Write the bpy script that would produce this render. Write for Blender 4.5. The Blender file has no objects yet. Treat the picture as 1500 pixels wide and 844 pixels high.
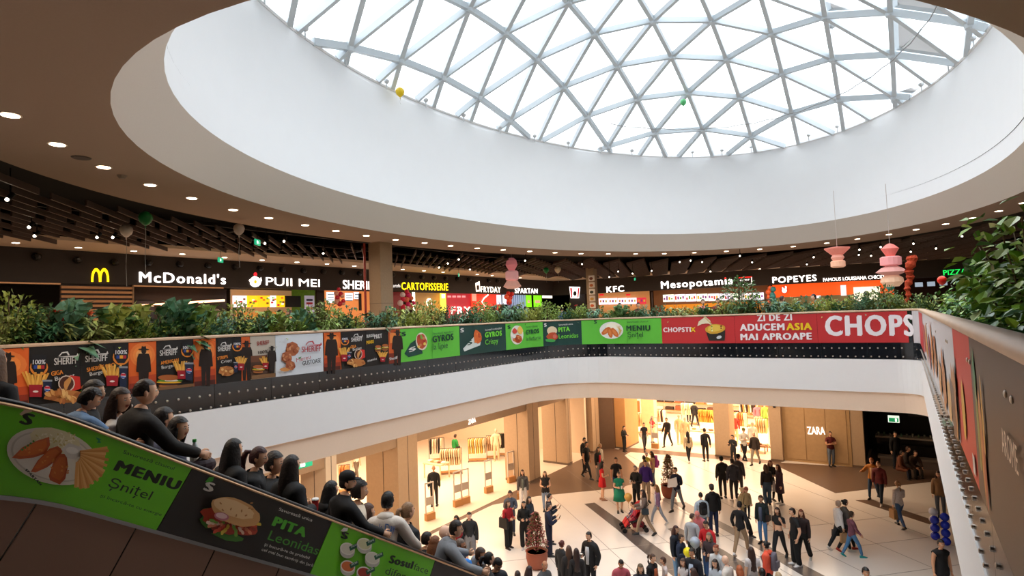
import bpy, math, random
import numpy as np
from mathutils import Vector, Matrix, noise
# ------------------------------------------------------------------ camera
EYE = np.array([0.0, 0.0, 8.3]); FPX = 850.0
def _basis(yaw, pitch, roll):
    F = np.array([-math.sin(yaw)*math.cos(pitch), math.cos(yaw)*math.cos(pitch), math.sin(pitch)])
    R0 = np.array([math.cos(yaw), math.sin(yaw), 0.0]); U0 = np.cross(R0, F)
    return R0*math.cos(roll)+U0*math.sin(roll), -R0*math.sin(roll)+U0*math.cos(roll), F
CR, CU, CF = _basis(math.radians(33.98958), math.radians(2.90265), math.radians(-2.00453))
cam_data = bpy.data.cameras.new('camera'); cam = bpy.data.objects.new('camera', cam_data)
bpy.context.scene.collection.objects.link(cam)
cam_data.sensor_width = 36.0; cam_data.sensor_fit = 'HORIZONTAL'; cam_data.lens = FPX*36.0/1500.0
cam_data.clip_start = 0.05; cam_data.clip_end = 500
cam.matrix_world = Matrix(((CR[0], CU[0], -CF[0], EYE[0]), (CR[1], CU[1], -CF[1], EYE[1]), (CR[2], CU[2], -CF[2], EYE[2]), (0, 0, 0, 1)))
S = bpy.context.scene; S.camera = cam
S.view_settings.view_transform = 'Standard'; S.view_settings.look = 'None'
S.view_settings.gamma = 1.0; S.view_settings.use_curve_mapping = False
S.view_settings.exposure = 0.78
# ------------------------------------------------------------------ sky and large lights
world = bpy.data.worlds.new('sky'); S.world = world; world.use_nodes = True
_nt = world.node_tree; _nt.nodes.clear()
_o = _nt.nodes.new('ShaderNodeOutputWorld'); _b = _nt.nodes.new('ShaderNodeBackground')
_n = _nt.nodes.new('ShaderNodeTexNoise'); _n.inputs['Scale'].default_value = 2.2; _n.inputs['Detail'].default_value = 5
_tc = _nt.nodes.new('ShaderNodeTexCoord'); _nt.links.new(_tc.outputs['Generated'], _n.inputs['Vector'])
_r = _nt.nodes.new('ShaderNodeValToRGB'); _r.color_ramp.elements[0].position = 0.35; _r.color_ramp.elements[1].position = 0.65
_r.color_ramp.elements[0].color = (0.84, 0.92, 1.0, 1); _r.color_ramp.elements[1].color = (1.0, 1.0, 1.0, 1)
_nt.links.new(_n.outputs['Fac'], _r.inputs['Fac']); _nt.links.new(_r.outputs['Color'], _b.inputs['Color'])
_sx = _nt.nodes.new('ShaderNodeSeparateXYZ'); _nt.links.new(_tc.outputs['Generated'], _sx.inputs[0])
_ma = _nt.nodes.new('ShaderNodeMath'); _ma.operation = 'MULTIPLY_ADD'; _ma.use_clamp = False     # overcast sky: zenith brighter than horizon
_ma.inputs[1].default_value = 2.0; _ma.inputs[2].default_value = 1.0; _nt.links.new(_sx.outputs['Z'], _ma.inputs[0])
_mb = _nt.nodes.new('ShaderNodeMath'); _mb.operation = 'MULTIPLY'; _mb.inputs[1].default_value = 1.0; _nt.links.new(_ma.outputs[0], _mb.inputs[0])
_nt.links.new(_mb.outputs[0], _b.inputs['Strength'])
_nt.links.new(_b.outputs['Background'], _o.inputs['Surface'])
COL = S.collection
def area_light(name, loc, size, size_y, power, color, rot=(0, 0, 0), spread=180):
    d = bpy.data.lights.new(name, 'AREA'); d.shape = 'RECTANGLE'; d.size = size; d.size_y = size_y
    d.energy = power; d.color = color; d.spread = math.radians(spread)
    o = bpy.data.objects.new(name, d); COL.objects.link(o); o.location = loc; o.rotation_euler = rot
    return o
WARM = (1.0, 0.73, 0.49); WARMW = (1.0, 0.80, 0.60)
# store lamps on the ground floor, food court lamps on the upper floor
area_light('store_ceiling_lamp', (-21.5, 21.0, 4.9), 8, 14, 1150, WARM)
area_light('store_ceiling_lamp', (-12.5, 40.5, 4.9), 10, 10, 1400, WARM)
area_light('store_ceiling_lamp', (-5.5, 40.0, 4.9), 5, 9, 900, WARM)
area_light('store_entrance_lamp', (-13.6, 14.0, 5.0), 1.0, 16, 260, WARM)
area_light('store_entrance_lamp', (-9.0, 31.0, 5.0), 12, 3.0, 420, WARM)
area_light('food_court_lamp', (-19.0, 12.0, 10.9), 3, 18, 420, WARMW)
area_light('escalator_fill_light', (-8.6, 1.2, 11.1), 3, 3, 110, WARMW)  # added fill light to brighten the escalator side; not a fixture of the landing
area_light('food_court_lamp', (-19.5, 33.0, 10.9), 4, 14, 520, WARMW)
area_light('food_court_lamp', (-6.0, 41.0, 10.9), 18, 5, 620, WARMW)
# ------------------------------------------------------------------ pixel helpers (photograph is 1500 x 844)
def ray(x, y): return CF + CR*(x-750.0)/FPX - CU*(y-422.0)/FPX
def on_z(x, y, z): d = ray(x, y); return EYE + d*((z-EYE[2])/d[2])
def on_X(x, y, X): d = ray(x, y); return EYE + d*(X/d[0])
def on_Y(x, y, Y): d = ray(x, y); return EYE + d*(Y/d[1])
def proj(p):
    d = np.array(p, float)-EYE; z = d@CF; return 750+FPX*(d@CR)/z, 422-FPX*(d@CU)/z
# ------------------------------------------------------------------ materials
def lin(h):
    if isinstance(h, (tuple, list)): return tuple(h)[:3]
    h = h.lstrip('#'); c = [int(h[i:i+2], 16)/255 for i in (0, 2, 4)]
    return tuple(v/12.92 if v <= 0.04045 else ((v+0.055)/1.055)**2.4 for v in c)
_mats = {}
def mat(color, rough=0.6, metal=0.0, var=0.08, scale=6.0, bump=0.0, emit=0.0, alpha=None, trans=0.0, coords='Object', spec=0.5):
    key = (str(color), rough, metal, var, scale, bump, emit, alpha, trans, coords, spec)
    if key in _mats: return _mats[key]
    c = lin(color); m = bpy.data.materials.new('mat_%03d' % len(_mats)); m.use_nodes = True
    nt = m.node_tree; b = nt.nodes['Principled BSDF']
    b.inputs['Roughness'].default_value = rough; b.inputs['Metallic'].default_value = metal
    b.inputs['Specular IOR Level'].default_value = spec
    n = nt.nodes.new('ShaderNodeTexNoise'); n.inputs['Scale'].default_value = scale; n.inputs['Detail'].default_value = 3
    t = nt.nodes.new('ShaderNodeTexCoord'); nt.links.new(t.outputs[coords], n.inputs['Vector'])
    mx = nt.nodes.new('ShaderNodeMix'); mx.data_type = 'RGBA'
    mx.inputs[6].default_value = tuple(max(0, v*(1-var)) for v in c)+(1,)
    mx.inputs[7].default_value = tuple(min(1.0, v*(1+var)) for v in c)+(1,)
    nt.links.new(n.outputs['Fac'], mx.inputs['Factor']); nt.links.new(mx.outputs[2], b.inputs['Base Color'])
    if bump:
        bp = nt.nodes.new('ShaderNodeBump'); bp.inputs['Strength'].default_value = bump; bp.inputs['Distance'].default_value = 0.01
        nt.links.new(n.outputs['Fac'], bp.inputs['Height']); nt.links.new(bp.outputs['Normal'], b.inputs['Normal'])
    if emit:
        emit *= 0.5
        b.inputs['Emission Color'].default_value = c+(1,); b.inputs['Emission Strength'].default_value = emit
    _mats[key] = m; return m
def glass_mat(name, tint=(1, 1, 1), refl=0.06, rough=0.0):
    if name in _mats: return _mats[name]
    m = bpy.data.materials.new(name); m.use_nodes = True; nt = m.node_tree; nt.nodes.clear()
    o = nt.nodes.new('ShaderNodeOutputMaterial'); tr = nt.nodes.new('ShaderNodeBsdfTransparent'); tr.inputs[0].default_value = tint+(1,)
    g = nt.nodes.new('ShaderNodeBsdfGlossy'); g.inputs['Roughness'].default_value = rough
    fr = nt.nodes.new('ShaderNodeLayerWeight'); fr.inputs['Blend'].default_value = refl*3
    mx = nt.nodes.new('ShaderNodeMixShader'); nt.links.new(fr.outputs['Fresnel'], mx.inputs[0])
    nt.links.new(tr.outputs[0], mx.inputs[1]); nt.links.new(g.outputs[0], mx.inputs[2]); nt.links.new(mx.outputs[0], o.inputs['Surface'])
    _mats[name] = m; return m
# ------------------------------------------------------------------ object helpers
def tag(o, label=None, cat=None, group=None, kind=None):
    if label: o['label'] = label
    if cat: o['category'] = cat
    if group: o['group'] = group
    if kind: o['kind'] = kind
    return o
def empty(name, loc=(0, 0, 0), rz=0.0, label=None, cat=None, group=None, kind=None):
    o = bpy.data.objects.new(name, None); COL.objects.link(o); o.location = loc; o.rotation_euler = (0, 0, rz)
    o.empty_display_size = 0.1
    return tag(o, label, cat, group, kind)
def mesh_obj(name, verts, faces, mats, parent=None, mi=None, smooth=False):
    me = bpy.data.meshes.new(name); me.from_pydata([tuple(v) for v in verts], [], faces)
    for m in (mats if isinstance(mats, (list, tuple)) else [mats]): me.materials.append(m)
    if mi is not None: me.polygons.foreach_set('material_index', list(mi))
    if smooth: me.polygons.foreach_set('use_smooth', [True]*len(me.polygons))
    me.update()
    o = bpy.data.objects.new(name, me); COL.objects.link(o)
    if parent:
        o.parent = parent
        if parent.name in WB: o.location = -Vector(WB[parent.name])
    return o
WB = {}
def thing(name, base, label=None, cat=None, group=None, kind=None):
    # an Empty at the thing's base whose parts are then modelled in world coordinates
    o = empty(name, base, 0, label, cat, group, kind); WB[o.name] = tuple(base); return o
def inst(name, me, parent=None, loc=(0, 0, 0), rot=(0, 0, 0), sc=(1, 1, 1)):
    o = bpy.data.objects.new(name, me); COL.objects.link(o)
    if parent: o.parent = parent
    o.location = loc; o.rotation_euler = rot; o.scale = sc if not isinstance(sc, (int, float)) else (sc,)*3
    return o
def struct(o): o['kind'] = 'structure'; return o
class MB:
    def __init__(s): s.v = []; s.f = []; s.m = []
    def add(s, vs, fs, mi=0):
        n = len(s.v); s.v += [tuple(map(float, v)) for v in vs]; s.f += [tuple(i+n for i in f) for f in fs]; s.m += [mi]*len(fs); return s
    def box(s, c, d, rz=0.0, mi=0, M=None):
        hx, hy, hz_ = d[0]/2, d[1]/2, d[2]/2; vs = []
        for z in (-hz_, hz_):
            for x, y in ((-hx, -hy), (hx, -hy), (hx, hy), (-hx, hy)):
                p = Vector((x, y, z))
                if M is not None: p = M @ p
                elif rz: p = Vector((x*math.cos(rz)-y*math.sin(rz), x*math.sin(rz)+y*math.cos(rz), z))
                vs.append((p.x+c[0], p.y+c[1], p.z+c[2]))
        return s.add(vs, [(0, 3, 2, 1), (4, 5, 6, 7), (0, 1, 5, 4), (1, 2, 6, 5), (2, 3, 7, 6), (3, 0, 4, 7)], mi)
    def span(s, a, b, mi=0):
        return s.box([(a[i]+b[i])/2 for i in range(3)], [abs(b[i]-a[i]) for i in range(3)], mi=mi)
    def bar(s, a, b, w, h, mi=0, up=(0, 0, 1)):
        a = Vector(a); b = Vector(b); t = (b-a).normalized(); u = Vector(up); sd = t.cross(u)
        if sd.length < 1e-4: sd = t.cross(Vector((1, 0, 0)))
        sd.normalize(); u = sd.cross(t).normalized(); vs = []
        for p in (a, b):
            for x, y in ((-1, -1), (1, -1), (1, 1), (-1, 1)): vs.append(p+sd*(x*w/2)+u*(y*h/2))
        return s.add(vs, [(0, 3, 2, 1), (4, 5, 6, 7), (0, 1, 5, 4), (1, 2, 6, 5), (2, 3, 7, 6), (3, 0, 4, 7)], mi)
    def tube(s, pts, rad, n=6, mi=0, cap=True):
        pts = [Vector(p) for p in pts]; rings = []
        rad = rad if isinstance(rad, (list, tuple)) else [rad]*len(pts); ref = Vector((0, 0, 1))
        for i, p in enumerate(pts):
            t = (pts[min(i+1, len(pts)-1)]-pts[max(i-1, 0)]); t.normalize()
            sd = t.cross(ref)
            if sd.length < 0.05: sd = t.cross(Vector((1, 0, 0)))
            sd.normalize(); u = sd.cross(t)
            rings.append([p+(sd*math.cos(2*math.pi*k/n)+u*math.sin(2*math.pi*k/n))*rad[i] for k in range(n)])
        vs = [q for r in rings for q in r]; fs = []
        for i in range(len(pts)-1):
            for k in range(n): fs.append((i*n+k, i*n+(k+1) % n, (i+1)*n+(k+1) % n, (i+1)*n+k))
        if cap: fs += [tuple(range(n-1, -1, -1)), tuple(range((len(pts)-1)*n, len(pts)*n))]
        return s.add(vs, fs, mi)
    def lathe(s, prof, c=(0, 0, 0), n=16, mi=0, sx=1, sy=1, fold=0, nf=8):
        vs = []; fs = []
        for r, z in prof:
            for k in range(n):
                a = 2*math.pi*k/n; rr = r*(1+fold*math.cos(nf*a)); vs.append((c[0]+rr*math.cos(a)*sx, c[1]+rr*math.sin(a)*sy, c[2]+z))
        for i in range(len(prof)-1):
            for k in range(n): fs.append((i*n+k, i*n+(k+1) % n, (i+1)*n+(k+1) % n, (i+1)*n+k))
        fs += [tuple(range(n-1, -1, -1)), tuple(range((len(prof)-1)*n, len(prof)*n))]
        return s.add(vs, fs, mi)
    def ball(s, c, r, n=12, m=8, mi=0):
        r = r if isinstance(r, (list, tuple)) else (r, r, r); vs = [(c[0], c[1], c[2]-r[2])]; fs = []
        for i in range(1, m):
            a = math.pi*i/m
            for k in range(n):
                b = 2*math.pi*k/n; vs.append((c[0]+r[0]*math.sin(a)*math.cos(b), c[1]+r[1]*math.sin(a)*math.sin(b), c[2]-r[2]*math.cos(a)))
        vs.append((c[0], c[1], c[2]+r[2]))
        for k in range(n): fs.append((0, 1+(k+1) % n, 1+k))
        for i in range(m-2):
            for k in range(n):
                a0 = 1+i*n; fs.append((a0+k, a0+(k+1) % n, a0+n+(k+1) % n, a0+n+k))
        e = len(vs)-1; a0 = 1+(m-2)*n
        for k in range(n): fs.append((a0+k, a0+(k+1) % n, e))
        return s.add(vs, fs, mi)
    def prism(s, poly, z0, z1, mi=0):
        n = len(poly); vs = [(p[0], p[1], z0) for p in poly]+[(p[0], p[1], z1) for p in poly]
        return s.add(vs, [tuple(range(n-1, -1, -1)), tuple(range(n, 2*n))]+[(i, (i+1) % n, n+(i+1) % n, n+i) for i in range(n)], mi)
    def build(s, name, mats, parent=None, smooth=False):
        return mesh_obj(name, s.v, s.f, mats, parent, s.m, smooth)
def boxo(name, a, b, m, parent=None): return MB().span(a, b).build(name, m, parent)
# ------------------------------------------------------------------ lettering
_tcache = {}
def text2d(s, bold=0.0):
    if (s, bold) in _tcache: return _tcache[(s, bold)]
    c = bpy.data.curves.new('lettering', 'FONT'); c.body = s; c.size = 1.0; c.resolution_u = 3; c.offset = 0.0
    if bold > .03: c.space_character = 1.16
    o = bpy.data.objects.new('lettering', c); me = o.to_mesh()
    v = np.array([x.co[:2] for x in me.vertices]); f = [tuple(p.vertices) for p in me.polygons]
    o.to_mesh_clear(); bpy.data.objects.remove(o); bpy.data.curves.remove(c)
    if len(v):
        v[:, 0] -= v[:, 0].min()
    _tcache[(s, bold)] = (v, f); return v, f
def ell(c, rx, ry=None, n=18, rot=0.0, jag=0.0, seed=0):
    ry = rx if ry is None else ry; r = random.Random(seed); out = []
    for k in range(n):
        a = 2*math.pi*k/n; q = 1+jag*(r.random()-0.5)*2; x = rx*math.cos(a)*q; y = ry*math.sin(a)*q
        out.append((c[0]+x*math.cos(rot)-y*math.sin(rot), c[1]+x*math.sin(rot)+y*math.cos(rot)))
    return out
class Board:
    """flat or curved printed panel: fn(u, v, w) gives the point on it"""
    def __init__(s, fn, inv=None): s.fn = fn; s.inv = inv; s.items = {}; s.layer = 1; s.curved = False; s.sheet = None
    def P(s, p): return s.inv(*p) if s.inv else p
    def poly(s, pts, color, name='printed_picture', px=True, emit=0.0):
        q = [s.P(p) for p in pts] if px else pts
        s.put(name, color, q, [tuple(range(len(q)))], emit); return s
    def put(s, name, color, q, faces, emit=0.0):
        mb = s.items.setdefault((name, color, emit), MB()); w = 0.004+0.0012*s.layer; s.layer += 1
        if s.curved and len(faces) == 1:                             # cut wide shapes into narrow strips so they follow the curve
            lo = min(p[0] for p in q); hi = max(p[0] for p in q); n = max(1, int((hi-lo)/.1))
            for k in range(n):
                c = q
                for x, sg in ((lo+(hi-lo)*k/n, 1), (lo+(hi-lo)*(k+1)/n, -1)):
                    o = []
                    for i in range(len(c)):
                        p0, p1 = c[i], c[(i+1) % len(c)]; i0, i1 = (p0[0]-x)*sg >= -1e-9, (p1[0]-x)*sg >= -1e-9
                        if i0: o.append(p0)
                        if i0 != i1: t = (x-p0[0])/(p1[0]-p0[0]); o.append((x, p0[1]+(p1[1]-p0[1])*t))
                    c = o
                    if len(c) < 3: break
                if len(c) >= 3: mb.add([s.fn(a, b, w) for a, b in c], [tuple(range(len(c)))])
            return
        mb.add([s.fn(a, b, w) for a, b in q], faces)
    def ell(s, c, rx, ry, color, n=18, rot=0.0, jag=0.0, seed=0, name='printed_picture', emit=0.0):
        return s.poly(ell(c, rx, ry, n, rot, jag, seed), color, name, True, emit)
    def text(s, t, a, b, cap, color, bold=0.0, name='printed_lettering', emit=0.0):
        """baseline from pixel a to pixel b, cap = cap height in pixels"""
        v, f = text2d(t, bold)
        if not len(v): return s
        A = np.array(s.P(a)); B = np.array(s.P(b)); L = np.linalg.norm(B-A); d = (B-A)/L; nrm = np.array((-d[1], d[0]))
        C = np.array(s.P((a[0], a[1]-cap))); ch = abs((C-A)@nrm); w = v[:, 0].max()
        sx = L/w; sy = ch/0.70
        e = bold*(.42 if emit else 1.05); L0 = s.layer                  # heavier weight: shifted copies of each letter, one just above the other
        for dx, dy in (((0, 0),) if bold <= .012 else ((-e, 0), (e, 0), (0, e*.5)) if e < .035 else ((-e, -e*.3), (-e*.35, e*.45), (e*.35, -e*.45), (e, e*.3))):
            q = [tuple(A+d*((x+dx)*sx)+nrm*((y+dy)*sy)) for x, y in v]; s.put(name, color, q, f, emit)
        return s
    def done(s, parent, rough=0.45):
        parent = s.sheet or parent
        for (nm, col, em), mb in s.items.items():
            mb.build(nm, mat(col, rough, var=0.03, emit=em), parent)
# ================================================================== the large structure
ZC = 11.3; RAIL = 8.15; GB = 6.67; PB = 7.18
def ellipse(cx, cy, A, B, deg, n=120):
    t = math.radians(deg); out = []
    for k in range(n):
        a = 2*math.pi*k/n; u = A*math.cos(a); w = B*math.sin(a)
        out.append((cx+u*math.cos(t)-w*math.sin(t), cy+u*math.sin(t)+w*math.cos(t)))
    return out
E1 = ellipse(-5.54, 16.44, 13.63, 8.77, -95.0); E2 = ellipse(-5.56, 16.5, 13.07, 8.1, -95.0)
E3 = ellipse(-5.5, 16.45, 13.06, 8.15, -95.0); EO = ellipse(-5.9, 16.85, 16.26, 10.5, -97.8)
m_gyp = mat('#a08672', 0.9, var=0.05, scale=30, bump=0.05)
m_cone = mat('#dad2c8', 0.9, var=0.03, scale=30)
m_drum = mat('#eceef0', 0.85, var=0.015, scale=2)
m_black = mat('#070605', 0.9)
m_white = mat('#dcdad8', 0.8, var=0.02)
def ring(name, La, za, Lb, zb, m, smooth=True):
    n = len(La); vs = [(p[0], p[1], za) for p in La]+[(p[0], p[1], zb) for p in Lb]
    return struct(mesh_obj(name, vs, [(i, (i+1) % n, n+(i+1) % n, n+i) for i in range(n)], m, smooth=smooth))
# outer boundary of the plaster ceiling: ellipse where it is in view, straight on to the walls elsewhere
def outer(p, i):
    if p[1] > 2.3 and not (p[0] > -2 and p[1] < 24): return p
    d = Vector((p[0]+5.5, p[1]-16.4)); k = 1e9
    for lim, c, o in ((27.0, d.x, -5.5), (-29.0, d.x, -5.5), (-9.0, d.y, 16.4)):
        if abs(c) > 1e-6:
            q = (lim-o)/c
            if q > 0: k = min(k, q)
    return (-5.5+d.x*k, 16.4+d.y*k)
EB = [outer(p, i) for i, p in enumerate(EO)]
ring('ceiling', E1, ZC, EB, ZC, m_gyp, False)
ring('trim_1', EB, ZC, EB, ZC+0.35, m_gyp)                      # outer lip
ring('trim_2', E1, ZC, E2, 12.07, m_cone)                       # sloping reveal under the drum
ring('wall_drum', E2, 12.07, E3, 15.8, m_drum)
BIG = [(-29, -9), (27, -9), (27, 58), (-29, 58)]
def hole_ceiling():
    n = len(E2); vs = [(p[0], p[1], 12.6) for p in E2]; cx, cy = -5.5, 16.4
    for p in E2:
        d = Vector((p[0]-cx, p[1]-cy)); k = 1e9
        for lim, c, o in ((27.0, d.x, cx), (-29.0, d.x, cx), (58.0, d.y, cy), (-9.0, d.y, cy)):
            if abs(c) > 1e-6 and (lim-o)/c > 0: k = min(k, (lim-o)/c)
        vs.append((cx+d.x*k, cy+d.y*k, 12.6))
    return struct(mesh_obj('ceiling', vs, [(i, (i+1) % n, n+(i+1) % n, n+i) for i in range(n)], m_black))
hole_ceiling()
struct(MB().box((-1, -9.1, 6.3), (56, .2, 12.8)).build('wall_back', mat('#6a5a4e')))
struct(MB().box((27.1, 24.5, 6.3), (.2, 67, 12.8)).build('wall_right', mat('#4a4039')))
struct(MB().box((-29.1, 24.5, 6.3), (.2, 67, 12.8)).build('wall_left', mat('#2a2320')))
struct(MB().box((-1, 58.1, 6.3), (56, .2, 12.8)).build('wall_far', mat('#2a2320')))
# ---- glazed dome: triangular lattice on a shallow paraboloid
DC = Vector((-5.5, 16.45)); DT = math.radians(-94.9); DA, DB = 13.06, 8.15
def duv(x, y):
    dx, dy = x-DC.x, y-DC.y; return dx*math.cos(DT)+dy*math.sin(DT), -dx*math.sin(DT)+dy*math.cos(DT)
def dz(x, y): u, w = duv(x, y); return 20.272-0.026*u*u-0.064*w*w
def dr(x, y): u, w = duv(x, y); return (u/DA)**2+(w/DB)**2
def dnode(i, j): return (-5.471+(i-4)*1.866-(j-3)*0.008, 24.437+(i-4)*1.25+(j-3)*2.076)
dome = empty('glass_dome', (0, 0, 0), 0, 'large oval glass dome of triangular panes on pale steel struts above the atrium', 'skylight')
dome.location = (DC.x, DC.y, 15.8); WB[dome.name] = (DC.x, DC.y, 15.8)
m_steel = mat('#ccd5db', 0.45, 0.1, var=0.02); m_pane = glass_mat('pane_glass', (0.97, 0.985, 0.99), 0.05)
nodes = {}
for i in range(-12, 22):
    for j in range(-22, 26):
        p = dnode(i, j)
        if dr(*p) < 0.985: nodes[(i, j)] = p
def clip_edge(a, b):
    lo, hi = 0.0, 1.0
    for _ in range(30):
        m = (lo+hi)/2; q = (a[0]+(b[0]-a[0])*m, a[1]+(b[1]-a[1])*m)
        if dr(*q) < 1: lo = m
        else: hi = m
    return (a[0]+(b[0]-a[0])*lo, a[1]+(b[1]-a[1])*lo)
P3 = lambda p, o=0: (p[0], p[1], dz(*p)+o)
for (i, j), p in nodes.items():
    for di, dj in ((1, 0), (0, 1), (1, -1), (-1, 0), (0, -1), (-1, 1)):
        k = (i+di, j+dj)
        if k in nodes:
            if (di, dj) in ((1, 0), (0, 1), (1, -1)):
                MB().bar(P3(p), P3(nodes[k]), 0.15, 0.2).build('strut', m_steel, dome)
        else:
            q = clip_edge(p, dnode(*k))
            if math.hypot(q[0]-p[0], q[1]-p[1]) > 0.25: MB().bar(P3(p), P3(q), 0.15, 0.2).build('strut', m_steel, dome)
    MB().lathe([(0.13, -0.14), (0.16, 0), (0.13, 0.14)], P3(p), 10).build('node', m_steel, dome)
def clip_poly(poly):
    out = []; n = len(poly)
    for k in range(n):
        a, b = poly[k], poly[(k+1) % n]; ia, ib = dr(*a) < 1, dr(*b) < 1
        if ia: out.append(a)
        if ia and not ib: out.append(clip_edge(a, b))
        if ib and not ia: out.append(clip_edge(b, a))
    if len(out) < 3: return None
    # add a rim point so the pane follows the oval
    res = []
    for k in range(len(out)):
        a, b = out[k], out[(k+1) % len(out)]; res.append(a)
        if dr(*a) > .99 and dr(*b) > .99:
            m = ((a[0]+b[0])/2, (a[1]+b[1])/2); s = 1/math.sqrt(dr(*m))
            res.append((DC.x+(m[0]-DC.x)*s, DC.y+(m[1]-DC.y)*s))
    return res
for i in range(-13, 23):
    for j in range(-23, 27):
        for tri in (((i, j), (i+1, j), (i, j+1)), ((i+1, j), (i+1, j-1), (i, j))):
            if not any(k in nodes for k in tri): continue
            q = clip_poly([dnode(*k) for k in tri])
            if q: mesh_obj('pane', [P3(p, .1) for p in q], [tuple(range(len(q)))], m_pane, dome)
rim = [(DC.x+(p[0]-DC.x), DC.y+(p[1]-DC.y)) for p in ellipse(DC.x, DC.y, DA+.02, DB+.02, -94.9, 96)]
MB().tube([(p[0], p[1], dz(*p)-0.02) for p in rim]+[(rim[0][0], rim[0][1], dz(*rim[0])-0.02)], 0.05, 6).build('rim', m_drum, dome)
n = len(rim); ring('trim_3', E3, 15.8, [r for r in ellipse(DC.x, DC.y, DA+.1, DB+.1, -94.9)], 16.15, m_drum)
cab = []
for k in range(61):
    a = math.radians(-20+k*4.2); p = ellipse(DC.x, DC.y, DA*.86, DB*.86, -94.9, 360)[int(math.degrees(a)) % 360]; cab.append((p[0], p[1], dz(*p)-.28-0.05*(k % 2)))
tag(MB().tube(cab, 0.018, 5).build('string_light_cable', mat('#9a9c9c')), 'thin cable slung in an arc just beneath the dome struts', 'cable')
E72 = ellipse(DC.x, DC.y, DA-.12, DB-.12, -94.9, 40)
for k, p in enumerate(E72):
    o = thing('rim_spotlight', (p[0], p[1], 15.85), 'small pale spotlight perched on the rim of the glass dome', 'spotlight', 'spotlights along the dome rim')
    MB().tube([(p[0], p[1], 15.8), (p[0], p[1], 16.02)], 0.02, 5).build('stem', mat('#cfd2d4'), o)
    MB().lathe([(0.05, 0), (0.09, .04), (0.09, .1), (0.03, .14)], (p[0], p[1], 16.0), 8).build('lamp_head', mat('#cfd2d4'), o)
# ---- upper floor slab, fascia, soffit
def path(s):
    """edge of the atrium void; returns point and the normal that looks into the void"""
    if s < 17.8: return (-11.5, s), (1, 0)
    a = (s-17.8)/2.5
    if a < math.pi/2: return (-9.0-2.5*math.cos(a), 17.8+2.5*math.sin(a)), (math.cos(a), -math.sin(a))
    s2 = s-17.8-2.5*math.pi/2
    if s2 < 8.73: return (-9.0+s2, 20.3), (0, -1)
    a = (s2-8.73)/0.6
    if a < math.pi/2: return (-0.27+0.6*math.sin(a), 19.7+0.6*math.cos(a)), (-math.sin(a), -math.cos(a))
    s3 = s2-8.73-0.6*math.pi/2
    return (0.33, 19.7-s3), (-1, 0)
SARC = 17.8; SFAR = 17.8+2.5*math.pi/2; SCOR = SFAR+8.73; SRIGHT = SCOR+0.6*math.pi/2
def rs(y): return SRIGHT+19.7-y          # path length on the right-hand side at world Y
def W(s, z, w=0.0): p, n = path(s); return (p[0]+n[0]*w, p[1]+n[1]*w, z)
def ss(a, b, step=1.0):
    L = [a]
    for k in sorted([SARC+i*2.5*math.pi/2/10 for i in range(11)]+[SCOR+i*0.6*math.pi/2/8 for i in range(9)]+[a+i*step for i in range(1, int((b-a)/step)+1)]):
        if a < k < b: L.append(k)
    L.append(b); return sorted(L)
def sweep(name, a, b, prof, m, parent=None, smooth=True, step=4):
    """prof: list of (w, z) swept along the void edge"""
    L = ss(a, b, step); n = len(prof); vs = [W(s, z, w) for s in L for w, z in prof]
    fs = [(i*n+k, i*n+k+1, (i+1)*n+k+1, (i+1)*n+k) for i in range(len(L)-1) for k in range(n-1)]
    return mesh_obj(name, vs, fs, m, parent, None, smooth)
S0, S1 = -1.2, rs(-1.2)
struct(sweep('trim_4', S0, S1, [(-.25, GB+.02), (.03, GB+.02), (.03, GB), (.03, 5.72)], mat('#e6e5e5', 0.7, var=.015), smooth=False))
struct(sweep('trim_5', S0, S1, [(.03, 5.72), (-.03, 5.70), (-.09, 5.135), (-.6, 5.13)], mat('#f2d8c0', 0.8, var=.03, scale=25), smooth=False))
def slab(z, name, m, inset=.1, up=True):
    L = ss(S0, S1, 6); inner = [W(s, z, -inset)[:2] for s in L]; vs = [(p[0], p[1], z) for p in inner]; fs = []
    outp = []
    for p in inner:
        x, y = p
        if y > 17 and x > -11 and x < 0: outp.append((x*1.0, 58.0))
        elif x < -5: outp.append((-29.0, y if y < 17.5 else y))
        else: outp.append((27.0, y))
    vs += [(p[0], p[1], z) for p in outp]; n = len(inner)
    for i in range(n-1): fs.append((i, i+1, n+i+1, n+i))
    b = len(vs); vs += [(-29, inner[0][1], z), (-29, -9, z), (27, -9, z), (27, inner[-1][1], z)]
    fs.append((b, b+1, b+2, b+3))
    c = len(vs); vs += [(-29, 58, z), (27, 58, z)]
    # corner fills
    for i in range(n-1):
        o0, o1 = outp[i], outp[i+1]
        if o0[0] == -29.0 and o1[1] == 58.0: fs.append((n+i, n+i+1, c))
        if o0[1] == 58.0 and o1[0] == 27.0: fs.append((n+i, n+i+1, c+1))
    return struct(mesh_obj(name, vs, fs, m))
m_up = mat('#b09f90', 0.4, var=.06, scale=3)
slab(7.05, 'floor', m_up); slab(5.15, 'ceiling', mat('#8b7565', 0.9))
# ---- ground floor
m_floor = mat('#ece4db', 0.25, var=.035, scale=1.2); m_gran = mat('#6d5748', 0.35, var=.35, scale=22); m_gran2 = mat('#5d5552', 0.35, var=.35, scale=22)
fl = struct(MB().add([(-29, -9, 0), (27, -9, 0), (27, 58, 0), (-29, 58, 0)], [(0, 1, 2, 3)]).build('floor', m_floor))
def inlay(pts, m, z=.004, px=True):
    q = [on_z(x, y, 0)[:2] for x, y in pts] if px else pts
    MB().prism(q, 0.0005, z).build('stone_inlay', m, fl)
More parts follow.
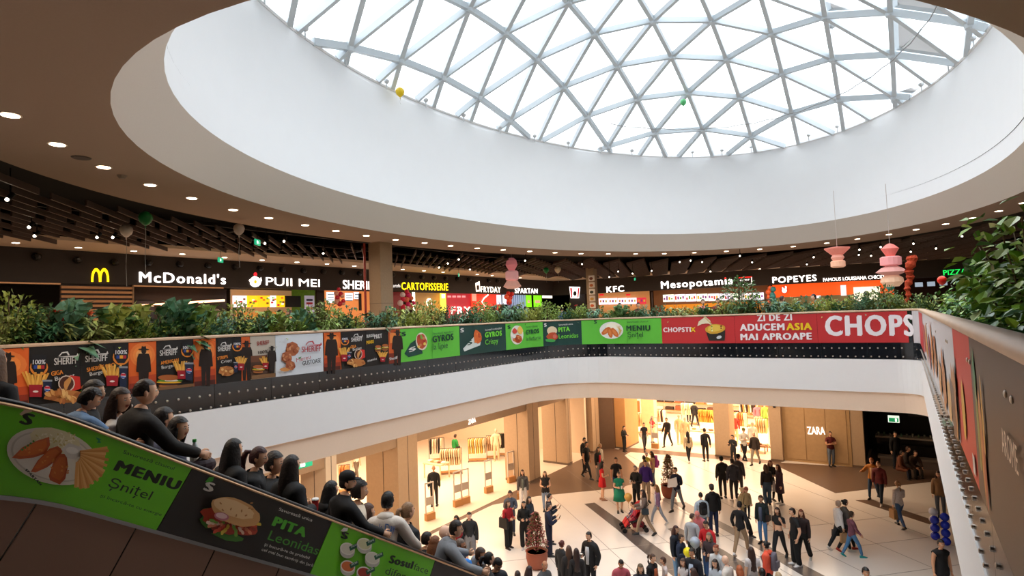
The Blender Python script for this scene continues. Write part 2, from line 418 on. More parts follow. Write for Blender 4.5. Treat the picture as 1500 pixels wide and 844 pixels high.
# brown granite zigzag along the shop fronts and the grey diagonal bands
inlay([(-16.2, 12), (-15.75, 12), (-15.7, 21.1), (-14.6, 23.1), (-12.0, 25.75), (-11.5, 26.7), (-11.1, 28.2), (-14.1, 32.1), (-14.1, 33.3), (-16.4, 33.3), (-16.4, 21)], m_gran, px=False)
inlay([(-15.0, 33.3), (-14.1, 33.0), (-6.0, 33.75), (-6.0, 34.6), (-15.0, 34.0)], m_gran, .005, px=False)
inlay([(-6.6, 34.0), (-3.02, 29.6), (2.6, 35.6), (2.6, 40), (-2.0, 40), (-2.1, 34.9)], m_gran, px=False)
inlay([(856, 738.5), (871, 736.5), (904, 760), (956, 797), (1024, 846), (988, 846), (928, 797), (904, 776)], m_gran2)
inlay([(978, 775), (992, 772), (1060, 806), (1127, 848), (1096, 848), (1040, 812), (1000, 791)], m_gran2)
inlay([(986, 736.5), (1004, 735.6), (1018, 743), (1053, 763), (1092, 782.6), (1212, 846), (1180, 846), (1092, 793.5), (1053, 772.5), (1008, 751)], m_gran2)
inlay([(1253, 733), (1277, 732), (1385, 768), (1385, 776)], m_gran)
def joints():
    mb = MB()
    def ln(a, b, w=.02):
        a = Vector((a[0], a[1], .0028)); b = Vector((b[0], b[1], .0028)); mb.bar(a, b, w, .003)
    for k in range(-6, 14):                                     # diagonal joint grid of the big white slabs
        c = 2.95*k
        ln((-15.5, 8+c+2.0), (1.5, 8+c-15.0+2.0)) if 8+c < 40 else None
        ln((-15.5, c-2.0), (1.5, c+15.0)) if c < 16 else None
    o = mb.build('tile_joint', mat('#9b9188', .6), fl); o['kind'] = 'stuff'
joints()

tag(MB().tube([on_z(1106, 226, 15.9)*.995+EYE*.005, on_z(1109, 300, 13.6)*.99+EYE*.01, on_z(1116, 370, 11.6)*.99+EYE*.01], .012, 4).build('hanging_cable', mat('#8c9094')), 'thin vertical cable hanging down the white drum wall', 'cable')
# ================================================================== balustrade round the void
def inv(x, y):
    p = on_X(x, y, -11.5)
    if p[1] < 17.8 and p[1] > -5: return (p[1], p[2])
    p = on_Y(x, y, 20.3)
    if -9.0 <= p[0] <= 3: return (SFAR+p[0]+9.0, p[2])
    d = ray(x, y); best = None                                     # rounded corner: centre (-9, 17.8), radius 2.5
    a = d[0]**2+d[1]**2; b = 2*(d[0]*(0+9.0)+d[1]*(0-17.8)); c = 81.0+17.8**2-6.25; t = (-b+math.sqrt(max(b*b-4*a*c, 0)))/(2*a)
    q = EYE+d*t; ang = math.atan2(q[1]-17.8, -(q[0]+9.0)); return (SARC+2.5*ang, q[2])
def invR(x, y): p = on_X(x, y, 0.33); return (rs(p[1]), p[2])
m_cap = mat('#c9a98c', .5, var=.12, scale=5); m_dark = mat('#171b20', .12, var=.05, spec=.8); m_stud = mat('#b9aca0', .3, .8)
def balustrade(a, b, label, studs=True):
    r = thing('balustrade', W((a+b)/2, GB), label, 'railing')
    sweep('handrail', a, b, [(-.10, RAIL-.05), (-.10, RAIL), (.035, RAIL+.005), (.05, RAIL-.02), (.04, RAIL-.05)], m_cap, r)
    L = ss(a, b, 1.25); k = 0; cur = a; joints_ = []
    x = a
    while x < b-.01:
        nx = min(b, x+1.25); q = ss(x+.004, nx-.004, .3)
        vs = [W(s, z, w) for s in q for w, z in ((.0, GB+.03), (.02, GB+.03), (.02, RAIL-.05), (.0, RAIL-.05))]
        fs = [(i*4+j, i*4+(j+1) % 4, (i+1)*4+(j+1) % 4, (i+1)*4+j) for i in range(len(q)-1) for j in range(4)]+[(3, 2, 1, 0), tuple((len(q)-1)*4+j for j in range(4))]
        mesh_obj('glass_panel', vs, fs, m_dark, r); x = nx
    return r
B1 = balustrade(S0, SARC+1.96, 'dark glass balustrade with wooden cap along the left side of the atrium')
B2 = balustrade(SARC+1.96, SCOR+.47, 'dark glass balustrade with wooden cap across the far end of the atrium')
B3 = balustrade(SCOR+.47, S1, 'dark glass balustrade receding steeply along the right edge of the atrium')
def stud(mb, s, z, r=.022):
    p, n = path(s); c = Vector((p[0], p[1], z)); nn = Vector((n[0], n[1], 0)); mb.tube([c+nn*.015, c+nn*(.02+r*.7), c+nn*(.024+r*.7)], [r, r, r*.6], 8)
for r_, a, b in ((B1, 3.0, SARC+1.9), (B2, SARC+2.0, SCOR+.3)):
    mb = MB(); s = a
    while s < b: stud(mb, s, 6.97 if s < SARC+2 else 7.02); stud(mb, s+.02, 6.73 if s < SARC+2 else 6.77); s += .2
    mb.build('steel_stud', m_stud, r_)['kind'] = 'stuff'
s = SCOR+.6; k = 0
while s < rs(1.6):
    for z in (7.0, 6.74):
        mb = MB(); stud(mb, s, z, .017); mb.build('steel_stud', m_stud, B3)
    s += .24
for yy in (2.76, 2.92, 4.4, 4.55, 6.6, 6.8, 9.0, 12.5):
    mb = MB(); stud(mb, rs(yy), 7.94, .016); mb.build('steel_stud', m_stud, B3)
# ---- printed banners on the glass
OR = '#d9601f'; ORL = '#f0893c'; ORH = '#f8c88a'; BK = '#17130f'; BKB = '#231a14'; WH = '#d8d4d0'; RD = '#c8252c'
GRN = '#5cb83a'; DGR = '#123a35'; GTX = '#12382f'; LGT = '#74d43a'
banners = []
def banner(x0, x1, color, label, z0=PB, inv_=inv, zt=RAIL-.06, s_over=None):
    a = inv_(x0, 490)[0] if s_over is None else s_over[0]; b = inv_(x1, 490)[0] if s_over is None else s_over[1]
    o = thing('advertising_banner', W((a+b)/2, z0), label, 'banner', 'printed banners on the balustrade')
    q = ss(a+.003, b-.003, .4); vs = [W(s, z, w) for s in q for w, z in ((.021, z0), (.026, z0), (.026, zt), (.021, zt))]
    fs = [(i*4+j, i*4+(j+1) % 4, (i+1)*4+(j+1) % 4, (i+1)*4+j) for i in range(len(q)-1) for j in range(4)]+[(3, 2, 1, 0), tuple((len(q)-1)*4+j for j in range(4))]
    sh_ = mesh_obj('printed_sheet', vs, fs, mat(color, .5, var=.03), o)
    bd = Board(lambda s, z, w: W(s, z, .026+w), inv_); bd.curved = (a < SFAR and b > SARC); bd.sheet = sh_; return o, bd
def top(x):   # banner top / bottom in pixels at column x (left and far runs)
    s = inv(x, 490)[0]; return proj(W(s, RAIL-.06))[1], proj(W(s, PB))[1]
def bandrect(bd, x0, x1, f0, f1, color, name='printed_picture', n=4):
    pts = []
    for i in range(n+1):
        x = x0+(x1-x0)*i/n; t, b = top(x); pts.append((x, t+(b-t)*f0))
    for i in range(n, -1, -1):
        x = x0+(x1-x0)*i/n; t, b = top(x); pts.append((x, t+(b-t)*f1))
    bd.poly(pts, color, name)
def F(x, f): t, b = top(x); return (x, t+(b-t)*f)
def fries(bd, cx, f, w, h, cup='#9b1420'):
    t, b = top(cx); H = b-t; r = random.Random(int(cx*10)); y = F(cx, f)[1]
    for k in range(9):
        a = (k-4)*w*.13; l = h*(.8+.35*r.random()); tw = w*.07
        bd.poly([(cx+a*.7-tw, y), (cx+a*.7+tw, y), (cx+a*1.5+tw, y-l), (cx+a*1.5-tw, y-l)], '#e8b04c' if k % 2 else '#d6953a')
    bd.poly([(cx-w*.42, y-h*.15), (cx+w*.42, y-h*.15), (cx+w*.36, y+h*.75), (cx-w*.36, y+h*.75)], cup)
    bd.ell((cx, y+h*.35), w*.18, h*.08, '#e8d8d0', 8)
def cup(bd, cx, f, w, h):
    y = F(cx, f)[1]; bd.poly([(cx-w*.5, y-h*.5), (cx+w*.5, y-h*.5), (cx+w*.4, y+h*.5), (cx-w*.4, y+h*.5)], '#16233f')
    bd.poly([(cx-w*.55, y-h*.58), (cx+w*.55, y-h*.58), (cx+w*.55, y-h*.48), (cx-w*.55, y-h*.48)], '#8b8f95')
    bd.ell((cx, y-h*.08), w*.34, w*.34, '#d8dce2', 12); bd.poly([(cx-w*.34, y-h*.08), (cx-w*.25, y-h*.08-w*.26), (cx+w*.25, y-h*.08-w*.26), (cx+w*.34, y-h*.08)], '#c01f35')
    bd.poly([(cx-w*.34, y-h*.06), (cx+w*.34, y-h*.02), (cx+w*.2, y-h*.08+w*.26), (cx-w*.2, y-h*.08+w*.26)], '#1f4fa0')
def chicken(bd, cx, f, w, h, n=16, cols=('#b8743a', '#cf9350', '#9c5a2a', '#dfae6a')):
    y = F(cx, f)[1]; r = random.Random(int(cx*7))
    bd.ell((cx, y), w*.5, h*.42, cols[0], 16, 0, .12, 3)
    for k in range(n):
        a = r.random()*6.28; q = math.sqrt(r.random()); bd.ell((cx+w*.44*q*math.cos(a), y+h*.36*q*math.sin(a)), w*.09, h*.12, cols[k % 4], 7, a, .3, k)
def cowboy(bd, cx, h, f=.55, col='#20130d'):
    y = F(cx, f)[1]; u = h/1.8
    bd.poly([(cx-.26*u, y-.45*u), (cx-.2*u, y-.62*u), (cx+.2*u, y-.62*u), (cx+.26*u, y-.45*u), (cx+.3*u, y+.1*u), (cx+.2*u, y+.12*u), (cx+.17*u, y+.95*u), (cx+.03*u, y+.95*u), (cx, y+.3*u), (cx-.04*u, y+.95*u), (cx-.17*u, y+.95*u), (cx-.2*u, y+.12*u), (cx-.3*u, y+.1*u)], col)
    bd.ell((cx, y-.72*u), .1*u, .12*u, col, 10); bd.ell((cx, y-.79*u), .23*u, .035*u, col, 10)
    bd.poly([(cx-.1*u, y-.8*u), (cx-.08*u, y-.93*u), (cx, y-.9*u), (cx+.08*u, y-.93*u), (cx+.1*u, y-.8*u)], col)
def sunset(bd, x0, x1):
    bandrect(bd, x0, x1, 0.02, 1, OR); xm = (x0+x1)/2; w = x1-x0
    for k, (q, c) in enumerate(((.48, '#e57a35'), (.36, ORL), (.25, '#f3a45c'), (.15, ORH))):
        t, b = top(xm); bd.ell((xm, t+(b-t)*.26), w*q, (b-t)*q*.5, c, 16)
    bandrect(bd, x0, x1, .66, .8, '#b8431a'); bandrect(bd, x0, x1, .8, 1, '#8a2c14'); bandrect(bd, x0, x1, .9, 1, '#4a1a10')
def logo(bd, x0, x1, f, h, col=WH):
    bd.text('SHERIFF', F(x0, f), F(x1, f), h, col, .02); w = x1-x0
    a = F(x0+w*.25, f); y = a[1]-h*1.25
    bd.poly([(x0+w*.18, y), (x0+w*.32, y-h*.55), (x0+w*.58, y-h*.7), (x0+w*.66, y-h*.15), (x0+w*.6, y-h*.1), (x0+w*.52, y-h*.5), (x0+w*.34, y-h*.4), (x0+w*.24, y)], col)
    bd.poly([(x0+w*.12, y+h*.12), (x0+w*.5, y), (x0+w*.95, y-h*.1), (x0+w*1.0, y-h*.45), (x0+w*1.05, y), (x0+w*.9, y+h*.12), (x0+w*.5, y+h*.14)], col)
def badge(bd, cx, f, r):
    y = F(cx, f)[1]; bd.ell((cx, y+r*.35), r*1.02, r*.95, '#e0842c', 16); bd.poly([(cx-r*.85, y-r*1.1), (cx+r*.85, y-r*1.1), (cx+r*.85, y+r*.4), (cx+r*.4, y+r*1.05), (cx-r*.4, y+r*1.05), (cx-r*.85, y+r*.4)], '#15161c')
    bd.text('100%', (cx-r*.7, y-r*.02), (cx+r*.7, y-r*.06), r*.5, '#e0e0e4', .02)
    for k, c in enumerate(('#24408e', '#e0a030', '#b02030')): bd.poly([(cx-r*.6+k*r*.4, y+r*.1), (cx-r*.2+k*r*.4, y+r*.1), (cx-r*.2+k*r*.4, y+r*.5), (cx-r*.6+k*r*.4, y+r*.5)], c)
def bucket(bd, cx, f, w, h):
    y = F(cx, f)[1]; bd.poly([(cx, y-h*.5), (cx+w*.45, y-h*.42), (cx+w*.5, y+h*.3), (cx+w*.1, y+h*.5)], '#c8281e'); bd.ell((cx-w*.12, y), w*.36, h*.5, '#d7c4b4', 14, .15); bd.ell((cx-w*.12, y), w*.31, h*.44, '#4a2415', 14, .15)
    for k in range(3): bd.ell((cx-w*.1+k*w*.06-.05*w, y+h*(.1-.12*k)), w*.09, h*.3, '#c98b4a', 8, .2*k)
def burger(bd, cx, f, w, h):
    y = F(cx, f)[1]; bd.ell((cx, y+h*.42), w*.46, h*.16, '#a8622f'); bd.ell((cx, y+h*.25), w*.52, h*.13, '#3a1d10', 12, 0, .1); bd.ell((cx, y+h*.12), w*.54, h*.09, '#e2a722', 12, 0, .15)
    bd.ell((cx, y), w*.55, h*.1, '#5d8a2b', 14, 0, .25); bd.ell((cx+w*.1, y-h*.03), w*.3, h*.09, '#dcd6c8', 10, 0, .2); bd.ell((cx, y-h*.26), w*.5, h*.24, '#a65a28', 14)
# orange banner with silhouette at the far left
o, bd = banner(-40, 42, OR, 'orange sunset banner with a hatted silhouette at the far left of the railing'); sunset(bd, -34, 40); cowboy(bd, 11, 78, .52); bd.done(o)
o, bd = banner(42, 118, BK, 'black banner reading GIGA BUCKET with fries, bucket and fried chicken')
badge(bd, 56, .3, 13); logo(bd, 78, 112, .33, 10); bd.text('GIGA', F(74, .52), F(91, .5), 6.5, '#e58a2a', .03); bd.text('Bucket', F(79, .61), F(108, .57), 6, WH, .0)
fries(bd, 50, .68, 24, 20); cup(bd, 67, .76, 13, 26); bucket(bd, 99, .68, 34, 24); chicken(bd, 92, .9, 62, 22, 26); bd.done(o)
o, bd = banner(118, 187, BK, 'black banner reading SHERIFF BBQ Burgers behind the heads on the escalator')
logo(bd, 124, 156, .32, 9.5); badge(bd, 176, .22, 12); bd.text('SHERIFF BBQ', F(126, .5), F(167, .44), 6, '#e58a2a', .03); bd.text('Burgers', F(130, .58), F(155, .54), 5.5, WH)
fries(bd, 162, .64, 22, 17); cup(bd, 178, .66, 12, 28); burger(bd, 124, .84, 16, 18); bd.done(o)
o, bd = banner(187, 228, OR, 'orange sunset banner with hatted silhouette above the shaven-headed man'); sunset(bd, 188, 227); cowboy(bd, 209, 66, .54); bd.done(o)
o, bd = banner(228, 282, BK, 'black banner reading AMERICAN Burgers with burger, fries and dark cup')
logo(bd, 233, 258, .3, 8); badge(bd, 273, .2, 9); bd.text('AMERICAN', F(234, .48), F(260, .44), 5, '#e58a2a', .03); bd.text('Burgers', F(235, .57), F(256, .54), 5, WH)
burger(bd, 245, .82, 32, 18); fries(bd, 264, .66, 17, 14); cup(bd, 274, .68, 12, 24); bandrect(bd, 229, 281, .93, .99, '#7a5535'); bd.done(o)
o, bd = banner(282, 315, OR, 'narrow orange sunset banner with silhouette right of the burger banner'); sunset(bd, 283, 314); cowboy(bd, 300, 62, .54); bd.done(o)
o, bd = banner(315, 352, BK, 'black banner reading STRIPS with a tray of fried strips and fries')
logo(bd, 318, 337, .29, 7); badge(bd, 346, .18, 7); bd.text('STRIPS', F(317, .48), F(332, .45), 4.6, '#e58a2a', .03); bd.text('Crispy', F(322, .56), F(338, .53), 4, WH)
chicken(bd, 330, .74, 24, 17); fries(bd, 350, .62, 11, 11); cup(bd, 342, .68, 6, 14); bd.done(o)
o, bd = banner(352, 365, '#c8581e', 'sliver of orange banner with half a silhouette beside the grey banner'); cowboy(bd, 360, 56, .54); bd.done(o)
o, bd = banner(365, 402, '#b5aa9c', 'pale grey banner with a red title over a brown skyline of food')
bandrect(bd, 366, 401, .5, .98, '#4d3122'); bandrect(bd, 366, 390, .45, .6, '#6b4029'); bd.text('SHERIFF', F(375, .22), F(393, .2), 6, '#9c2a24', .02); bd.text('100%', F(377, .42), F(391, .4), 4.5, '#33261f', .02)
fries(bd, 387, .66, 11, 10); burger(bd, 376, .76, 16, 11); cowboy(bd, 396, 40, .58); bandrect(bd, 366, 401, .9, .99, '#7d5a39'); bd.done(o)
o, bd = banner(402, 472, '#cfd4da', 'white banner with fried drumstick and a red lettered logo, GUSTOASE', PB)
chicken(bd, 427, .36, 20, 24, 14, ('#a85c38', '#c27a4c', '#8a4226', '#cd9068')); chicken(bd, 418, .56, 16, 20, 12, ('#a85c38', '#c27a4c', '#8a4226', '#cd9068')); chicken(bd, 423, .76, 15, 16, 10, ('#a85c38', '#c27a4c', '#8a4226', '#cd9068'))
logo(bd, 439, 467, .46, 8.5, '#a82830'); bd.text('Mereu', F(431, .69), F(452, .63), 6, '#a82830'); bd.text('GUSTOASE', F(440, .79), F(467, .75), 6.5, '#2a2a30', .02); bd.ell(F(413, .84), 7, 3, '#c8884c', 8, 0, .2); bd.poly([F(433, .58), F(438, .56), F(436, .63)], '#3a7a3a'); bd.done(o)
o, bd = banner(473, 498, OR, 'orange sunset banner with silhouette right of the white chicken banner'); sunset(bd, 473.6, 497.5); cowboy(bd, 484, 58, .54); bd.done(o)
o, bd = banner(498, 534, BK, 'second black banner reading GIGA Bucket, farther along the left railing')
badge(bd, 504, .22, 6); logo(bd, 513, 529, .28, 6); bd.text('GIGA', F(512, .46), F(520, .45), 4.4, '#e58a2a', .03); bd.text('Bucket', F(515, .53), F(528, .5), 4, WH); fries(bd, 502, .64, 11, 11); cup(bd, 509, .68, 6, 12); bucket(bd, 524, .64, 16, 15); chicken(bd, 519, .86, 28, 13); bd.done(o)
o, bd = banner(534, 568, BK, 'black banner of burger deals with white and yellow capitals')
bd.text('BURGERI', F(536, .2), F(547, .18), 4.5, WH, .03); bd.text('MARI', F(536, .38), F(546, .36), 5, '#e6b41e', .04); bd.text('PRET', F(547, .24), F(558, .22), 6, WH, .04); burger(bd, 552, .52, 9, 9); burger(bd, 562, .5, 9, 9); fries(bd, 558, .8, 9, 8); bd.text('meniu', F(536, .88), F(549, .84), 4, WH); bd.done(o)
o, bd = banner(568, 585, '#c9551f', 'narrow orange banner with dark silhouette next to the green banners'); bandrect(bd, 568.4, 584.6, .7, 1, '#7a2a14'); bandrect(bd, 570, 583, .1, .4, '#e8863c'); cowboy(bd, 581, 50, .54); bd.text('Sheriff', F(569, .9), F(581, .88), 4, WH, .02); bd.done(o)
o, bd = banner(585, 672, GRN, 'bright green banner reading GYROS la lipie with a wrap')
bd.text('S', F(588, .22), F(593, .21), 6, GTX, .05); bd.poly([F(591, .75), F(600, .45), F(612, .3), F(618, .8), F(597, .87)], '#14423a'); bd.text('S', F(599, .72), F(607, .67), 6, WH, .05)
bd.ell(F(616, .42), 8.5, 13, '#d8cdb8', 18, -.1); bd.ell(F(616, .42), 7, 11, '#b4492a', 16, -.1, .15)
for k in range(10): bd.ell((616+4.5*math.cos(k*2.4), F(616, .42)[1]+8*math.sin(k*1.9)), 2, 2.4, ('#e4c25a', '#a8302a', '#6f9a3c', '#c27a4c')[k % 4], 6, k)
bd.text('Savurează legendarul', F(632, .23), F(662, .2), 3.2, GTX); bd.text('GYROS', F(632, .48), F(662, .44), 9.5, GTX, .05); bd.text('la lipie', F(632, .72), F(654, .69), 9, GTX); bandrect(bd, 630.6, 631.1, .02, .99, '#3f8f2a'); bd.done(o)
o, bd = banner(672, 740, DGR, 'dark green banner reading GYROS Crispy with an open wrap')
bd.text('S', F(674, .22), F(678, .21), 6, WH, .05); bd.poly([F(677, .78), F(694, .38), F(703, .6), F(702, .72), F(679, .88)], '#cfd6d2'); bd.text('S', F(684, .68), F(690, .64), 6, GTX, .05); bd.ell(F(698, .42), 5.5, 10, '#d0632c', 14, -.15, .15)
for k in range(6): bd.ell((698+3*math.cos(k*2.4), F(698, .42)[1]+7*math.sin(k*1.9)), 1.8, 2.2, ('#e07a3a', '#b8451f')[k % 2], 6, k)
bd.text('Savurează inconfundabilul', F(709, .22), F(733, .19), 3, WH); bd.text('GYROS', F(709, .46), F(733, .43), 7.5, LGT, .05); bd.text('Crispy', F(709, .72), F(728, .69), 7.5, LGT); bd.done(o)
o, bd = banner(740, 795, GRN, 'bright green banner reading GYROS la farfurie with a round plate')
bd.text('S', F(743, .2), F(746.5, .19), 5, GTX, .05); bd.ell(F(756, .46), 9.5, 14, '#e3ddd0', 20); chicken(bd, 757, .62, 14, 14, 12, ('#b4492a', '#cf6f3c', '#9c3a20', '#d98a50')); bd.ell((760, F(760, .28)[1]), 4, 6, '#e4b85a', 8, 0, .2); bd.ell((752, F(752, .3)[1]), 3.4, 4, '#c83f3a', 8, 0, .2); bd.ell((751, F(751, .5)[1]), 3, 3, '#e8e2e0', 8)
bd.text('Savurează tradiționalul', F(769, .2), F(786, .18), 2.6, GTX); bd.text('GYROS', F(769, .47), F(788, .44), 6.5, GTX, .05); bd.text('la farfurie', F(769, .72), F(791, .7), 6, GTX); bd.done(o)
o, bd = banner(795, 852, DGR, 'dark green banner reading PITA Leonidas on the rounded corner of the railing')
bd.text('S', F(797, .2), F(800, .19), 5, WH, .05); bd.ell(F(808, .38), 7.5, 6.5, '#d8c3a4', 14); bd.ell(F(808, .62), 8, 6, '#b4492a', 12, 0, .2); bd.ell(F(805, .78), 7, 2.5, '#3f9a4a', 10, 0, .3); bd.ell(F(812, .62), 3, 3, '#c86a5a', 8)
bd.text('Savurează unica', F(818, .18), F(839, .16), 2.6, WH); bd.text('PITA', F(818, .44), F(834, .42), 6.5, LGT, .05); bd.text('Leonidas', F(818, .72), F(847, .7), 6.5, LGT); bd.done(o)
o, bd = banner(852, 970, GRN, 'wide bright green banner reading MENIU Șnițel with plate of schnitzel')
bd.text('S', (870.5, 474), (874, 474), 5, GTX, .05); bd.ell((896, 484), 17.5, 12.5, '#dfe0dc', 24); bd.ell((898, 478), 10, 5.5, '#f0ead8', 14, 0, .1)
for c, r in (((888, 485), -.7), ((894, 487), 1.3), ((901, 487), .9)): bd.ell(c, 8, 3.8, '#c8682e', 10, r, .08); bd.ell(c, 5, 2, '#d98245', 8, r, .1)
for k in range(9): bd.poly([(901+k*1.1, 478+k*.6), (903+k*1.1, 477+k*.8), (911-k*.3, 474+k*2), (909-k*.3, 474.6+k*2.1)], '#dcbc7c' if k % 2 else '#cba45f')
bd.text('Savurează clasicul', (919, 473), (950, 472), 2.6, GTX); bd.text('MENIU', (919, 484.5), (953, 484), 7.5, GTX, .05); bd.text('Șnițel', (920.5, 494), (943, 493.5), 7.5, GTX); bandrect(bd, 919.8, 920.2, .01, .99, '#3f8f2a'); bd.done(o)
RB = '#bb2b2e'
o, bd = banner(970, 1077, RB, 'red banner with noodle bowl and a hand, left part of the red run')
bd.text('CHOPSTI', (972.5, 486.5), (1012, 486), 6.6, '#ecdfe0', .05); bd.text('X', (1012.5, 486), (1019, 486), 6.6, '#e8c41e', .05)
bd.poly([(1022, 478), (1024, 471), (1031, 466), (1033, 463), (1041, 470), (1042, 476), (1038, 474), (1034, 474), (1028, 475)], '#dcd0b4'); bd.poly([(1031, 464), (1032, 463), (1046, 477), (1045, 478)], '#c9a86a')
bd.poly([(1035, 487), (1063, 484), (1062, 499), (1039, 499)], '#26221f'); bd.ell((1048, 482), 14.5, 7, '#c9982e', 18, -.1, .06); bd.ell((1048, 481), 11, 5, '#dcb84a', 14, -.1, .15)
for k in range(9): bd.ell((1048+9*math.cos(k*2.1), 481+4*math.sin(k*1.7)), 1.6, 1, ('#7a3a20', '#7f9a3a', '#efe0a0')[k % 3], 6, k)
bd.ell((1054, 494), 4, 2.4, '#c8ccd2', 8, -.3); bd.done(o)
o, bd = banner(1077, 1198, RB, 'red banner reading ZI DE ZI ADUCEM ASIA MAI APROAPE')
bd.text('ZI DE ZI', (1110, 470.5), (1160, 469), 9.5, '#ece4e6', .055); bd.text('ADUCEM', (1085, 484.5), (1149, 483.5), 9.5, '#ece4e6', .055); bd.text('ASIA', (1153, 483.5), (1189, 483), 10, '#e8c41e', .055); bd.text('MAI APROAPE', (1086, 498), (1189, 497), 9, '#ece4e6', .055); bd.done(o)
o, bd = banner(1198, 1320, RB, 'red banner with huge white letters CHOPS at the far right corner', s_over=(inv(1198, 490)[0], SCOR+.35))
bd.text('CHOPS', (1211, 491), (1343, 491), 28, '#e9e4e8', .05); bd.done(o)
# right-hand run, seen at a grazing angle
Yp = lambda x, y: on_X(x, y, .33)[1]
y_r0, y_r1 = Yp(1401, 490), Yp(1427, 500)
o, bd = banner(0, 0, '#c9c6c8', 'white banner of fried food running away along the right railing', s_over=(SCOR+.5, rs(y_r0)))
def RR(bd, ya, yb, za, zb, col, n=1): bd.poly([(rs(ya), za), (rs(yb), za), (rs(yb), zb), (rs(ya), zb)], col, 'printed_picture', False)
def RE(bd, y, z, ry, rz, col, jag=.1, n=12, rot=0): bd.poly(ell((rs(y), z), ry, rz, n, rot, jag, int(y*10)), col, 'printed_picture', False)
RR(bd, 19.3, 15.5, PB+.02, RAIL-.08, RB)
for y, z, a, b, c in ((14.6, 7.6, .5, .3, '#b8452a'), (13.2, 7.55, .45, .33, '#c98b4a'), (11.8, 7.5, .4, .3, '#8c2f2c'), (10.6, 7.6, .35, .36, '#c2783c'), (9.5, 7.55, .4, .3, '#a86a3a'), (8.4, 7.45, .3, .22, '#c98f52'), (7.5, 7.5, .32, .3, '#b8733a'), (6.6, 7.42, .28, .2, '#d0a26a'), (5.9, 7.5, .26, .3, '#b57a45')): RE(bd, y, z, a, b, c, .25)
bd.poly([(rs(y_r0+.35), PB), (rs(y_r0+.02), PB), (rs(y_r0+.02), PB+.42), (rs(y_r0+.5), PB+.5)], '#6a4c38', 'printed_picture', False); bd.done(o)
o, bd = banner(0, 0, '#c9311f', 'red banner with spoon and yellow food shape on the right railing', s_over=(rs(y_r0), rs(y_r1)))
RE(bd, y_r0-.12, 7.75, .06, .13, '#8d8a86', .02); RR(bd, y_r0-.15, y_r0-.2, PB+.03, 7.64, '#b9b3ae'); RE(bd, (y_r0+y_r1)/2-.02, 7.55, .13, .2, '#d8a227', .1); RR(bd, y_r1+.22, y_r1+.08, PB+.06, 7.36, '#cfc6c0'); bd.done(o)
o, bd = banner(0, 0, '#54402f', 'dark brown banner with pale capitals nearest the viewer on the right railing', s_over=(rs(y_r1), rs(1.2)))
RE(bd, y_r1-.25, 7.88, .07, .13, '#1f7a3c', .3); RE(bd, y_r1-.3, 7.6, .06, .22, '#8a8a30', .3); RE(bd, y_r1-.46, 7.55, .08, .3, '#c07a2c', .2); RE(bd, y_r1-.55, 7.42, .05, .22, '#a8451f', .2); RE(bd, y_r1-.62, 7.7, .04, .2, '#cf9a3c', .2);
bd.inv = None
v, f = text2d('AROME', .03)
bd.put('printed_lettering', '#d9c8b4', [(rs(3.06)+x*.12, 7.69+y*.15-x*.0) for x, y in v], f); bd.done(o)
# ================================================================== escalator descending away on the left
XN, XF = -4.95, -6.45                                            # near and far balustrade planes
_p1, _p2 = on_X(220, 656, XN), on_X(700, 841, XN); SL = (_p2[2]-_p1[2])/(_p2[1]-_p1[1])      # slope about -0.61
def hand(y):                                                     # handrail height along world Y
    z = _p1[2]+(y-_p1[1])*SL
    if y < 1.75:                                                 # eases into the upper landing
        t = (1.75-y); z = min(_p1[2]+(1.75-_p1[1])*SL+(-SL)*t-0.26*t*t, 7.98) if t < 1.0 else 7.98
    return max(z, 0.98)
ESC_DROP = 1.12
def step_z(y): return min(7.05, max(0.0, hand(y)-ESC_DROP)) if y > 0.9 else 7.05
esc = thing('escalator', ((XN+XF)/2, 1.0, 7.05), 'escalator descending to the ground floor, its side clad with green and black food banners', 'escalator')
m_rub = mat('#111114', .35); m_alu = mat('#8c8d90', .35, .7); m_clad = mat('#7d6051', .38, .25, var=.06, scale=1.5)
Ys = [-.8+i*.1 for i in range(26)]+[1.8+i*.6 for i in range(20)]
for X in (XN, XF):
    MB().tube([(X, y, hand(y)-.015) for y in Ys], [.024]*len(Ys), 8).build('handrail', m_rub, esc, True)
    MB().tube([(X+.035, y, hand(y)-.03) for y in Ys], .01, 5).build('handrail_track', mat('#b08a66', .3, .6), esc)
TH = math.atan(-SL); EO_ = np.array(on_X(280, 683, XN)); cs, sn = math.cos(TH), math.sin(TH)
def einv(x, y): p = on_X(x, y, XN)-EO_; return (p[1]*cs-p[2]*sn, p[1]*sn+p[2]*cs)
def efn(s, t, w): return (XN+.03+w, EO_[1]+s*cs+t*sn, EO_[2]-s*sn+t*cs)
# inner balustrades, side cladding, steps
def strip_side(X, f0, f1, name, m, th=.02, n0=0):
    vs = []; k = len(Ys)
    for y in Ys:
        for xx in (X-th/2, X+th/2): vs.append((xx, y, f1(y))); vs.append((xx, y, f0(y)))
    fs = []
    for i in range(k-1):
        a, b = i*4, (i+1)*4; fs += [(a, a+1, b+1, b), (a+2, b+2, b+3, a+3), (a, b, b+2, a+2), (a+1, a+3, b+3, b+1)]
    return mesh_obj(name, vs, fs, m, esc)
strip_side(XF, lambda y: hand(y)-ESC_DROP-.05, lambda y: hand(y)-.05, 'glass_balustrade', glass_mat('esc_glass', (.75, .78, .8), .06))
strip_side(XN, lambda y: hand(y)-ESC_DROP-.05, lambda y: hand(y)-.05, 'glass_balustrade', mat('#1a1c1e', .2))
BOT = .62                                                        # lower edge of the printed band, measured down from the rail
strip_side(XN+.02, lambda y: hand(y)-BOT-.03, lambda y: hand(y)-BOT, 'lower_trim', m_alu, .05)
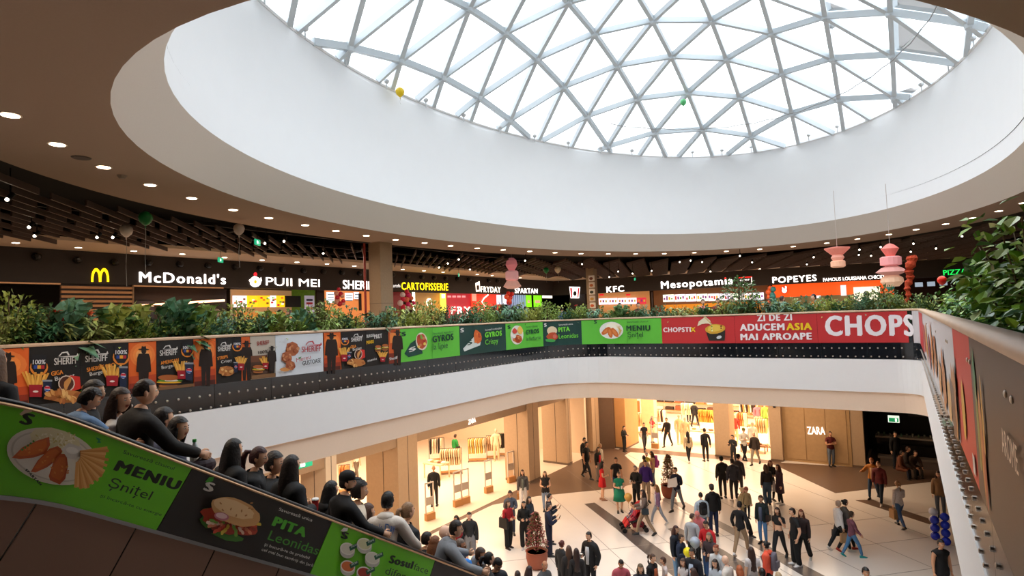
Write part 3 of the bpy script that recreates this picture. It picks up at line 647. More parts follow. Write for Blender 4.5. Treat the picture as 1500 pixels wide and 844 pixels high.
# brown metal cladding panels with joints square to the slope
cl_joints = [einv(55, 733)[0]-1.7, einv(55, 733)[0], einv(196, 777)[0], einv(300, 812)[0]+.42]
d_ = cl_joints[2]-cl_joints[1]; cl = [cl_joints[1]+d_*k for k in range(-1, 16)]
for a, b in zip(cl[:-1], cl[1:]):
    g = .006; pts = []
    tt = einv(200, 768)[1]-.0
    mb = MB(); vs = [efn(a+g, tt, -.014), efn(b-g, tt, -.014), efn(b-g, tt-2.1, -.014), efn(a+g, tt-2.1, -.014)]
    if a < 0.2-cl_joints[1]-3: continue
    vb = [(v[0]-.04, v[1], v[2]) for v in vs]
    mb.add(vs+vb, [(0, 1, 2, 3), (7, 6, 5, 4), (0, 4, 5, 1), (1, 5, 6, 2), (2, 6, 7, 3), (3, 7, 4, 0)])
    mb.build('cladding_panel', m_clad, esc)
strip_side(XN-.06, lambda y: hand(y)-3.0, lambda y: hand(y)-BOT, 'truss_side', mat('#1b1512', .8), .04)
strip_side(XF, lambda y: hand(y)-3.0, lambda y: hand(y)-ESC_DROP-.02, 'truss_side', m_clad, .04)
for i in range(46):
    y = 1.0+i*.4; z = step_z(y)
    if z <= 0.02: break
    MB().box(((XN+XF)/2, y, z-.1), (1.05, .41, .2)).build('step', mat('#2a2b2d', .4, .6), esc)
MB().box(((XN+XF)/2, .1, 6.95), (1.4, 1.7, .2)).build('landing_plate', m_alu, esc)
struct(MB().add([(-11.5, -9, 7.06), (.3, -9, 7.06), (.3, -1.1, 7.06), (-11.5, -1.1, 7.06)], [(0, 1, 2, 3)]).build('floor', m_up))
struct(MB().box((-5.7, -.25, 6.9), (2.3, 2.0, .28)).build('floor', m_up))
# printed side banners
def einv_w(y): return (y-EO_[1])*cs-(hand(y)-.038-EO_[2])*sn
def ebanner(px0, px1, color, label, g=.0):
    """px0/px1: where the banner's top corners meet the rail, as (x, y) or None"""
    s0, s1 = einv(*px0)[0], einv(*px1)[0]
    c = efn((s0+s1)/2, -.3, 0); o = thing('advertising_banner', c, label, 'banner', 'banners on the side of the escalator')
    n = 24; vs = []
    for i in range(n+1):
        s = s0+.002+(s1-s0-.004)*i/n; y = EO_[1]+s*cs                       # a point on the rail line above
        for _ in range(8): y = EO_[1]+(s-((hand(y)-.038-EO_[2])*-sn))/cs if False else y+(s-einv_w(y))*cs
        k_ = max(0.0, min(1.0, (y-.9)/.8)); yb = y-BOT*cs*sn*k_
        for yy, zz in ((y, hand(y)-.038), (yb, hand(yb)-BOT)): vs.append((XN+.03, yy, zz)); vs.append((XN+.015, yy, zz))
    fs = []
    for i in range(n):
        a, b = i*4, (i+1)*4; fs += [(a, a+2, b+2, b), (a+1, b+1, b+3, a+3), (a, b, b+1, a+1), (a+2, a+3, b+3, b+2)]
    fs += [(0, 1, 3, 2), (n*4, n*4+2, n*4+3, n*4+1)]
    sh_ = mesh_obj('printed_sheet', vs, fs, mat(color, .45, var=.05), o)
    bd = Board(efn, einv); bd.sheet = sh_; return o, bd
EG = '#62b812'; EB_ = '#17120f'; ET = '#0d1a0d'
o, bd = ebanner((-12, 574), (280, 683), EG, 'large green escalator banner reading MENIU Șnițel with a full plate of food')
c0 = (74, 668)
bd.ell(c0, 68, 40, '#d9d2c2', 36, .24); bd.ell(c0, 62, 35, '#c4bcab', 36, .24); bd.ell(c0, 59, 33, '#ded7c8', 36, .24)
bd.ell((78, 645), 37, 17, '#dcd2a8', 24, .25, .06, 3)
r = random.Random(4)
for k in range(60): bd.ell((78+33*math.cos(k*2.4)*math.sqrt(r.random()), 645+14*math.sin(k*1.7)*math.sqrt(r.random())), 2.6, 1.1, '#efe7cc' if k % 3 else '#c9b777', 6, k)
def cutlet(pts, col='#b4501a', hi='#d07a34'):
    bd.poly(pts, col); cx = sum(p[0] for p in pts)/len(pts); cy = sum(p[1] for p in pts)/len(pts)
    bd.poly([(cx+(x-cx)*.8, cy+(y-cy)*.75-.8) for x, y in pts], '#c2601f')
    for k in range(9): bd.ell((cx+(r.random()-.5)*26, cy+(r.random()-.5)*10), 2.2, 1.2, hi, 6, k)
cutlet([(9, 668), (24, 653), (44, 644), (63, 638), (64, 650), (58, 662), (40, 668), (20, 670)])
cutlet([(35, 688), (45, 672), (62, 655), (74, 651), (82, 657), (75, 670), (58, 682), (42, 689)])
cutlet([(60, 694), (66, 676), (76, 662), (86, 662), (88, 680), (84, 698), (76, 706), (62, 700)])
bd.poly([(77, 655), (88, 646), (106, 652), (110, 660), (98, 670), (86, 668)], '#cfc8bf'); bd.ell((93, 657), 9, 5, '#e2dcd2', 14, .2)
for k in range(22):
    a = (-.25+k*.085); l = 36+6*r.random(); x, y = 96+k*.1, 660+k*.35; ca, sa = math.cos(a+.1), math.sin(a+.1); x0, y0 = x+8*ca, y+6*sa
    bd.poly([(x0-sa*2, y0+ca*2), (x0+sa*2, y0-ca*2), (x0+ca*l+sa*2, y0+sa*l-ca*2), (x0+ca*l-sa*2, y0+sa*l+ca*2)], ('#d89a52', '#c98640', '#e3ad68')[k % 3])
bd.text('SPARTAN', (44, 708), (20, 680), -5, '#22302a', .05) if False else bd.text('SPARTAN', (22, 684), (44, 706), 5, '#22302a', .04)
for k in range(5): bd.ell((18+k*4, 655-k*3), 2, 1.6, '#3d7a2a', 6, k)
bd.text('S', (14, 617), (28, 620), 17, ET, .05); bd.poly([(13, 604), (20, 598), (32, 597), (31, 601), (22, 603), (16, 606)], '#b59a7c')
bd.text('Savurează clasicul', (162, 660), (236, 684.5), 5.5, ET, .01)
bd.text('MENIU', (150, 684), (240, 713), 16.5, ET, .06)
bd.text('Șnițel', (139, 707), (200, 727), 15, ET, -.004)
bd.text('și încarcă-te cu energie', (128, 722), (217, 750), 5, ET, -.002)
bd.poly([(122, 637), (131, 640), (126, 642)], '#1c7a4a'); bd.poly([(124, 645), (130, 645), (127, 640)], '#1c7a4a'); bd.done(o)
o, bd = ebanner((280.4, 683), (486, 758), EB_, 'black escalator banner reading PITA Leonidas with a filled sandwich')
bd.text('S', (295, 717), (306, 720), 14, '#d5d0c8', .05); bd.poly([(297, 705), (303, 698), (310, 698), (308, 704), (301, 706)], '#3f9a2a')
bd.ell((308, 765), 20, 10, '#3f7a22', 14, .5, .3, 2); bd.ell((302, 752), 9, 7, '#4f8f2a', 10, .3, .35, 4); bd.ell((330, 782), 22, 7, '#3f7a22', 12, .25, .35, 5)
bd.ell((331, 763), 41, 18, '#a8351a', 22, .32, .14, 6)
for k in range(60):
    a = k*2.399; q = math.sqrt((k+.5)/60); bd.ell((332+38*q*math.cos(a), 765+15*q*math.sin(a)), 4.2, 2.6, ('#c8482a', '#8c2c16', '#d9805a', '#e8c8b0', '#6f9a35', '#a8351a', '#d0b03c')[k % 7], 7, a, .2, k)
bd.ell((334, 747), 38, 18.5, '#c8955c', 24, .35, .03, 7); bd.ell((331, 742), 31, 12, '#dcb684', 20, .35, .05, 8)
for k in range(10): bd.ell((334+24*math.cos(k*2.2), 743+9*math.sin(k*1.6)), 2.4, 1.2, '#a8703c', 6, k)
bd.ell((312, 753), 11, 6, '#b86a78', 14, .2); bd.ell((312, 752), 8.5, 4, '#d9b0b0', 14, .2)
bd.text('Savurează unica', (395, 744.5), (444, 761), 5, '#d8d4cc', .01); bd.text('PITA', (386, 766), (432, 783), 15, '#4fae2c', .06)
bd.text('Leonidas', (378, 786), (451, 809), 15, '#3f8f2a', -.002); bd.text('și bucură-te de probabil', (373, 795), (439, 815), 4.6, '#c9c5be', -.002); bd.text('cel mai bun sandviș din țară', (369, 802), (444, 826), 4.6, '#c9c5be', -.002); bd.done(o)
o, bd = ebanner((486.4, 758), (636, 816), EG, 'green escalator banner reading Sosul face diferența with five sauce cups')
bd.text('S', (496, 787), (504, 789.5), 10.5, ET, .05); bd.poly([(495, 777), (500, 772), (506, 773), (505, 777), (499, 778)], '#c9cfc0')
for x, y, c in ((505, 804, '#cfcab8'), (529, 797, '#c9c79a'), (540, 817, '#d3d0c0'), (503, 829, '#c8642c'), (526, 838, '#9c2a1a')):
    bd.ell((x, y+3), 11, 10, '#b9b6ac', 18, .3); bd.ell((x, y-1), 11, 9, '#dedacd', 18, .3); bd.ell((x, y-1), 9.3, 7.2, c, 18, .3)
    bd.poly([(x+2, y-4), (x+15, y-10), (x+16, y-4), (x+4, y+2)], '#14523a'); bd.text('SOS', (x+5, y-2.5), (x+13.5, y-6.3), 2.6, '#cfe0d0', .02)
bd.text('Sosul', (562, 822), (595, 831), 12, ET, .06); bd.text('face', (597, 832), (618, 839), 10.5, ET, -.002); bd.text('diferența', (555, 838), (610, 856), 12, ET, -.002); bd.done(o)
ebanner((636.4, 816), (860, 903), '#241b16', 'plain dark brown end section of the escalator side banner')
# ================================================================== food court on the upper floor
XS = -25.0
m_fas = mat('#2e2622', .7, var=.15, scale=8)
FC = on_z(832, 432, 10.08)                                       # inner corner of the shop row
CX, CY = XS, 43.5
def farY(x): return 43.5+(x-XS)*.235                             # far row slants slightly
AF = math.atan(.235)
struct(boxo('wall_left_fascia', (XS-.5, -9, 10.08), (XS, CY, 11.3), m_fas))
fw = struct(MB().add([(XS, CY, 10.08), (27, farY(27), 10.08), (27, farY(27), 11.3), (XS, CY, 11.3), (XS, CY+.5, 10.08), (27, farY(27)+.5, 10.08)], [(0, 1, 2, 3), (0, 4, 5, 1)]).build('wall_far_fascia', m_fas))
m_strip = mat('#d8bfa4', .8, var=.03)
struct(boxo('trim_6', (XS, -9, 11.3), (-22.4, CY, 11.42), m_strip))
struct(MB().prism([(-22.4, CY-2.2), (27, farY(27)-2.0), (27, farY(27)), (XS, CY), (-22.4, CY)], 11.3, 11.42).build('trim_7', m_strip))
m_lamp = mat('#ffe6c8', .5, emit=14.0, var=0); m_lampd = mat('#ffd9b0', .5, emit=9.0, var=0); m_ringl = mat('#c9b49e', .5)
_dl = {}
def downlight(p, label, group, r=.085):
    if 'a' not in _dl:
        _dl['a'] = MB().lathe([(1.0, -.06), (1.0, .0)], (0, 0, 0), 14).build('lens', m_lamp); _dl['b'] = MB().lathe([(1.0, -.03), (1.3, -.02), (1.3, .02)], (0, 0, 0), 14).build('bezel', m_ringl)
        ma, mb_ = _dl['a'].data, _dl['b'].data; bpy.data.objects.remove(_dl['a']); bpy.data.objects.remove(_dl['b']); _dl['a'], _dl['b'] = ma, mb_
    o = empty('recessed_downlight', p, 0, label, 'ceiling light', group)
    inst('lens', _dl['a'], o, (0, 0, 0), (0, 0, 0), (r, r, .2)); inst('bezel', _dl['b'], o, (0, 0, 0), (0, 0, 0), (r, r, .2)); return o
DLP = [(15,168),(84,211),(152,244.5),(220,270.6),(281,290),(341.5,307),(393.7,319),(447,329.5),(492,338),(536.5,345),(579.6,351),(622,355.7),(660,360),(699,363.5),(737,366),(776,368),(813,370),(851,371.4),(891,371.8),(931,371.8),(973,371.4),(1017,370),(1064,368),(1113,365),(1162,361),(1211,356),(1256,350),(1302,343.3),(1342,336),(1385,328),(1425,319),(1463,309),(1499,297)]
for x, y in DLP:
    p = on_z(x, y, ZC); downlight((p[0], p[1], ZC-.004), 'round recessed downlight glowing in the plaster ring round the oval opening', 'downlights around the oval opening', .105)
for x, y in [(23,355.5),(115,362.5),(196,367.5),(267,372),(329,377),(384,381),(435,384),(479,386.5),(519,389.5),(590,394.5),(621,396.5),(649,398.5),(699,402),(721,403.5),(762,407),(1113,394),(1150,391.5),(1235,386),(1330,380.5),(1379,377.5)]:
    p = on_z(x, y, 11.3); downlight((p[0], p[1], 11.296), 'round recessed downlight in the pale ceiling strip above the shop fronts', 'downlights above the shop fronts', .1)
p = on_z(119, 231, ZC); tag(MB().lathe([(.13, -.015), (.15, 0)], (p[0], p[1], ZC), 14).build('ceiling_speaker', mat('#3c2c22')), 'dark round speaker grille in the plaster ceiling', 'speaker')
p = on_z(179, 257, ZC); tag(MB().lathe([(.05, -.06), (.09, 0)], (p[0], p[1], ZC), 12).build('smoke_detector', mat('#8d7a6a')), 'small round smoke detector on the plaster ceiling', 'smoke detector')
# ---- slatted ceiling: baffles hung in staggered rows
cs_ = thing('ceiling', (-18, 20, 11.2), kind='structure'); m_slat = mat('#4c3a2f', .5, .1, var=.2, scale=3); ua = math.radians(47)
dx, dy = -math.sin(ua), math.cos(ua); nx_, ny_ = math.cos(ua), math.sin(ua)
def in_e(x, y, g=.25):
    t = math.radians(-97.8); a, b = x+5.9, y-16.85; u = a*math.cos(t)+b*math.sin(t); w = -a*math.sin(t)+b*math.cos(t); return (u/(16.26+g))**2+(w/(10.5+g))**2 < 1
sm = MB().box((0, 0, 0), (.04, 2.3, .14)).build('slat', m_slat); sme = sm.data; bpy.data.objects.remove(sm)
cand = []
for a in range(-84, 154):
    for b in range(-14, 24):
        la = a*.36; lb = b*2.75+(a % 4)*.69; x = -18+nx_*la+dx*lb; y = 16+ny_*la+dy*lb
        ok = -22.2 < x < 4 and -3 < y < farY(x)-2.6
        for e in (-1.1, 0, 1.1):
            if in_e(x+dx*e, y+dy*e) or x+dx*e < -22.2: ok = False
        if ok: cand.append((x, y))
cand.sort(key=lambda q: math.hypot(q[0], q[1])); rest = MB()
for k, (x, y) in enumerate(cand):
    if k < 285: inst('slat', sme, cs_, (x+18, y-20, 0), (0, 0, ua))
    else: rest.box((x, y, 11.2), (.04, 2.3, .14), ua)
if rest.v: rest.build('slat', m_slat, cs_)['kind'] = 'stuff'
cf = MB()
for k in range(7): cf.bar((-22.3+k*.01, -3+k*7, 11.62), (-17.2, -3+k*7, 11.62), .1, .16)
for x in (-21.6, -19.6, -17.6): cf.bar((x, -5, 11.5), (x, 42, 11.5), .08, .1)
cf.build('service_duct', mat('#1a1614', .5), cs_)
r = random.Random(5)
SPOT = [(15,290,11),(46,331,11),(54,344,10.9),(145,346,11),(168,346,11),(418,352,11),(390,355,11),(475,370,11),(657,385,11),(673,379,11),(644,391,11),(689,394,11),(770,381,11),(853,386,11),(996,383,11),(1012,381,11),(1029,383,11),(1084,374,11),(1102,383.5,11),(1192,376,11),(1182,386.5,11),(1259,365,11),(1258,372.5,11),(1276,374,11),(1290,361,11),(1334,368,11),(1338,356,11),(1371,363,11),(1409,345,11),(893,405,10.4),(906,397,10.7),(927,400,10.6),(955,396,10.7),(1041,397,10.6)]
for x, y, z in SPOT:
    p = on_z(x, y, z)
    if p[1] > 52 or p[1] < 0: p = on_Y(x, y, 38)
    o = thing('ceiling_spotlight', tuple(p), 'small black track spotlight hanging among the dark ceiling slats', 'spotlight', 'spotlights among the ceiling slats')
    MB().tube([(p[0], p[1], p[2]+.08), (p[0], p[1], 11.6)], .012, 5).build('rod', m_black, o)
    MB().tube([(p[0], p[1]+.05, p[2]+.1), (p[0], p[1]-.03, p[2]-.02)], .045, 8).build('housing', m_black, o)
    MB().ball((p[0], p[1]-.05, p[2]-.04), .035, 8, 6).build('lamp_lens', mat('#fff0d8', .5, emit=16, var=0), o)
# round black speakers on the fascia
for x, y in [(54,376),(114,381),(168,384),(218,385),(264,387),(305,389),(345,391),(381,393),(414,395),(445,396.5),(474,398),(501,399),(527,400.5),(575,403),(597,405),(618,406),(636,407),(653,408),(670,408.5),(687,409.5),(716,411),(729,411.5)]:
    p = on_X(x, y, XS+.1); o = thing('fascia_spotlight', tuple(p), 'round black spotlight mounted on the dark shop fascia', 'spotlight', 'round black lamps on the fascia')
    MB().tube([(XS, p[1], p[2]), (XS+.1, p[1], p[2])], .13, 12).build('mount', m_black, o); MB().ball((XS+.16, p[1], p[2]), .12, 10, 8).build('lamp_head', mat('#0c0b0b', .3), o)
# ---- lettering boards
class Plane(Board):
    pass
bl = Board(lambda u, v, w: (XS+w, u, v), lambda x, y: tuple(on_X(x, y, XS)[1:]))
def finv(x, y):
    d = ray(x, y); t = (43.5+.235*25.0)/(d[1]-.235*d[0]); p = EYE+d*t; return (p[0], p[2])
bf = Board(lambda u, v, w: (u+w*.23, 43.5+(u-XS)*.235-w, v), finv)
def sign(board, label, base, fn_):
    s = thing('illuminated_sign', base, label, 'sign'); board.items = {}; board.layer = 20; fn_(board)
    for (nm, col, em), mb in board.items.items(): mb.build(nm, mat(col, .5, var=0, emit=em), s)
    board.items = {}; return s
bp = lambda x, y: tuple(on_X(x, y, XS)); fp = lambda x, y: (lambda q: (q[0], farY(q[0]), q[1]))(finv(x, y))
def arches(b):
    def arch(x0, x1, xi):
        o_ = []; i_ = []
        for k in range(13):
            t = k/12; a = math.pi*t; xm = (x0+x1)/2; rx = (x1-x0)/2
            o_.append((xm-rx*math.cos(a), 413-20*math.sin(a)**.75 if 0 < t < 1 else 413)); i_.append((xm-(rx-3.3)*math.cos(a), 413-15.5*math.sin(a)**.85 if 0 < t < 1 else 413))
        for k in range(12): b.poly([o_[k], o_[k+1], i_[k+1], i_[k]], '#f6c60a', 'emblem', True, 3.0)
    arch(133, 147.5, 0); arch(144.5, 159, 0)
sign(bl, 'glowing yellow double arch emblem on the dark fascia', bp(146, 404), arches)
sign(bl, "large white illuminated lettering McDonald's on the fascia", bp(268, 408), lambda b: b.text("McDonald's", (204, 413.5), (330, 416.5), 15.5, '#fff4ee', .055, emit=4))
def pui(b):
    b.ell((373.5, 413), 8, 8, '#fff4ec', 14, emit=3.5, jag=.1); b.poly([(364, 411), (367, 408), (372, 412), (370, 418)], '#fff4ec', 'emblem', True, 3.5); b.poly([(379, 410), (382, 406), (383, 411), (380, 417)], '#fff4ec', 'emblem', True, 3.5)
    b.ell((373.5, 402), 2.6, 3, '#e8202a', 8, emit=2); b.ell((373.5, 413), 2.2, 3, '#e8a41a', 8, emit=2)
    b.text('PUII MEI', (389, 418), (468, 420.5), 12, '#fff4ec', .01, emit=4)
sign(bl, 'white illuminated PUII MEI lettering with a small hen emblem', bp(415, 412), pui)
sign(bl, 'white illuminated SHERIFF lettering cut off by the square column', bp(523, 415), lambda b: b.text('SHERIFF', (502, 423), (551, 425), 13, '#fff2ec', .03, emit=4))
sign(bl, 'small white script sign between column and yellow lettering', bp(581, 418), lambda b: b.text('Kartofis', (573, 421), (586, 421), 5, '#e8e4e0', .0, emit=2))
sign(bl, 'yellow illuminated CARTOFISSERIE lettering on the fascia', bp(622, 418), lambda b: b.text('CARTOFISSERIE', (588, 424.5), (656, 425.5), 11, '#f2d80c', .05, emit=3.5))
def fry(b): b.poly([(696, 415), (702, 412), (703, 427), (697, 427.5)], '#fff0dc', 'emblem', True, 3); b.poly([(697.6, 418), (701.5, 418), (701.5, 425), (697.8, 425)], '#4a2c1c', 'emblem', True); b.text('FRYDAY', (704, 428), (733, 428.6), 8.5, '#fff2dc', .045, emit=4)
sign(bl, 'cream illuminated FRYDAY lettering with small bag emblem', bp(715, 422), fry)
sign(bl, 'white illuminated SPARTAN lettering right of the pink lantern', bp(770, 424), lambda b: b.text('SPARTAN', (754, 429.5), (787, 430), 7.5, '#fff8f0', .05, emit=4))
def kb(b): b.poly([(834, 420), (850, 420.5), (848.5, 437), (836, 437)], '#f4ecec', 'emblem', True, 2.5); b.poly([(835, 422), (838, 422), (838.6, 436), (837, 436)], '#c8202c', 'emblem', True, 1); b.poly([(846.6, 422), (849, 422), (847.6, 436), (846, 436)], '#c8202c', 'emblem', True, 1); b.ell((842.3, 430), 2.6, 3.6, '#2a2426', 10)
sign(bf, 'white illuminated bucket emblem with red stripes by the inner corner', fp(842, 430), kb)
sign(bf, 'white illuminated KFC lettering on the far fascia', fp(901, 424), lambda b: b.text('KFC', (889, 428.5), (914, 427), 8.5, '#fff6ee', .06, emit=4))
sign(bf, 'white illuminated Mesopotamia lettering on the far fascia', fp(1020, 416), lambda b: (b.text('Mesopotamia', (969, 423), (1074, 416), 10.5, '#fff8f4', .05, emit=4), b.ell((1062.5, 408), 1.5, 1.6, '#e83024', 8, emit=2)))
def box2(b): b.poly([(1082, 406.5), (1101.5, 405), (1101.5, 406.3), (1082, 407.8)], '#e0241c', 'emblem', True, 2); b.poly([(1100.3, 406), (1101.6, 406), (1101.6, 417), (1100.3, 417)], '#e8e4e4', 'emblem', True, 1.5); b.poly([(1088, 416.6), (1101.6, 415.8), (1101.6, 417), (1088, 417.8)], '#e8e4e4', 'emblem', True, 1.5); b.text('doner', (1084, 412), (1098, 411), 3.5, '#f0e8e8', .03, emit=3)
sign(bf, 'small framed sign with red top bar right of the Mesopotamia lettering', fp(1092, 411), box2)
sign(bf, 'white illuminated POPEYES lettering on the far fascia', fp(1164, 411), lambda b: b.text('POPEYES', (1132, 415), (1196, 411.5), 9, '#fff6f0', .055, emit=4))
sign(bf, 'small white lettering FAMOUS LOUISIANA CHICKEN beside POPEYES', fp(1253, 408), lambda b: b.text('FAMOUS LOUISIANA CHICKEN', (1206, 412.5), (1302, 407.5), 5, '#fff6f0', .03, emit=3))
sign(bf, 'green illuminated PIZZA lettering half hidden by the large shrub', fp(1400, 400), lambda b: b.text('PIZZA', (1382, 403.5), (1416, 401), 7.5, '#19c04a', .03, emit=2.5))
# ---- shop interiors: back walls, counters, menu boards, all built behind the fascia line
struct(boxo('wall_left_shops', (XS-4.6, -9, 7.05), (XS-4.4, CY+6, 11.3), mat('#1d1613', .8)))
fb_ = Board(lambda u, v, w: (u, farY(u)+4.0-w, v)); q = [(XS, farY(XS)+4), (27, farY(27)+4)]
struct(MB().add([(q[0][0], q[0][1], 7.05), (q[1][0], q[1][1], 7.05), (q[1][0], q[1][1], 11.3), (q[0][0], q[0][1], 11.3)], [(0, 1, 2, 3)]).build('wall_far_shops', mat('#3a2418', .8)))
struct(MB().add([(XS-5, -9, 10.2), (XS, -9, 10.2), (XS, CY, 10.2), (XS-5, CY+8, 10.2)], [(0, 1, 2, 3)]).build('ceiling', mat('#2a211c')))
struct(MB().add([(XS, CY, 10.2), (27, farY(27), 10.2), (27, farY(27)+5, 10.2), (XS-5, CY+5, 10.2)], [(0, 1, 2, 3)]).build('ceiling', mat('#2a211c')))
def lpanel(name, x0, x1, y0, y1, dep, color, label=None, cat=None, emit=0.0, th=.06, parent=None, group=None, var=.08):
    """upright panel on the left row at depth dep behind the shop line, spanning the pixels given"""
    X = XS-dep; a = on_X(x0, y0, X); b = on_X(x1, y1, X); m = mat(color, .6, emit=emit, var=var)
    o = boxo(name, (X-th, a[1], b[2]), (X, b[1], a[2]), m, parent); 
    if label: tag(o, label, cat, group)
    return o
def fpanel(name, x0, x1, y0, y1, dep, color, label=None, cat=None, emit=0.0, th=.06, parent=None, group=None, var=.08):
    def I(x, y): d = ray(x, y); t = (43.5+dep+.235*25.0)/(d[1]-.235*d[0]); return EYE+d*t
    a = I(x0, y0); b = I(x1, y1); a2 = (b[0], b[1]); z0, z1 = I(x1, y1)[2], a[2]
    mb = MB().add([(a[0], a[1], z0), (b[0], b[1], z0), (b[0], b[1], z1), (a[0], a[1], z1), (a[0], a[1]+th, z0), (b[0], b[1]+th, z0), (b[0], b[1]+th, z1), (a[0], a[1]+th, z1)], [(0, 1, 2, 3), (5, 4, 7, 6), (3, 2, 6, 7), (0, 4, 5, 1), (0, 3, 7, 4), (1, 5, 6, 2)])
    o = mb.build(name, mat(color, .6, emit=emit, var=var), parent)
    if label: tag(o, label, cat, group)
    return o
# far-left burger restaurant
w0, w1 = on_X(88.5, 430, XS)[1], on_X(196, 430, XS)[1]
sc = thing('slatted_screen', (XS, (w0+w1)/2, 7.05), 'lit wooden screen of horizontal slats below the yellow arch emblem', 'screen')
boxo('backing', (XS-.12, w0, 7.05), (XS-.06, w1, 10.06), mat('#2a1a10'), sc)
for k in range(17): boxo('slat', (XS-.06, w0+.02, 10.0-.17*k-.09), (XS+.02, w1-.02, 10.0-.17*k), mat('#c08a58', .5, var=.15), sc)
boxo('frame', (XS-.1, w1-.06, 7.05), (XS+.03, w1, 10.07), mat('#8a6a4a'), sc)
struct(boxo('trim_8', (XS-.05, -5, 10.04), (XS+.03, w0, 10.09), mat('#c28a5a', .4, emit=.25)))
struct(boxo('trim_9', (XS-.05, w1, 10.03), (XS+.03, on_X(327, 420, XS)[1], 10.08), mat('#c28a5a', .4, emit=.25)))
lpanel('tiled_wall', 197, 332, 421, 470, 1.6, '#3b2f2a', 'dark brown tiled back wall of the burger restaurant', 'wall panel')
lpanel('tiled_wall', 197, 226, 441, 470, 1.5, '#3c3a48', 'dark bluish lower panel at the left of the restaurant front', 'wall panel')
a, b = on_X(206, 448, XS-1.3), on_X(329, 440, XS-.6)
tag(MB().bar(a, b, .06, .1).build('linear_lamp', mat('#ffb888', .5, emit=5, var=0)), 'slanting copper-coloured linear lamp inside the dark restaurant', 'lamp')
# chicken shop with coloured menu boards
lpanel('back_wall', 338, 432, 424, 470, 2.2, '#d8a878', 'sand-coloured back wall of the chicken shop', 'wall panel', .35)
for x0, x1, c, l in ((341, 362, '#f0e4ea', 'pale menu board with red and green pictures'), (362, 377, '#f0c020', 'yellow menu board with pictures of chicken'), (377, 396, '#f2b818', 'deeper yellow menu board with white dishes'), (396, 405, '#e6e0ee', 'narrow white menu sheet between yellow boards'), (405, 418, '#f2b818', 'yellow menu board next to the black screen')):
    o = thing('menu_board', tuple(on_X(x0, 445, XS-1.2)), l+' in the chicken shop', 'menu board', 'menu boards of the chicken shop')
    lpanel('board', x0+.4, x1-.4, 433, 450, 1.2, c, emit=1.5, parent=o); r = random.Random(x0)
    for k in range(5):
        x = x0+1+(x1-x0-4)*r.random(); y = 434+12*r.random(); lpanel('picture', x, x+3.2, y, y+2.6, 1.13, ('#c8302a', '#f8f0e8', '#7a4a20', '#e07a20', '#6a9a30')[k], emit=.9, parent=o, th=.02)
o = thing('menu_screen', tuple(on_X(430, 442, XS-1.1)), 'switched-off black screen at the right of the yellow menus', 'screen'); lpanel('screen', 418.5, 440.5, 434, 449.5, 1.1, '#0a090a', parent=o)
lpanel('frame', 418, 441, 433.5, 450, 1.14, '#1c1a1a', parent=o)
lpanel('moss_wall', 428, 462, 424.5, 462, 1.7, '#5f7a1c', 'yellow-green moss wall behind the hanging banner', 'wall panel', .25, var=.5)
o = thing('hanging_banner', tuple(on_X(454, 448, XS-.9)), 'pale lilac hanging banner with lettering in front of the moss wall', 'banner'); lpanel('cloth', 446, 461, 433, 465, .9, '#c8c4dc', emit=.3, parent=o, th=.02)
for y, c in ((438, '#2a2a48'), (443, '#c82838'), (450, '#d85a20'), (457, '#c8342a')): lpanel('printed_picture', 449, 458, y, y+3, .86, c, parent=o, th=.01)
lpanel('counter', 338, 428, 458, 472, .9, '#d88a3a', 'orange lit counter of the chicken shop behind the shrubs', 'counter', .6)
lpanel('shelf_wall', 464, 475, 425, 470, .8, '#2a1a16', 'dark narrow shelf wall left of the orange counter shop', 'shelf')
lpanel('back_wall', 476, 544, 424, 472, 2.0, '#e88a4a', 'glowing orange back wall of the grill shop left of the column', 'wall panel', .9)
for x0, x1, y0, y1 in ((479, 490, 428, 444), (506, 517, 429, 440), (519, 526, 428, 438)): 
    o = thing('menu_board', tuple(on_X(x0, 440, XS-1.2)), 'white lit menu board %s in the orange grill shop' % {479: 'left of the balloons', 506: 'right of the balloons', 519: 'farthest right'}[x0], 'menu board'); lpanel('board', x0, x1, y0, y1, 1.2, '#e4ecf2', emit=1.6, parent=o)
    for k in range(3): lpanel('price_line', x0+1, x1-1, y0+3+k*4, y0+4+k*4, 1.15, '#5a6a7a', parent=o, th=.01)
lpanel('partition', 526, 530, 430, 455, .9, '#3a2018', 'dark partition beside the orange wall', 'wall panel')
# right of the column
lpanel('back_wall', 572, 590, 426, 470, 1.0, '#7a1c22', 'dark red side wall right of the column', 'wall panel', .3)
lpanel('light_strip', 604.5, 608.5, 426, 455, .3, '#fff2c8', 'vertical bright lamp strip beside the balloon ring', 'lamp', 4)
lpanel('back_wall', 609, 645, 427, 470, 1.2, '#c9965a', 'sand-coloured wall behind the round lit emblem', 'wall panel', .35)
o = thing('round_emblem', tuple(on_X(629, 443, XS-1.1)), 'round glowing white emblem on the sand-coloured wall', 'sign'); p = on_X(629, 443, XS-1.14); MB().tube([(XS-1.19, p[1], p[2]), (XS-1.1, p[1], p[2])], .26, 18).build('disc', mat('#fff6e0', .5, emit=3), o); MB().tube([(XS-1.1, p[1], p[2]), (XS-1.08, p[1], p[2])], .17, 14).build('face', mat('#c98a5a', .5, emit=.5), o)
o = thing('menu_board', tuple(on_X(649, 445, XS-.8)), 'tall yellow lit menu panel left of the red shop', 'menu board'); lpanel('board', 645, 654, 428, 458, .8, '#f6d84a', emit=1.8, parent=o); lpanel('picture', 647, 652, 431, 437, .75, '#fff8e0', emit=2, parent=o, th=.01)
lpanel('back_wall', 654, 690, 428, 470, 1.4, '#b8333c', 'crimson back wall of the red shop', 'wall panel', .8)
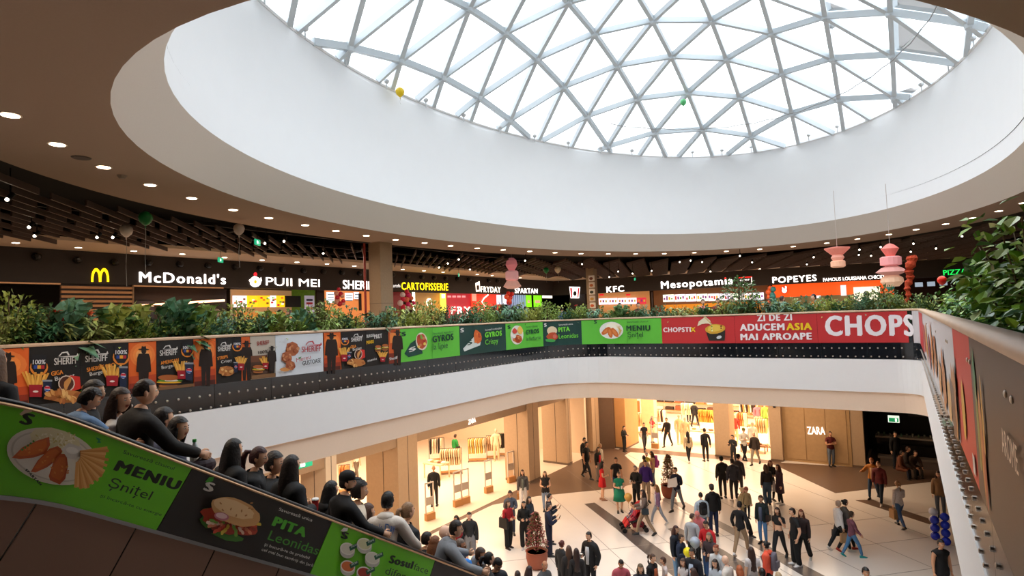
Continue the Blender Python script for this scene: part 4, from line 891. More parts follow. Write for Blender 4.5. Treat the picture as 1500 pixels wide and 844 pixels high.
o = thing('wall_lettering', tuple(on_X(672, 452, XS-1.3)), 'big white lettering FRY on the crimson shop wall', 'sign'); b = Board(lambda u, v, w: (XS-1.3+w, u, v), lambda x, y: tuple(on_X(x, y, XS-1.3)[1:])); b.text('FRY', (661, 460), (689, 460), 11, '#ffe8d8', .06, emit=2.2)
for (nm, c, em), mb in b.items.items(): mb.build(nm, mat(c, emit=em, var=0), o)
for k in range(4): lpanel('shelf_light', 656+k*7, 661+k*7, 433, 436, 1.32, '#e89a9a', emit=1.2, parent=o, th=.03)
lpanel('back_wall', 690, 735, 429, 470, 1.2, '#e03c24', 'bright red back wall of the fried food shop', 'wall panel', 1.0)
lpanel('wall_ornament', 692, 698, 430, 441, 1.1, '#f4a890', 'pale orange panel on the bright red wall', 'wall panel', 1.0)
MBo = MB(); pts = [on_X(x, y, XS-1.08) for x, y in ((715, 432), (709, 437), (706, 442), (709, 447), (713, 450), (706, 453), (707, 456))]; tag(MBo.tube(pts, .05, 6).build('neon_line', mat('#fff0e0', emit=2.5, var=0)), 'curling white neon line on the bright red wall', 'lamp')
for x0, l in ((728, 'left'), (736.6, 'right')):
    o = thing('menu_screen', tuple(on_X(x0, 440, XS-.5)), 'bluish white upright menu screen, the %s of a pair' % l, 'screen'); lpanel('screen', x0, x0+6.6, 432, 446, .5, '#ccd8ea', emit=1.6, parent=o); lpanel('stand', x0+2.8, x0+3.6, 446, 470, .5, '#4a4a55', parent=o)
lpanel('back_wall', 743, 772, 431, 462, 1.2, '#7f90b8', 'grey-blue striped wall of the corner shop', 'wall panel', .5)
for k in range(7): lpanel('stripe', 751+k*3, 752+k*3, 432, 452, 1.1, '#b8c4dc', 'pale vertical stripe lamp on the grey-blue wall', 'lamp', .8, group='stripe lamps on the grey-blue wall')
for x0, x1, l in ((771, 779, 'narrow'), (782, 794, 'wide')):
    o = thing('poster_panel', tuple(on_X(x0, 440, XS-.5)), '%s lime green lit panel with a small dish picture' % l, 'menu board'); lpanel('board', x0, x1, 432, 450, .5, '#7fdc1c', emit=1.3, parent=o); lpanel('picture', x0+2, x1-3, 440, 444, .45, '#e8b8a0', emit=.8, parent=o, th=.01)
lpanel('menu_board', 795, 809, 433, 437, .6, '#fff0d8', 'small white lit menu strip near the inner corner', 'menu board', 2.2)
fpanel('dark_wall', 834, 858, 432, 460, .3, '#241d1c', 'dark wall below the bucket emblem', 'wall panel')
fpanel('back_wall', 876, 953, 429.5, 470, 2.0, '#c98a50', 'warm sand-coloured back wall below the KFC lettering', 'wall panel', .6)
for x0 in (877, 916): fpanel('red_label', x0+1, x0+7, 431, 433, 1.85, '#d8202a', 'small red label %s above the white menus' % ('left' if x0 < 900 else 'right'), 'sign', 1.2)
for k, x0 in enumerate((877, 891, 905, 919, 933)):
    o = thing('menu_board', tuple(on_Y(x0, 440, 46)), 'white lit menu board with dishes, %s from the left below KFC' % ('first', 'second', 'third', 'fourth', 'fifth')[k], 'menu board'); c = '#e4dcf0' if k < 4 else '#b8283a'
    fpanel('board', x0, x0+13.3, 437.5-.25*k, 446-.25*k, 1.7, c, emit=1.6, parent=o)
    for j, cc in enumerate(('#d08a3a', '#8a3a6a', '#c8b040')): fpanel('picture', x0+1.5+j*4, x0+4+j*4, 440-.25*k, 443-.25*k, 1.62, cc, emit=.8, parent=o, th=.02)
fpanel('pillar', 953.5, 957, 428, 462, 0, '#4a3a34', 'thin dark pillar between the KFC and Mesopotamia fronts', 'pillar')
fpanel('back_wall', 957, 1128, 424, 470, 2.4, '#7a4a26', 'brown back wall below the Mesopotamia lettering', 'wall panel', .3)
for k in range(9):
    x0 = 971+k*16.5; o = thing('menu_board', tuple(on_Y(x0, 440, 47)), 'bright menu board below Mesopotamia, the %s from the left' % ('first', 'second', 'third', 'fourth', 'fifth', 'sixth', 'seventh', 'eighth', 'ninth')[k], 'menu board')
    fpanel('board', x0, x0+16, 432-k*.35, 442-k*.35, 1.8, ('#e8ecd8', '#f0e8ea', '#e8e4f4')[k % 3], emit=1.7, parent=o); rr = random.Random(k)
    for j in range(4): fpanel('picture', x0+1+j*3.6, x0+3.6+j*3.6, 434-k*.35+rr.random()*3, 438-k*.35+rr.random()*2, 1.72, ('#c8402a', '#6a9a2a', '#d8a820', '#8a4a8a', '#3a6a3a')[rr.randrange(5)], emit=.8, parent=o, th=.02)
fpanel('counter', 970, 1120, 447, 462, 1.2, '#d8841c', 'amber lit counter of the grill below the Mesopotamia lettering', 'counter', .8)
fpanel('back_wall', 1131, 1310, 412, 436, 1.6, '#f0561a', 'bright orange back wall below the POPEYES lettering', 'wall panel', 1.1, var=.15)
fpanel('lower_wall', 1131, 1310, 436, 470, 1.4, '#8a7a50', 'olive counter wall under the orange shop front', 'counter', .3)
o = thing('round_emblem', tuple(on_Y(1149, 424, 48)), 'white bird-shaped emblem on an orange disc', 'sign'); b = Board(lambda u, v, w: (u, farY(u)+1.45-w, v), lambda x, y: (lambda t: ((EYE+ray(x, y)*t)[0], (EYE+ray(x, y)*t)[2]))((43.5+1.45+.235*25)/(ray(x, y)[1]-.235*ray(x, y)[0])))
b.ell((1149, 425), 6.2, 6.2, '#e8451a', 18, emit=.8, name='disc'); b.ell((1149, 426), 3.6, 3.2, '#fff4ec', 12, emit=2.4, name='emblem'); b.poly([(1145.5, 421), (1147, 421), (1148.5, 425), (1146, 426)], '#fff4ec', 'emblem', True, 2.4); b.poly([(1150, 419), (1152.5, 420), (1152, 425), (1150, 425)], '#fff4ec', 'emblem', True, 2.4)
for (nm, c, em), mb in b.items.items(): mb.build(nm, mat(c, emit=em, var=0), o)
fpanel('menu_board', 1231, 1240, 418, 433, 1.2, '#e0d8dc', 'white upright menu screen on the orange wall', 'menu board', 1.5)
fpanel('menu_board', 1250, 1290, 421, 440, 1.2, '#f4ead0', 'wide cream lit menu board right of the orange wall', 'menu board', 1.7)
fpanel('sign_strip', 1188, 1202, 433.5, 436.5, 1.2, '#f4e8ec', 'small white strip sign low on the orange front', 'sign', 1.8)
for k, x0 in enumerate((1340, 1358, 1376)): fpanel('menu_board', x0, x0+12, 414-k, 420-k, 1.8, '#a8b8c8', 'dim bluish menu board %s near the PIZZA lettering' % ('left', 'middle', 'right')[k], 'menu board', .9)
# square columns
m_col = mat('#9a8063', .75, var=.12, scale=14, bump=.1)
def column(x, y, w, label, d=None, rz=0):
    d = d or w; o = thing('square_column', (x, y, 7.05), label, 'column')
    MB().box((x, y, 9.175), (w, d, 4.25), rz).build('shaft', m_col, o); MB().box((x, y, 9.0), (w+.006, d+.006, .012), rz).build('joint', mat('#5c4a38'), o)
    return o
column(-16.4, 15.45, .62, 'tall beige square column standing behind the shrubs of the left railing', .62, .0)
o = column(-16.05, 32.7, .5, 'square column papered with food pictures near the inner corner', .5)
for k in range(7):
    z = 10.55-k*.42
    MB().box((-15.9-.02, 32.7-.262, z), (.4, .012, .34)).build('picture', mat(('#e8dccb', '#d8c4b0')[k % 2]), o)
    MB().ball((-15.95, 32.7-.272, z-.02), (.13, .012, .09), 10, 6).build('printed_dish', mat(('#7a3a20', '#b8622c', '#3a3a24', '#c8943c', '#d8602a', '#8a2c1c', '#e07030')[k]), o)
# red fire pipe beside the column
p = on_Y(534, 380, 15.0); tag(MB().tube([(p[0], p[1], 7.05), (p[0], p[1], 11.3)], .045, 8).build('fire_pipe', mat('#a0301f', .4)), 'thin red vertical fire pipe just left of the beige column', 'pipe')
# exit signs hanging in the food court
def exitsign(x, y, z, label, w=.36, h=.18, f=None):
    p = on_z(x, y, z) if f is None else f(x, y); o = thing('exit_sign', tuple(p), label, 'exit sign')
    MB().box(p, (.04, w, h), .6).build('light_box', mat('#1fa878', .5, emit=1.3, var=0), o); q = Vector(p)
    MB().box((q.x+.03, q.y-.02, q.z), (.02, w*.25, h*.5), .6).build('running_figure', mat('#e8fff4', .5, emit=2, var=0), o)
    MB().tube([(p[0], p[1], p[2]+h/2), (p[0], p[1], 11.5)], .008, 5).build('rod', m_black, o) if f is None else None
exitsign(377, 355, 10.95, 'green exit sign hanging under the slats left of the column'); exitsign(323, 381, 10.9, 'small green exit sign just below the pale ceiling strip')
exitsign(672, 403, 10.75, 'round-cornered green exit sign near the yellow lettering'); exitsign(930, 409, 10.7, 'pale green exit sign left of the Mesopotamia lettering')
# ---- lanterns, balloons, feathers
def lantern(x, y0, y1, Y, label, segs):
    t = on_Y(x, y0, Y); b_ = on_Y(x, y1, Y); H = t[2]-b_[2]; o = thing('paper_lantern_stack', tuple(b_), label, 'lantern'); z = b_[2]
    for h, prof, c in segs:
        mb = MB(); mb.lathe([(r_, z+H*h*q) for r_, q in prof], (t[0], t[1], 0), 14); mb.build('paper_shade', mat(c, .8, emit=.25, var=.02), o); z += H*h
    MB().tube([(t[0], t[1], t[2]-.03), (t[0], t[1], 12.5)], .008, 5).build('cord', mat('#b8a8a0'), o)
lantern(749, 378, 423, 24, 'tall stack of pink paper lanterns hanging above the railing', [(.28, [(.25, 0), (.46, .25), (.28, .9), (.12, 1)], '#f0b8a8'), (.3, [(.3, 0), (.33, .15), (.33, .85), (.26, 1)], '#f2b4b4'), (.42, [(.14, 0), (.3, .45), (.25, .8), (.12, 1)], '#e88a8c')])
lantern(1226, 362, 392, 24, 'flared pink paper lantern stack hanging before the far shops', [(.33, [(.18, 0), (.24, .15), (.24, .85), (.2, 1)], '#f2b898'), (.3, [(.15, 0), (.22, .5), (.16, 1)], '#f0ac98'), (.37, [(.2, 0), (.4, .7), (.42, .9), (.2, 1)], '#ee9080')])
lantern(1303, 357, 420, 24, 'tallest stack of pink paper lanterns, right of the POPEYES lettering', [(.26, [(.2, 0), (.35, .4), (.33, .75), (.2, 1)], '#f6c8a8'), (.22, [(.2, 0), (.48, .35), (.3, .8), (.15, 1)], '#c89088'), (.22, [(.2, 0), (.32, .1), (.32, .9), (.25, 1)], '#f0a0a0'), (.3, [(.12, 0), (.27, .6), (.12, .92), (.04, 1)], '#e87a70')])
a, b = on_Y(1335, 375, 22), on_Y(1328, 445, 22); mb = MB(); r = random.Random(2)
tag(mb.tube([(a[0]+(b[0]-a[0])*t+.03*math.sin(t*17), 22+.03*math.cos(t*13), a[2]+(b[2]-a[2])*t) for t in [i/16 for i in range(17)]], [.03+.1*(1-i/16)+.04*(i % 2) for i in range(17)], 9).build('feather_banner', mat('#b8401c', .9, var=.3, scale=20)), 'ragged rust-red feather banner standing behind the far railing', 'banner')
def balloon(p, r_, col, label, string=1.0, cat='balloon', group=None):
    o = thing('balloon', tuple(p), label, cat, group)
    MB().lathe([(.02, -1.1*r_), (.35*r_, -.98*r_), (.8*r_, -.5*r_), (r_, .1*r_), (.85*r_, .62*r_), (.45*r_, .95*r_), (.02, 1.06*r_)], p, 14).build('envelope', mat(col, .3, var=.02), o, True)
    MB().lathe([(.04*r_+.01, -.06), (.01, 0)], (p[0], p[1], p[2]-1.08*r_), 6).build('knot', mat(col, .4, var=.02), o)
    if string: MB().tube([(p[0]+.02*math.sin(k), p[1], p[2]-1.1*r_-string*k/8) for k in range(9)], .006, 4).build('string', mat('#b8b4ae'), o)
for x, y, z, c, l, s, rr in ((213, 320, 11.0, '#12803a', 'green balloon under the dark slats at the left', 1.3, .16), (185, 338, 10.95, '#cfc0b0', 'pale balloon under the slats left of the green one', 1.3, .16), (350, 336, 11.0, '#b8a898', 'pale balloon touching the ceiling slats left of the exit sign', .9, .15), (800, 396, 10.8, '#12803a', 'small green balloon near the inner corner', .5, .16), (817, 395, 10.8, '#e8d0a8', 'cream balloon beside the small green balloon', .5, .18)):
    balloon(on_z(x, y, z), rr, c, l, s)
balloon(on_X(586, 135, -13.2), .15, '#e8c414', 'yellow balloon resting against the dome rim', .25); balloon(on_Y(1001, 150, 25.0), .14, '#5cc07a', 'small green balloon caught under the dome struts', 0); balloon(on_Y(1219, 33, 23.5), .2, '#d8dce0', 'white balloon floating high under the dome', 0)
balloon(on_Y(1380, 411, 40), .24, '#c8201c', 'round red balloon below the PIZZA lettering', 0)
def bunch(name, pts, f, r_, cols, label):
    o = thing(name, tuple(f(*pts[0])), label, 'balloons')
    for k, (x, y) in enumerate(pts):
        p = f(x, y); MB().ball((p[0]+.05*math.sin(k*2.3), p[1]+.05*math.cos(k*3.1), p[2]), r_*(.85+.25*(k % 3)/2), 10, 8).build('balloon', mat(cols[k % len(cols)], .3, var=.02), o, True)
fX = lambda X: (lambda x, y: on_X(x, y, X))
bunch('balloon_column', [(495, 424), (493, 430), (499, 431), (502, 434), (493, 436), (496, 439), (501, 441), (504, 444), (497, 445), (493, 443)], fX(-24.6), .13, ('#c8203c', '#e8a08c', '#d8244a', '#f0b8a0'), 'red and pink balloon column before the orange grill shop')
bunch('balloon_ring', [(595, 427), (590, 432), (598, 432), (603, 437), (589, 438), (588, 444), (604, 444), (603, 450), (590, 450), (597, 452), (598, 446), (596, 439)], fX(-24.6), .16, ('#d8204a', '#f0e0e8', '#e02a7a', '#e87a60'), 'ring of pink, white and red balloons right of the column')
bunch('balloon_column', [(744, 430), (742, 435), (747, 436), (750, 431), (745, 440), (747, 443)], fX(-24.6), .2, ('#d02a20', '#e8583a', '#c8202a'), 'red balloon column under the pink lantern')
fY = lambda Y: (lambda x, y: on_Y(x, y, Y))
bunch('balloon_column', [(1128, 422), (1132, 424), (1127, 428), (1131, 431), (1126, 435), (1133, 434), (1129, 439), (1134, 441), (1128, 444)], fY(45), .2, ('#e0602a', '#2a7a80'), 'orange and teal balloon column left of the orange front')
bunch('balloon_column', [(1298, 417), (1303, 420), (1300, 413)], fY(44), .25, ('#e0602a', '#2a7a80'), 'small orange and teal balloon cluster under the tallest lantern')
# ================================================================== ground floor shop fronts
m_pil = mat('#b79c7e', .7, var=.08, scale=10); m_pilw = mat('#d6c7b2', .7, var=.04); m_band = mat('#a58c72', .7, var=.06, scale=8); m_amb = mat('#cf9a62', .6, var=.08, scale=3)
XW = -15.95; ZB = 3.6
def blk(xs, xf0, xf1, m, label=None, dd=None):
    y0 = on_X(xf0, 680, XW)[1]; y1 = on_X(xf1, 680, XW)[1]; xd = on_Y(xs, 680, y0)[0]
    o = thing('shopfront_pilaster', ((xd+XW)/2, (y0+y1)/2, 0), label, 'pillar')
    boxo('shaft', (xd, y0, 0), (XW, y1, 5.12), m, o); boxo('plinth', (xd-.0, y0-.012, 0), (XW+.012, y1+.012, .12), mat('#6b5848', .5), o)
    jx = xd+(XW-xd)*.55; boxo('joint', (jx-.012, y0-.006, .12), (jx+.012, y0+.001, 5.1), mat('#3a2c20'), o)
    jy = y0+(y1-y0)*.5; boxo('joint', (XW-.001, jy-.01, .12), (XW+.006, jy+.01, 5.1), mat('#4c4038'), o); return y0, y1
bA = blk(440, 477, 493, m_pilw, 'white shop pilaster behind the heads of the escalator riders')
bB = blk(536, 583, 612, m_pil, 'broad grey and amber pilaster left of the brightest shop opening')
bC = blk(740, 775, 791, m_pil, 'amber and grey pilaster right of the brightest shop opening')
bD = blk(796, 832, 838.5, m_pil, 'second amber pilaster towards the far corner of the ground floor')
bE = blk(843, 870, 880, m_pil, 'third amber pilaster, closest to the dark inner corner')
def lintel(y0, y1, n): struct(boxo(n, (XW-.5, y0, ZB), (XW-.06, y1, 5.15), m_band))
lintel(2, bA[0], 'trim_10'); lintel(bA[1], bB[0], 'trim_11'); lintel(bB[1], bC[0], 'trim_12'); lintel(bC[1], bD[0], 'trim_13'); lintel(bD[1], bE[0], 'trim_14')
struct(boxo('wall_left_ground', (XW-.4, -9, 0), (XW-.1, 9.6, 5.15), m_amb))
m_int = mat('#f2dcc0', .8, var=.02); m_intf = mat('#efe0cc', .35, var=.02)
struct(boxo('wall_store_back', (-28.6, 6, 0), (-28.4, 31.6, 5.15), m_int)); struct(boxo('wall_store_near', (-28.5, 6, 0), (XW-.3, 6.2, 5.15), m_int)); struct(boxo('wall_store_divider', (-28.5, 31.4, 0), (XW-.3, 31.6, 5.15), m_int))
struct(boxo('floor', (-28.5, 6.2, .001), (XW-.0, 31.4, .012), m_intf))
# dark far corner and far front
struct(MB().prism([(-16.2, 32.9), (-15.3, 33.35), (-15.3, 33.8), (-16.2, 33.5)], 0, 5.15).build('wall_corner', mat('#6f5643', .8)))
struct(boxo('wall_corner', (-16.5, bE[1], 0), (-16.2, 33.2, 5.15), mat('#7c6049', .8)))
FY = lambda x: 33.55+(x+15.2)*.1
def fblk(x0, x1, m, label, dep=.6, y=None):
    a = on_Y(x0, 650, FY(-15.2+ (x0-903)/365*13.2)); b = on_Y(x1, 650, FY(-15.2+(x1-903)/365*13.2)); o = thing('shopfront_pilaster', ((a[0]+b[0])/2, a[1], 0), label, 'pillar')
    boxo('shaft', (a[0], a[1], 0), (b[0], a[1]+dep, 5.12), m, o); boxo('plinth', (a[0]-.01, a[1]-.02, 0), (b[0]+.01, a[1]+dep, .1), mat('#6b5848', .5), o); return a[0], b[0]
f0 = fblk(902, 918, m_amb, 'amber pilaster at the left edge of the far shop opening', 2.0); f1 = fblk(1047, 1070, m_pil, 'beige pilaster between the two far shop openings', 1.2)
f2 = fblk(1128, 1146, m_pil, 'beige pilaster left of the wall lettered ZARA'); f3 = fblk(1247, 1266, m_pil, 'beige pilaster between the ZARA wall and the dark café')
yz = 34.75
zw = struct(boxo('wall_zara', (f2[1]+.005, yz, 0), (f3[0]-.005, yz+.2, 5.1), mat('#b08e62', .7, var=.12, scale=6)))
for k in range(3):
    x = f2[1]+.15+(f3[0]-f2[1]-.3)*(k+.5)/3; boxo('wall_panel', (x-(f3[0]-f2[1]-.3)/6+.02, yz-.03, .15), (x+(f3[0]-f2[1]-.3)/6-.02, yz, 5.1), mat('#b6946a', .7, var=.12, scale=6), zw)
def zara(fn, invf, a, b, cap, base, label):
    bd = Board(fn, invf); bd.text('ZARA', a, b, cap, '#fff8f0', .0, emit=3); o = thing('illuminated_sign', base, label, 'sign')
    for (nm, c, em), mb in bd.items.items(): mb.build(nm, mat(c, emit=em, var=0), o)
zara(lambda u, v, w: (u, yz-.05-w, v), lambda x, y: tuple(on_Y(x, y, yz-.05)[[0, 2]]), (1183, 636), (1209, 636.8), 11, tuple(on_Y(1196, 631, yz-.06)), 'white illuminated ZARA lettering on the sand-coloured far wall')
zara(lambda u, v, w: (XW-.05+w, u, v), lambda x, y: tuple(on_X(x, y, XW-.05)[1:]), (686, 622.5), (697, 618.5), 7.5, tuple(on_X(691, 618, XW-.05)), 'small white ZARA lettering on the band above the left shop opening')
o = thing('pillar_spotlight', tuple(on_Y(1133.5, 591, 34.2)), 'small black spotlight high on the pilaster beside the ZARA wall', 'spotlight'); p = on_Y(1133.5, 591, 34.25); MB().ball(p, (.14, .1, .16), 10, 8).build('lamp_head', m_black, o); MB().box((p[0], p[1]+.12, p[2]-.14), (.12, .2, .2)).build('bracket', m_black, o)
# far store shell
struct(boxo('wall_store_far', (-18, 47.0, 0), (f2[1], 47.2, 5.15), m_int)); struct(boxo('wall_store_side', (-18.2, 34.0, 0), (-18, 47, 5.15), m_int)); struct(boxo('wall_store_side', (f2[1]-.3, 35.1, 0), (f2[1]-.1, 47, 5.15), m_int)); struct(boxo('floor', (-18, 34.4, .001), (f2[1]-.1, 47, .01), m_intf))
# dark cafe
struct(boxo('wall_cafe_back', (f3[1]-.2, 39.6, 0), (6, 39.8, 5.15), mat('#2c2521', .8))); struct(boxo('wall_cafe_side', (f3[1]-.25, 35.6, 0), (f3[1]-.05, 39.7, 5.15), mat('#2c2521', .8))); struct(boxo('wall_cafe_side', (5.8, 20, 0), (6, 39.7, 5.15), mat('#3a2f28', .8)))
for k, (x, z0, z1) in enumerate(((-1.2, 2.2, 3.4), (0.4, 2.0, 3.4), (1.8, 2.2, 3.3))): tag(boxo('wall_panel', (x-.6, 39.5, z0), (x+.6, 39.6, z1), mat('#463d38', .6)), 'dim grey panel high on the dark café wall, %s of three' % ('left', 'middle', 'right')[k], 'wall panel')
o = thing('cafe_counter', (.6, 38.2, 0), 'long dark café counter with pale worktop behind the seated men', 'counter'); boxo('body', (-1.7, 37.9, 0), (4, 38.6, 1.02), mat('#15110f', .5), o); boxo('worktop', (-1.75, 37.85, 1.02), (4, 38.65, 1.1), mat('#b7ab98', .4), o); boxo('glass_front', (-1.7, 37.86, .7), (4, 37.89, 1.0), mat('#1d1a18', .15), o)
r = random.Random(8)
for k in range(16):
    x = -1.6+k*.26; tag(MB().lathe([(.035, 0), (.05, .14), (.045, .16)], (x, 38.1+.2*r.random(), 1.1), 8).build('takeaway_cup', mat(('#b8b09a', '#6f8a6a', '#8a8478')[k % 3])), 'small cup in the row standing on the café counter', 'cup', 'cups on the café counter')
o = thing('bench', (.6, 36.0, 0), 'low grey stone bench in front of the dark café', 'bench'); boxo('seat_slab', (-1.6, 35.7, .38), (2.6, 36.3, .48), mat('#6d635a', .6), o); boxo('base', (-1.5, 35.75, 0), (2.5, 36.25, .38), mat('#5a5049', .7), o)
p = on_Y(1309, 614, 36.5); o = thing('exit_sign', tuple(p), 'white and green exit sign hanging in the dark café opening', 'exit sign'); MB().box(p, (.5, .05, .36)).build('light_box', mat('#e8f4e4', emit=1.2), o); MB().box((p[0], p[1]-.03, p[2]-.04), (.42, .02, .2)).build('green_field', mat('#1a9a5a', emit=.8), o); MB().box((p[0]+.1, p[1]-.045, p[2]-.04), (.08, .02, .15)).build('running_figure', mat('#f0fff4', emit=1.5), o)
p = on_X(447, 679, -13.5); o = thing('exit_sign', tuple(p), 'small green exit sign below the soffit behind the long-haired woman', 'exit sign'); MB().box(p, (.05, .42, .2)).build('light_box', mat('#1d9a70', emit=1.2), o); MB().box((p[0]+.03, p[1]-.1, p[2]), (.02, .14, .12)).build('running_figure', mat('#eafff4', emit=1.5), o)
# ---- shop furniture
m_wood = mat('#c08a52', .5, var=.12); m_rail = mat('#3a2a20', .4, .4)
def gar(w=.42, h=.85):
    mb = MB(); pr = [(-.05, 0), (-.16, -.03), (-w/2, -.1), (-w/2+.02, -.42), (-w/2+.09, -.42), (-w*.32, -.2), (-w*.34, -h), (w*.34, -h), (w*.32, -.2), (w/2-.09, -.42), (w/2-.02, -.42), (w/2, -.1), (.16, -.03), (.05, 0)]
    n = len(pr); vs = [(x, -.03, z) for x, z in pr]+[(x, .03, z) for x, z in pr]; mb.add(vs, [tuple(range(n)), tuple(range(2*n-1, n-1, -1))]+[(i, n+i, n+(i+1) % n, (i+1) % n) for i in range(n)]); return mb
_gm = {}
def garment(c, base, rz, label, group, h=.85):
    if (c, h) not in _gm:
        o = gar(.42, h).build('hanging_garment', mat(c, .85, var=.1, scale=9)); _gm[(c, h)] = o.data
        bpy.data.objects.remove(o)
    o = inst('hanging_garment', _gm[(c, h)], None, base, (0, 0, rz)); tag(o, label, 'garment', group); return o
def rack(px, py, n, rz, cols, desc, h=1.35, sp=.12, z=0, gh=.85, wide=None):
    b = on_z(px, py, z); L = n*sp+.1; o = empty('clothes_rack', (b[0], b[1], z), rz, 'clothes rack '+desc, 'clothes rack')
    mb = MB().bar((-L/2, 0, h), (L/2, 0, h), .025, .025); mb.build('rail', m_rail, o)
    for s_ in (-1, 1): MB().bar((s_*L/2, 0, .04), (s_*L/2, 0, h), .025, .025).build('upright', m_rail, o); MB().bar((s_*L/2, -.25, .03), (s_*L/2, .25, .03), .03, .03).build('foot', m_rail, o)
    boxo('base_shelf', (-L/2, -.2, .1), (L/2, .2, .13), m_wood, o)
    for k in range(n):
        u = -L/2+.1+k*sp; c = cols[k % len(cols)]
        garment(c, (b[0]+u*math.cos(rz), b[1]+u*math.sin(rz), z+h-.03), rz+1.2, 'garment hanging on the rack '+desc, 'garments on the rack '+desc, gh)
CRM = ['#e8cfa8', '#dcc098', '#f0dcc0', '#cfae84']; YEL = ['#e8c068', '#f0d8a0', '#e0b050']
rack(661, 694, 9, 0.7, CRM, 'with cream clothes just inside the brightest opening')
rack(700, 676, 8, 0.6, YEL+['#f0e0c0'], 'with yellow shirts behind the entrance gates'); rack(722, 672, 5, 0.5, ['#e6c49c', '#d8b088', '#efd6b2'], 'with pale coats next to the amber pilaster')
rack(640, 676, 5, 0.9, ['#2a2420', '#e8d0b0', '#d8c0a0'], 'with one black coat at the left of the bright shop', sp=.16); rack(735, 668, 3, 0.4, ['#2a2320', '#3a5a20'], 'with dark clothes at the pilaster edge')
rack(505, 722, 3, 0.8, ['#d08a50', '#c07a40'], 'with orange clothes seen past the white pilaster', sp=.14)
def gate(px, py, rz, label, hh=1.55):
    b = on_z(px, py, 0); o = empty('security_gate', tuple(b), rz, label, 'security gate')
    for s_ in (-.2, .2): boxo('post', (s_-.02, -.025, .3), (s_+.02, .025, hh), mat('#cfc6bc', .4), o)
    boxo('top_bar', (-.2, -.025, hh-.05), (.2, .025, hh), mat('#cfc6bc', .4), o); boxo('panel', (-.18, -.012, .62), (.18, .012, .95), mat('#b8ada2', .4), o); boxo('wooden_base', (-.22, -.09, 0), (.22, .09, .3), m_wood, o)
gate(630, 762, 1.35, 'anti-theft gate beside the security guard'); gate(671, 742, 1.35, 'anti-theft gate at the middle of the bright opening, front one of a pair'); gate(682, 738, 1.35, 'anti-theft gate at the middle of the bright opening, rear one of a pair'); gate(716, 722, 1.35, 'anti-theft gate nearer the amber pilaster'); gate(749, 707, 1.35, 'anti-theft gate against the amber pilaster'); gate(960, 657, 0, 'anti-theft gate in the far shop entrance', 1.9)
def table(px, py, sx, sy, h, label, c='#e0c39a', z=0):
    b = on_z(px, py, z); o = thing('display_table', tuple(b), label, 'table'); boxo('tabletop', (b[0]-sx/2, b[1]-sy/2, h-.06), (b[0]+sx/2, b[1]+sy/2, h), mat(c, .5), o)
    for a in (-1, 1):
        for d in (-1, 1): boxo('leg', (b[0]+a*(sx/2-.05)-.025, b[1]+d*(sy/2-.05)-.025, 0), (b[0]+a*(sx/2-.05)+.025, b[1]+d*(sy/2-.05)+.025, h-.06), mat(c, .5), o)
    r = random.Random(int(px))
    for k in range(5):
        x = b[0]-sx/2+.15+(sx-.3)*k/4; tag(MB().box((x, b[1], h+.04), (.22, .26, .07), .2*k).build('folded_garment', mat(('#f0e4d0', '#c88a5a', '#d8c0a0', '#8a5a40', '#efe0c8')[k], .9)), 'folded garment on the '+label, 'garment', 'folded garments on the '+label)
table(640, 700, 1.2, .8, .8, 'pale display table left inside the bright shop'); table(1030, 650, 2.4, 1.0, .85, 'long display table inside the far shop'); table(1105, 662, 1.4, .8, .45, 'low brown display table in the second far opening', '#8a5a34')
# far store contents
W_ = ['#f4e0c4', '#e8cda4', '#fff0dc']; BR = ['#c87a34', '#e09848', '#b8602a']; 
rack(967, 631, 7, .1, ['#e8dcc8', '#3a2a22', '#efe0cc', '#c8a078'], 'standing before the pale pillar of the far shop', h=1.5); rack(935, 636, 5, .4, ['#e8a870', '#f0cfa0', '#2c2420'], 'at the left inside the far shop', h=1.4)
rack(1036, 632, 8, -.1, ['#d8983c', '#e0a84c', '#c8842c'], 'with ochre coats at the right of the far shop', h=1.5); rack(1010, 622, 8, .1, W_, 'with white clothes deep in the far shop', h=1.6); rack(930, 618, 6, .2, BR, 'with rust clothes deep at the left of the far shop', h=1.6)
rack(1085, 640, 7, 0, ['#d87840', '#e8a060', '#f0d8b8', '#c86030'], 'with rust and cream tops in the second far opening', h=1.6); rack(1118, 655, 5, .3, ['#e8c48c', '#f0dcb8'], 'with cream clothes by the pilaster in the second far opening', h=1.7); rack(1096, 625, 8, 0, ['#f0e4cc', '#3a2a24', '#d89a5a'], 'deep in the second far opening', h=1.9)
p = on_z(950, 637, 0); o = thing('shop_pillar', (p[0], p[1], 0), 'pale square pillar inside the far shop', 'pillar'); boxo('shaft', (p[0]-.45, p[1], 0), (p[0]+.45, p[1]+.6, 5.15), mat('#f2d0a0', .7), o); boxo('base', (p[0]-.46, p[1]-.01, 0), (p[0]+.46, p[1]+.61, .12), m_band, o)
r = random.Random(3)
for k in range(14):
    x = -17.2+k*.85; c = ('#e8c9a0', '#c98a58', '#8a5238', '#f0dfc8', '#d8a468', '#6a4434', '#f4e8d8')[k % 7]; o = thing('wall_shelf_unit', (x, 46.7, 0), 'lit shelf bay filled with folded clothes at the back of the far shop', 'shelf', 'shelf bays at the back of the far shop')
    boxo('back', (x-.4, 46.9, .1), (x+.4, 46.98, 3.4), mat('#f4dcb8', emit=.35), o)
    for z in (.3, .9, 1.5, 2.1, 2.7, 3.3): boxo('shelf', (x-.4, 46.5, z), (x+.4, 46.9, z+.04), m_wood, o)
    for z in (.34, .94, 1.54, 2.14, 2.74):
        boxo('clothes_stack', (x-.36, 46.55, z), (x+.3, 46.88, z+.2+.2*r.random()), mat((c, '#f0e0cc', '#b87a48', '#3a2c26')[r.randrange(4)], .9), o)
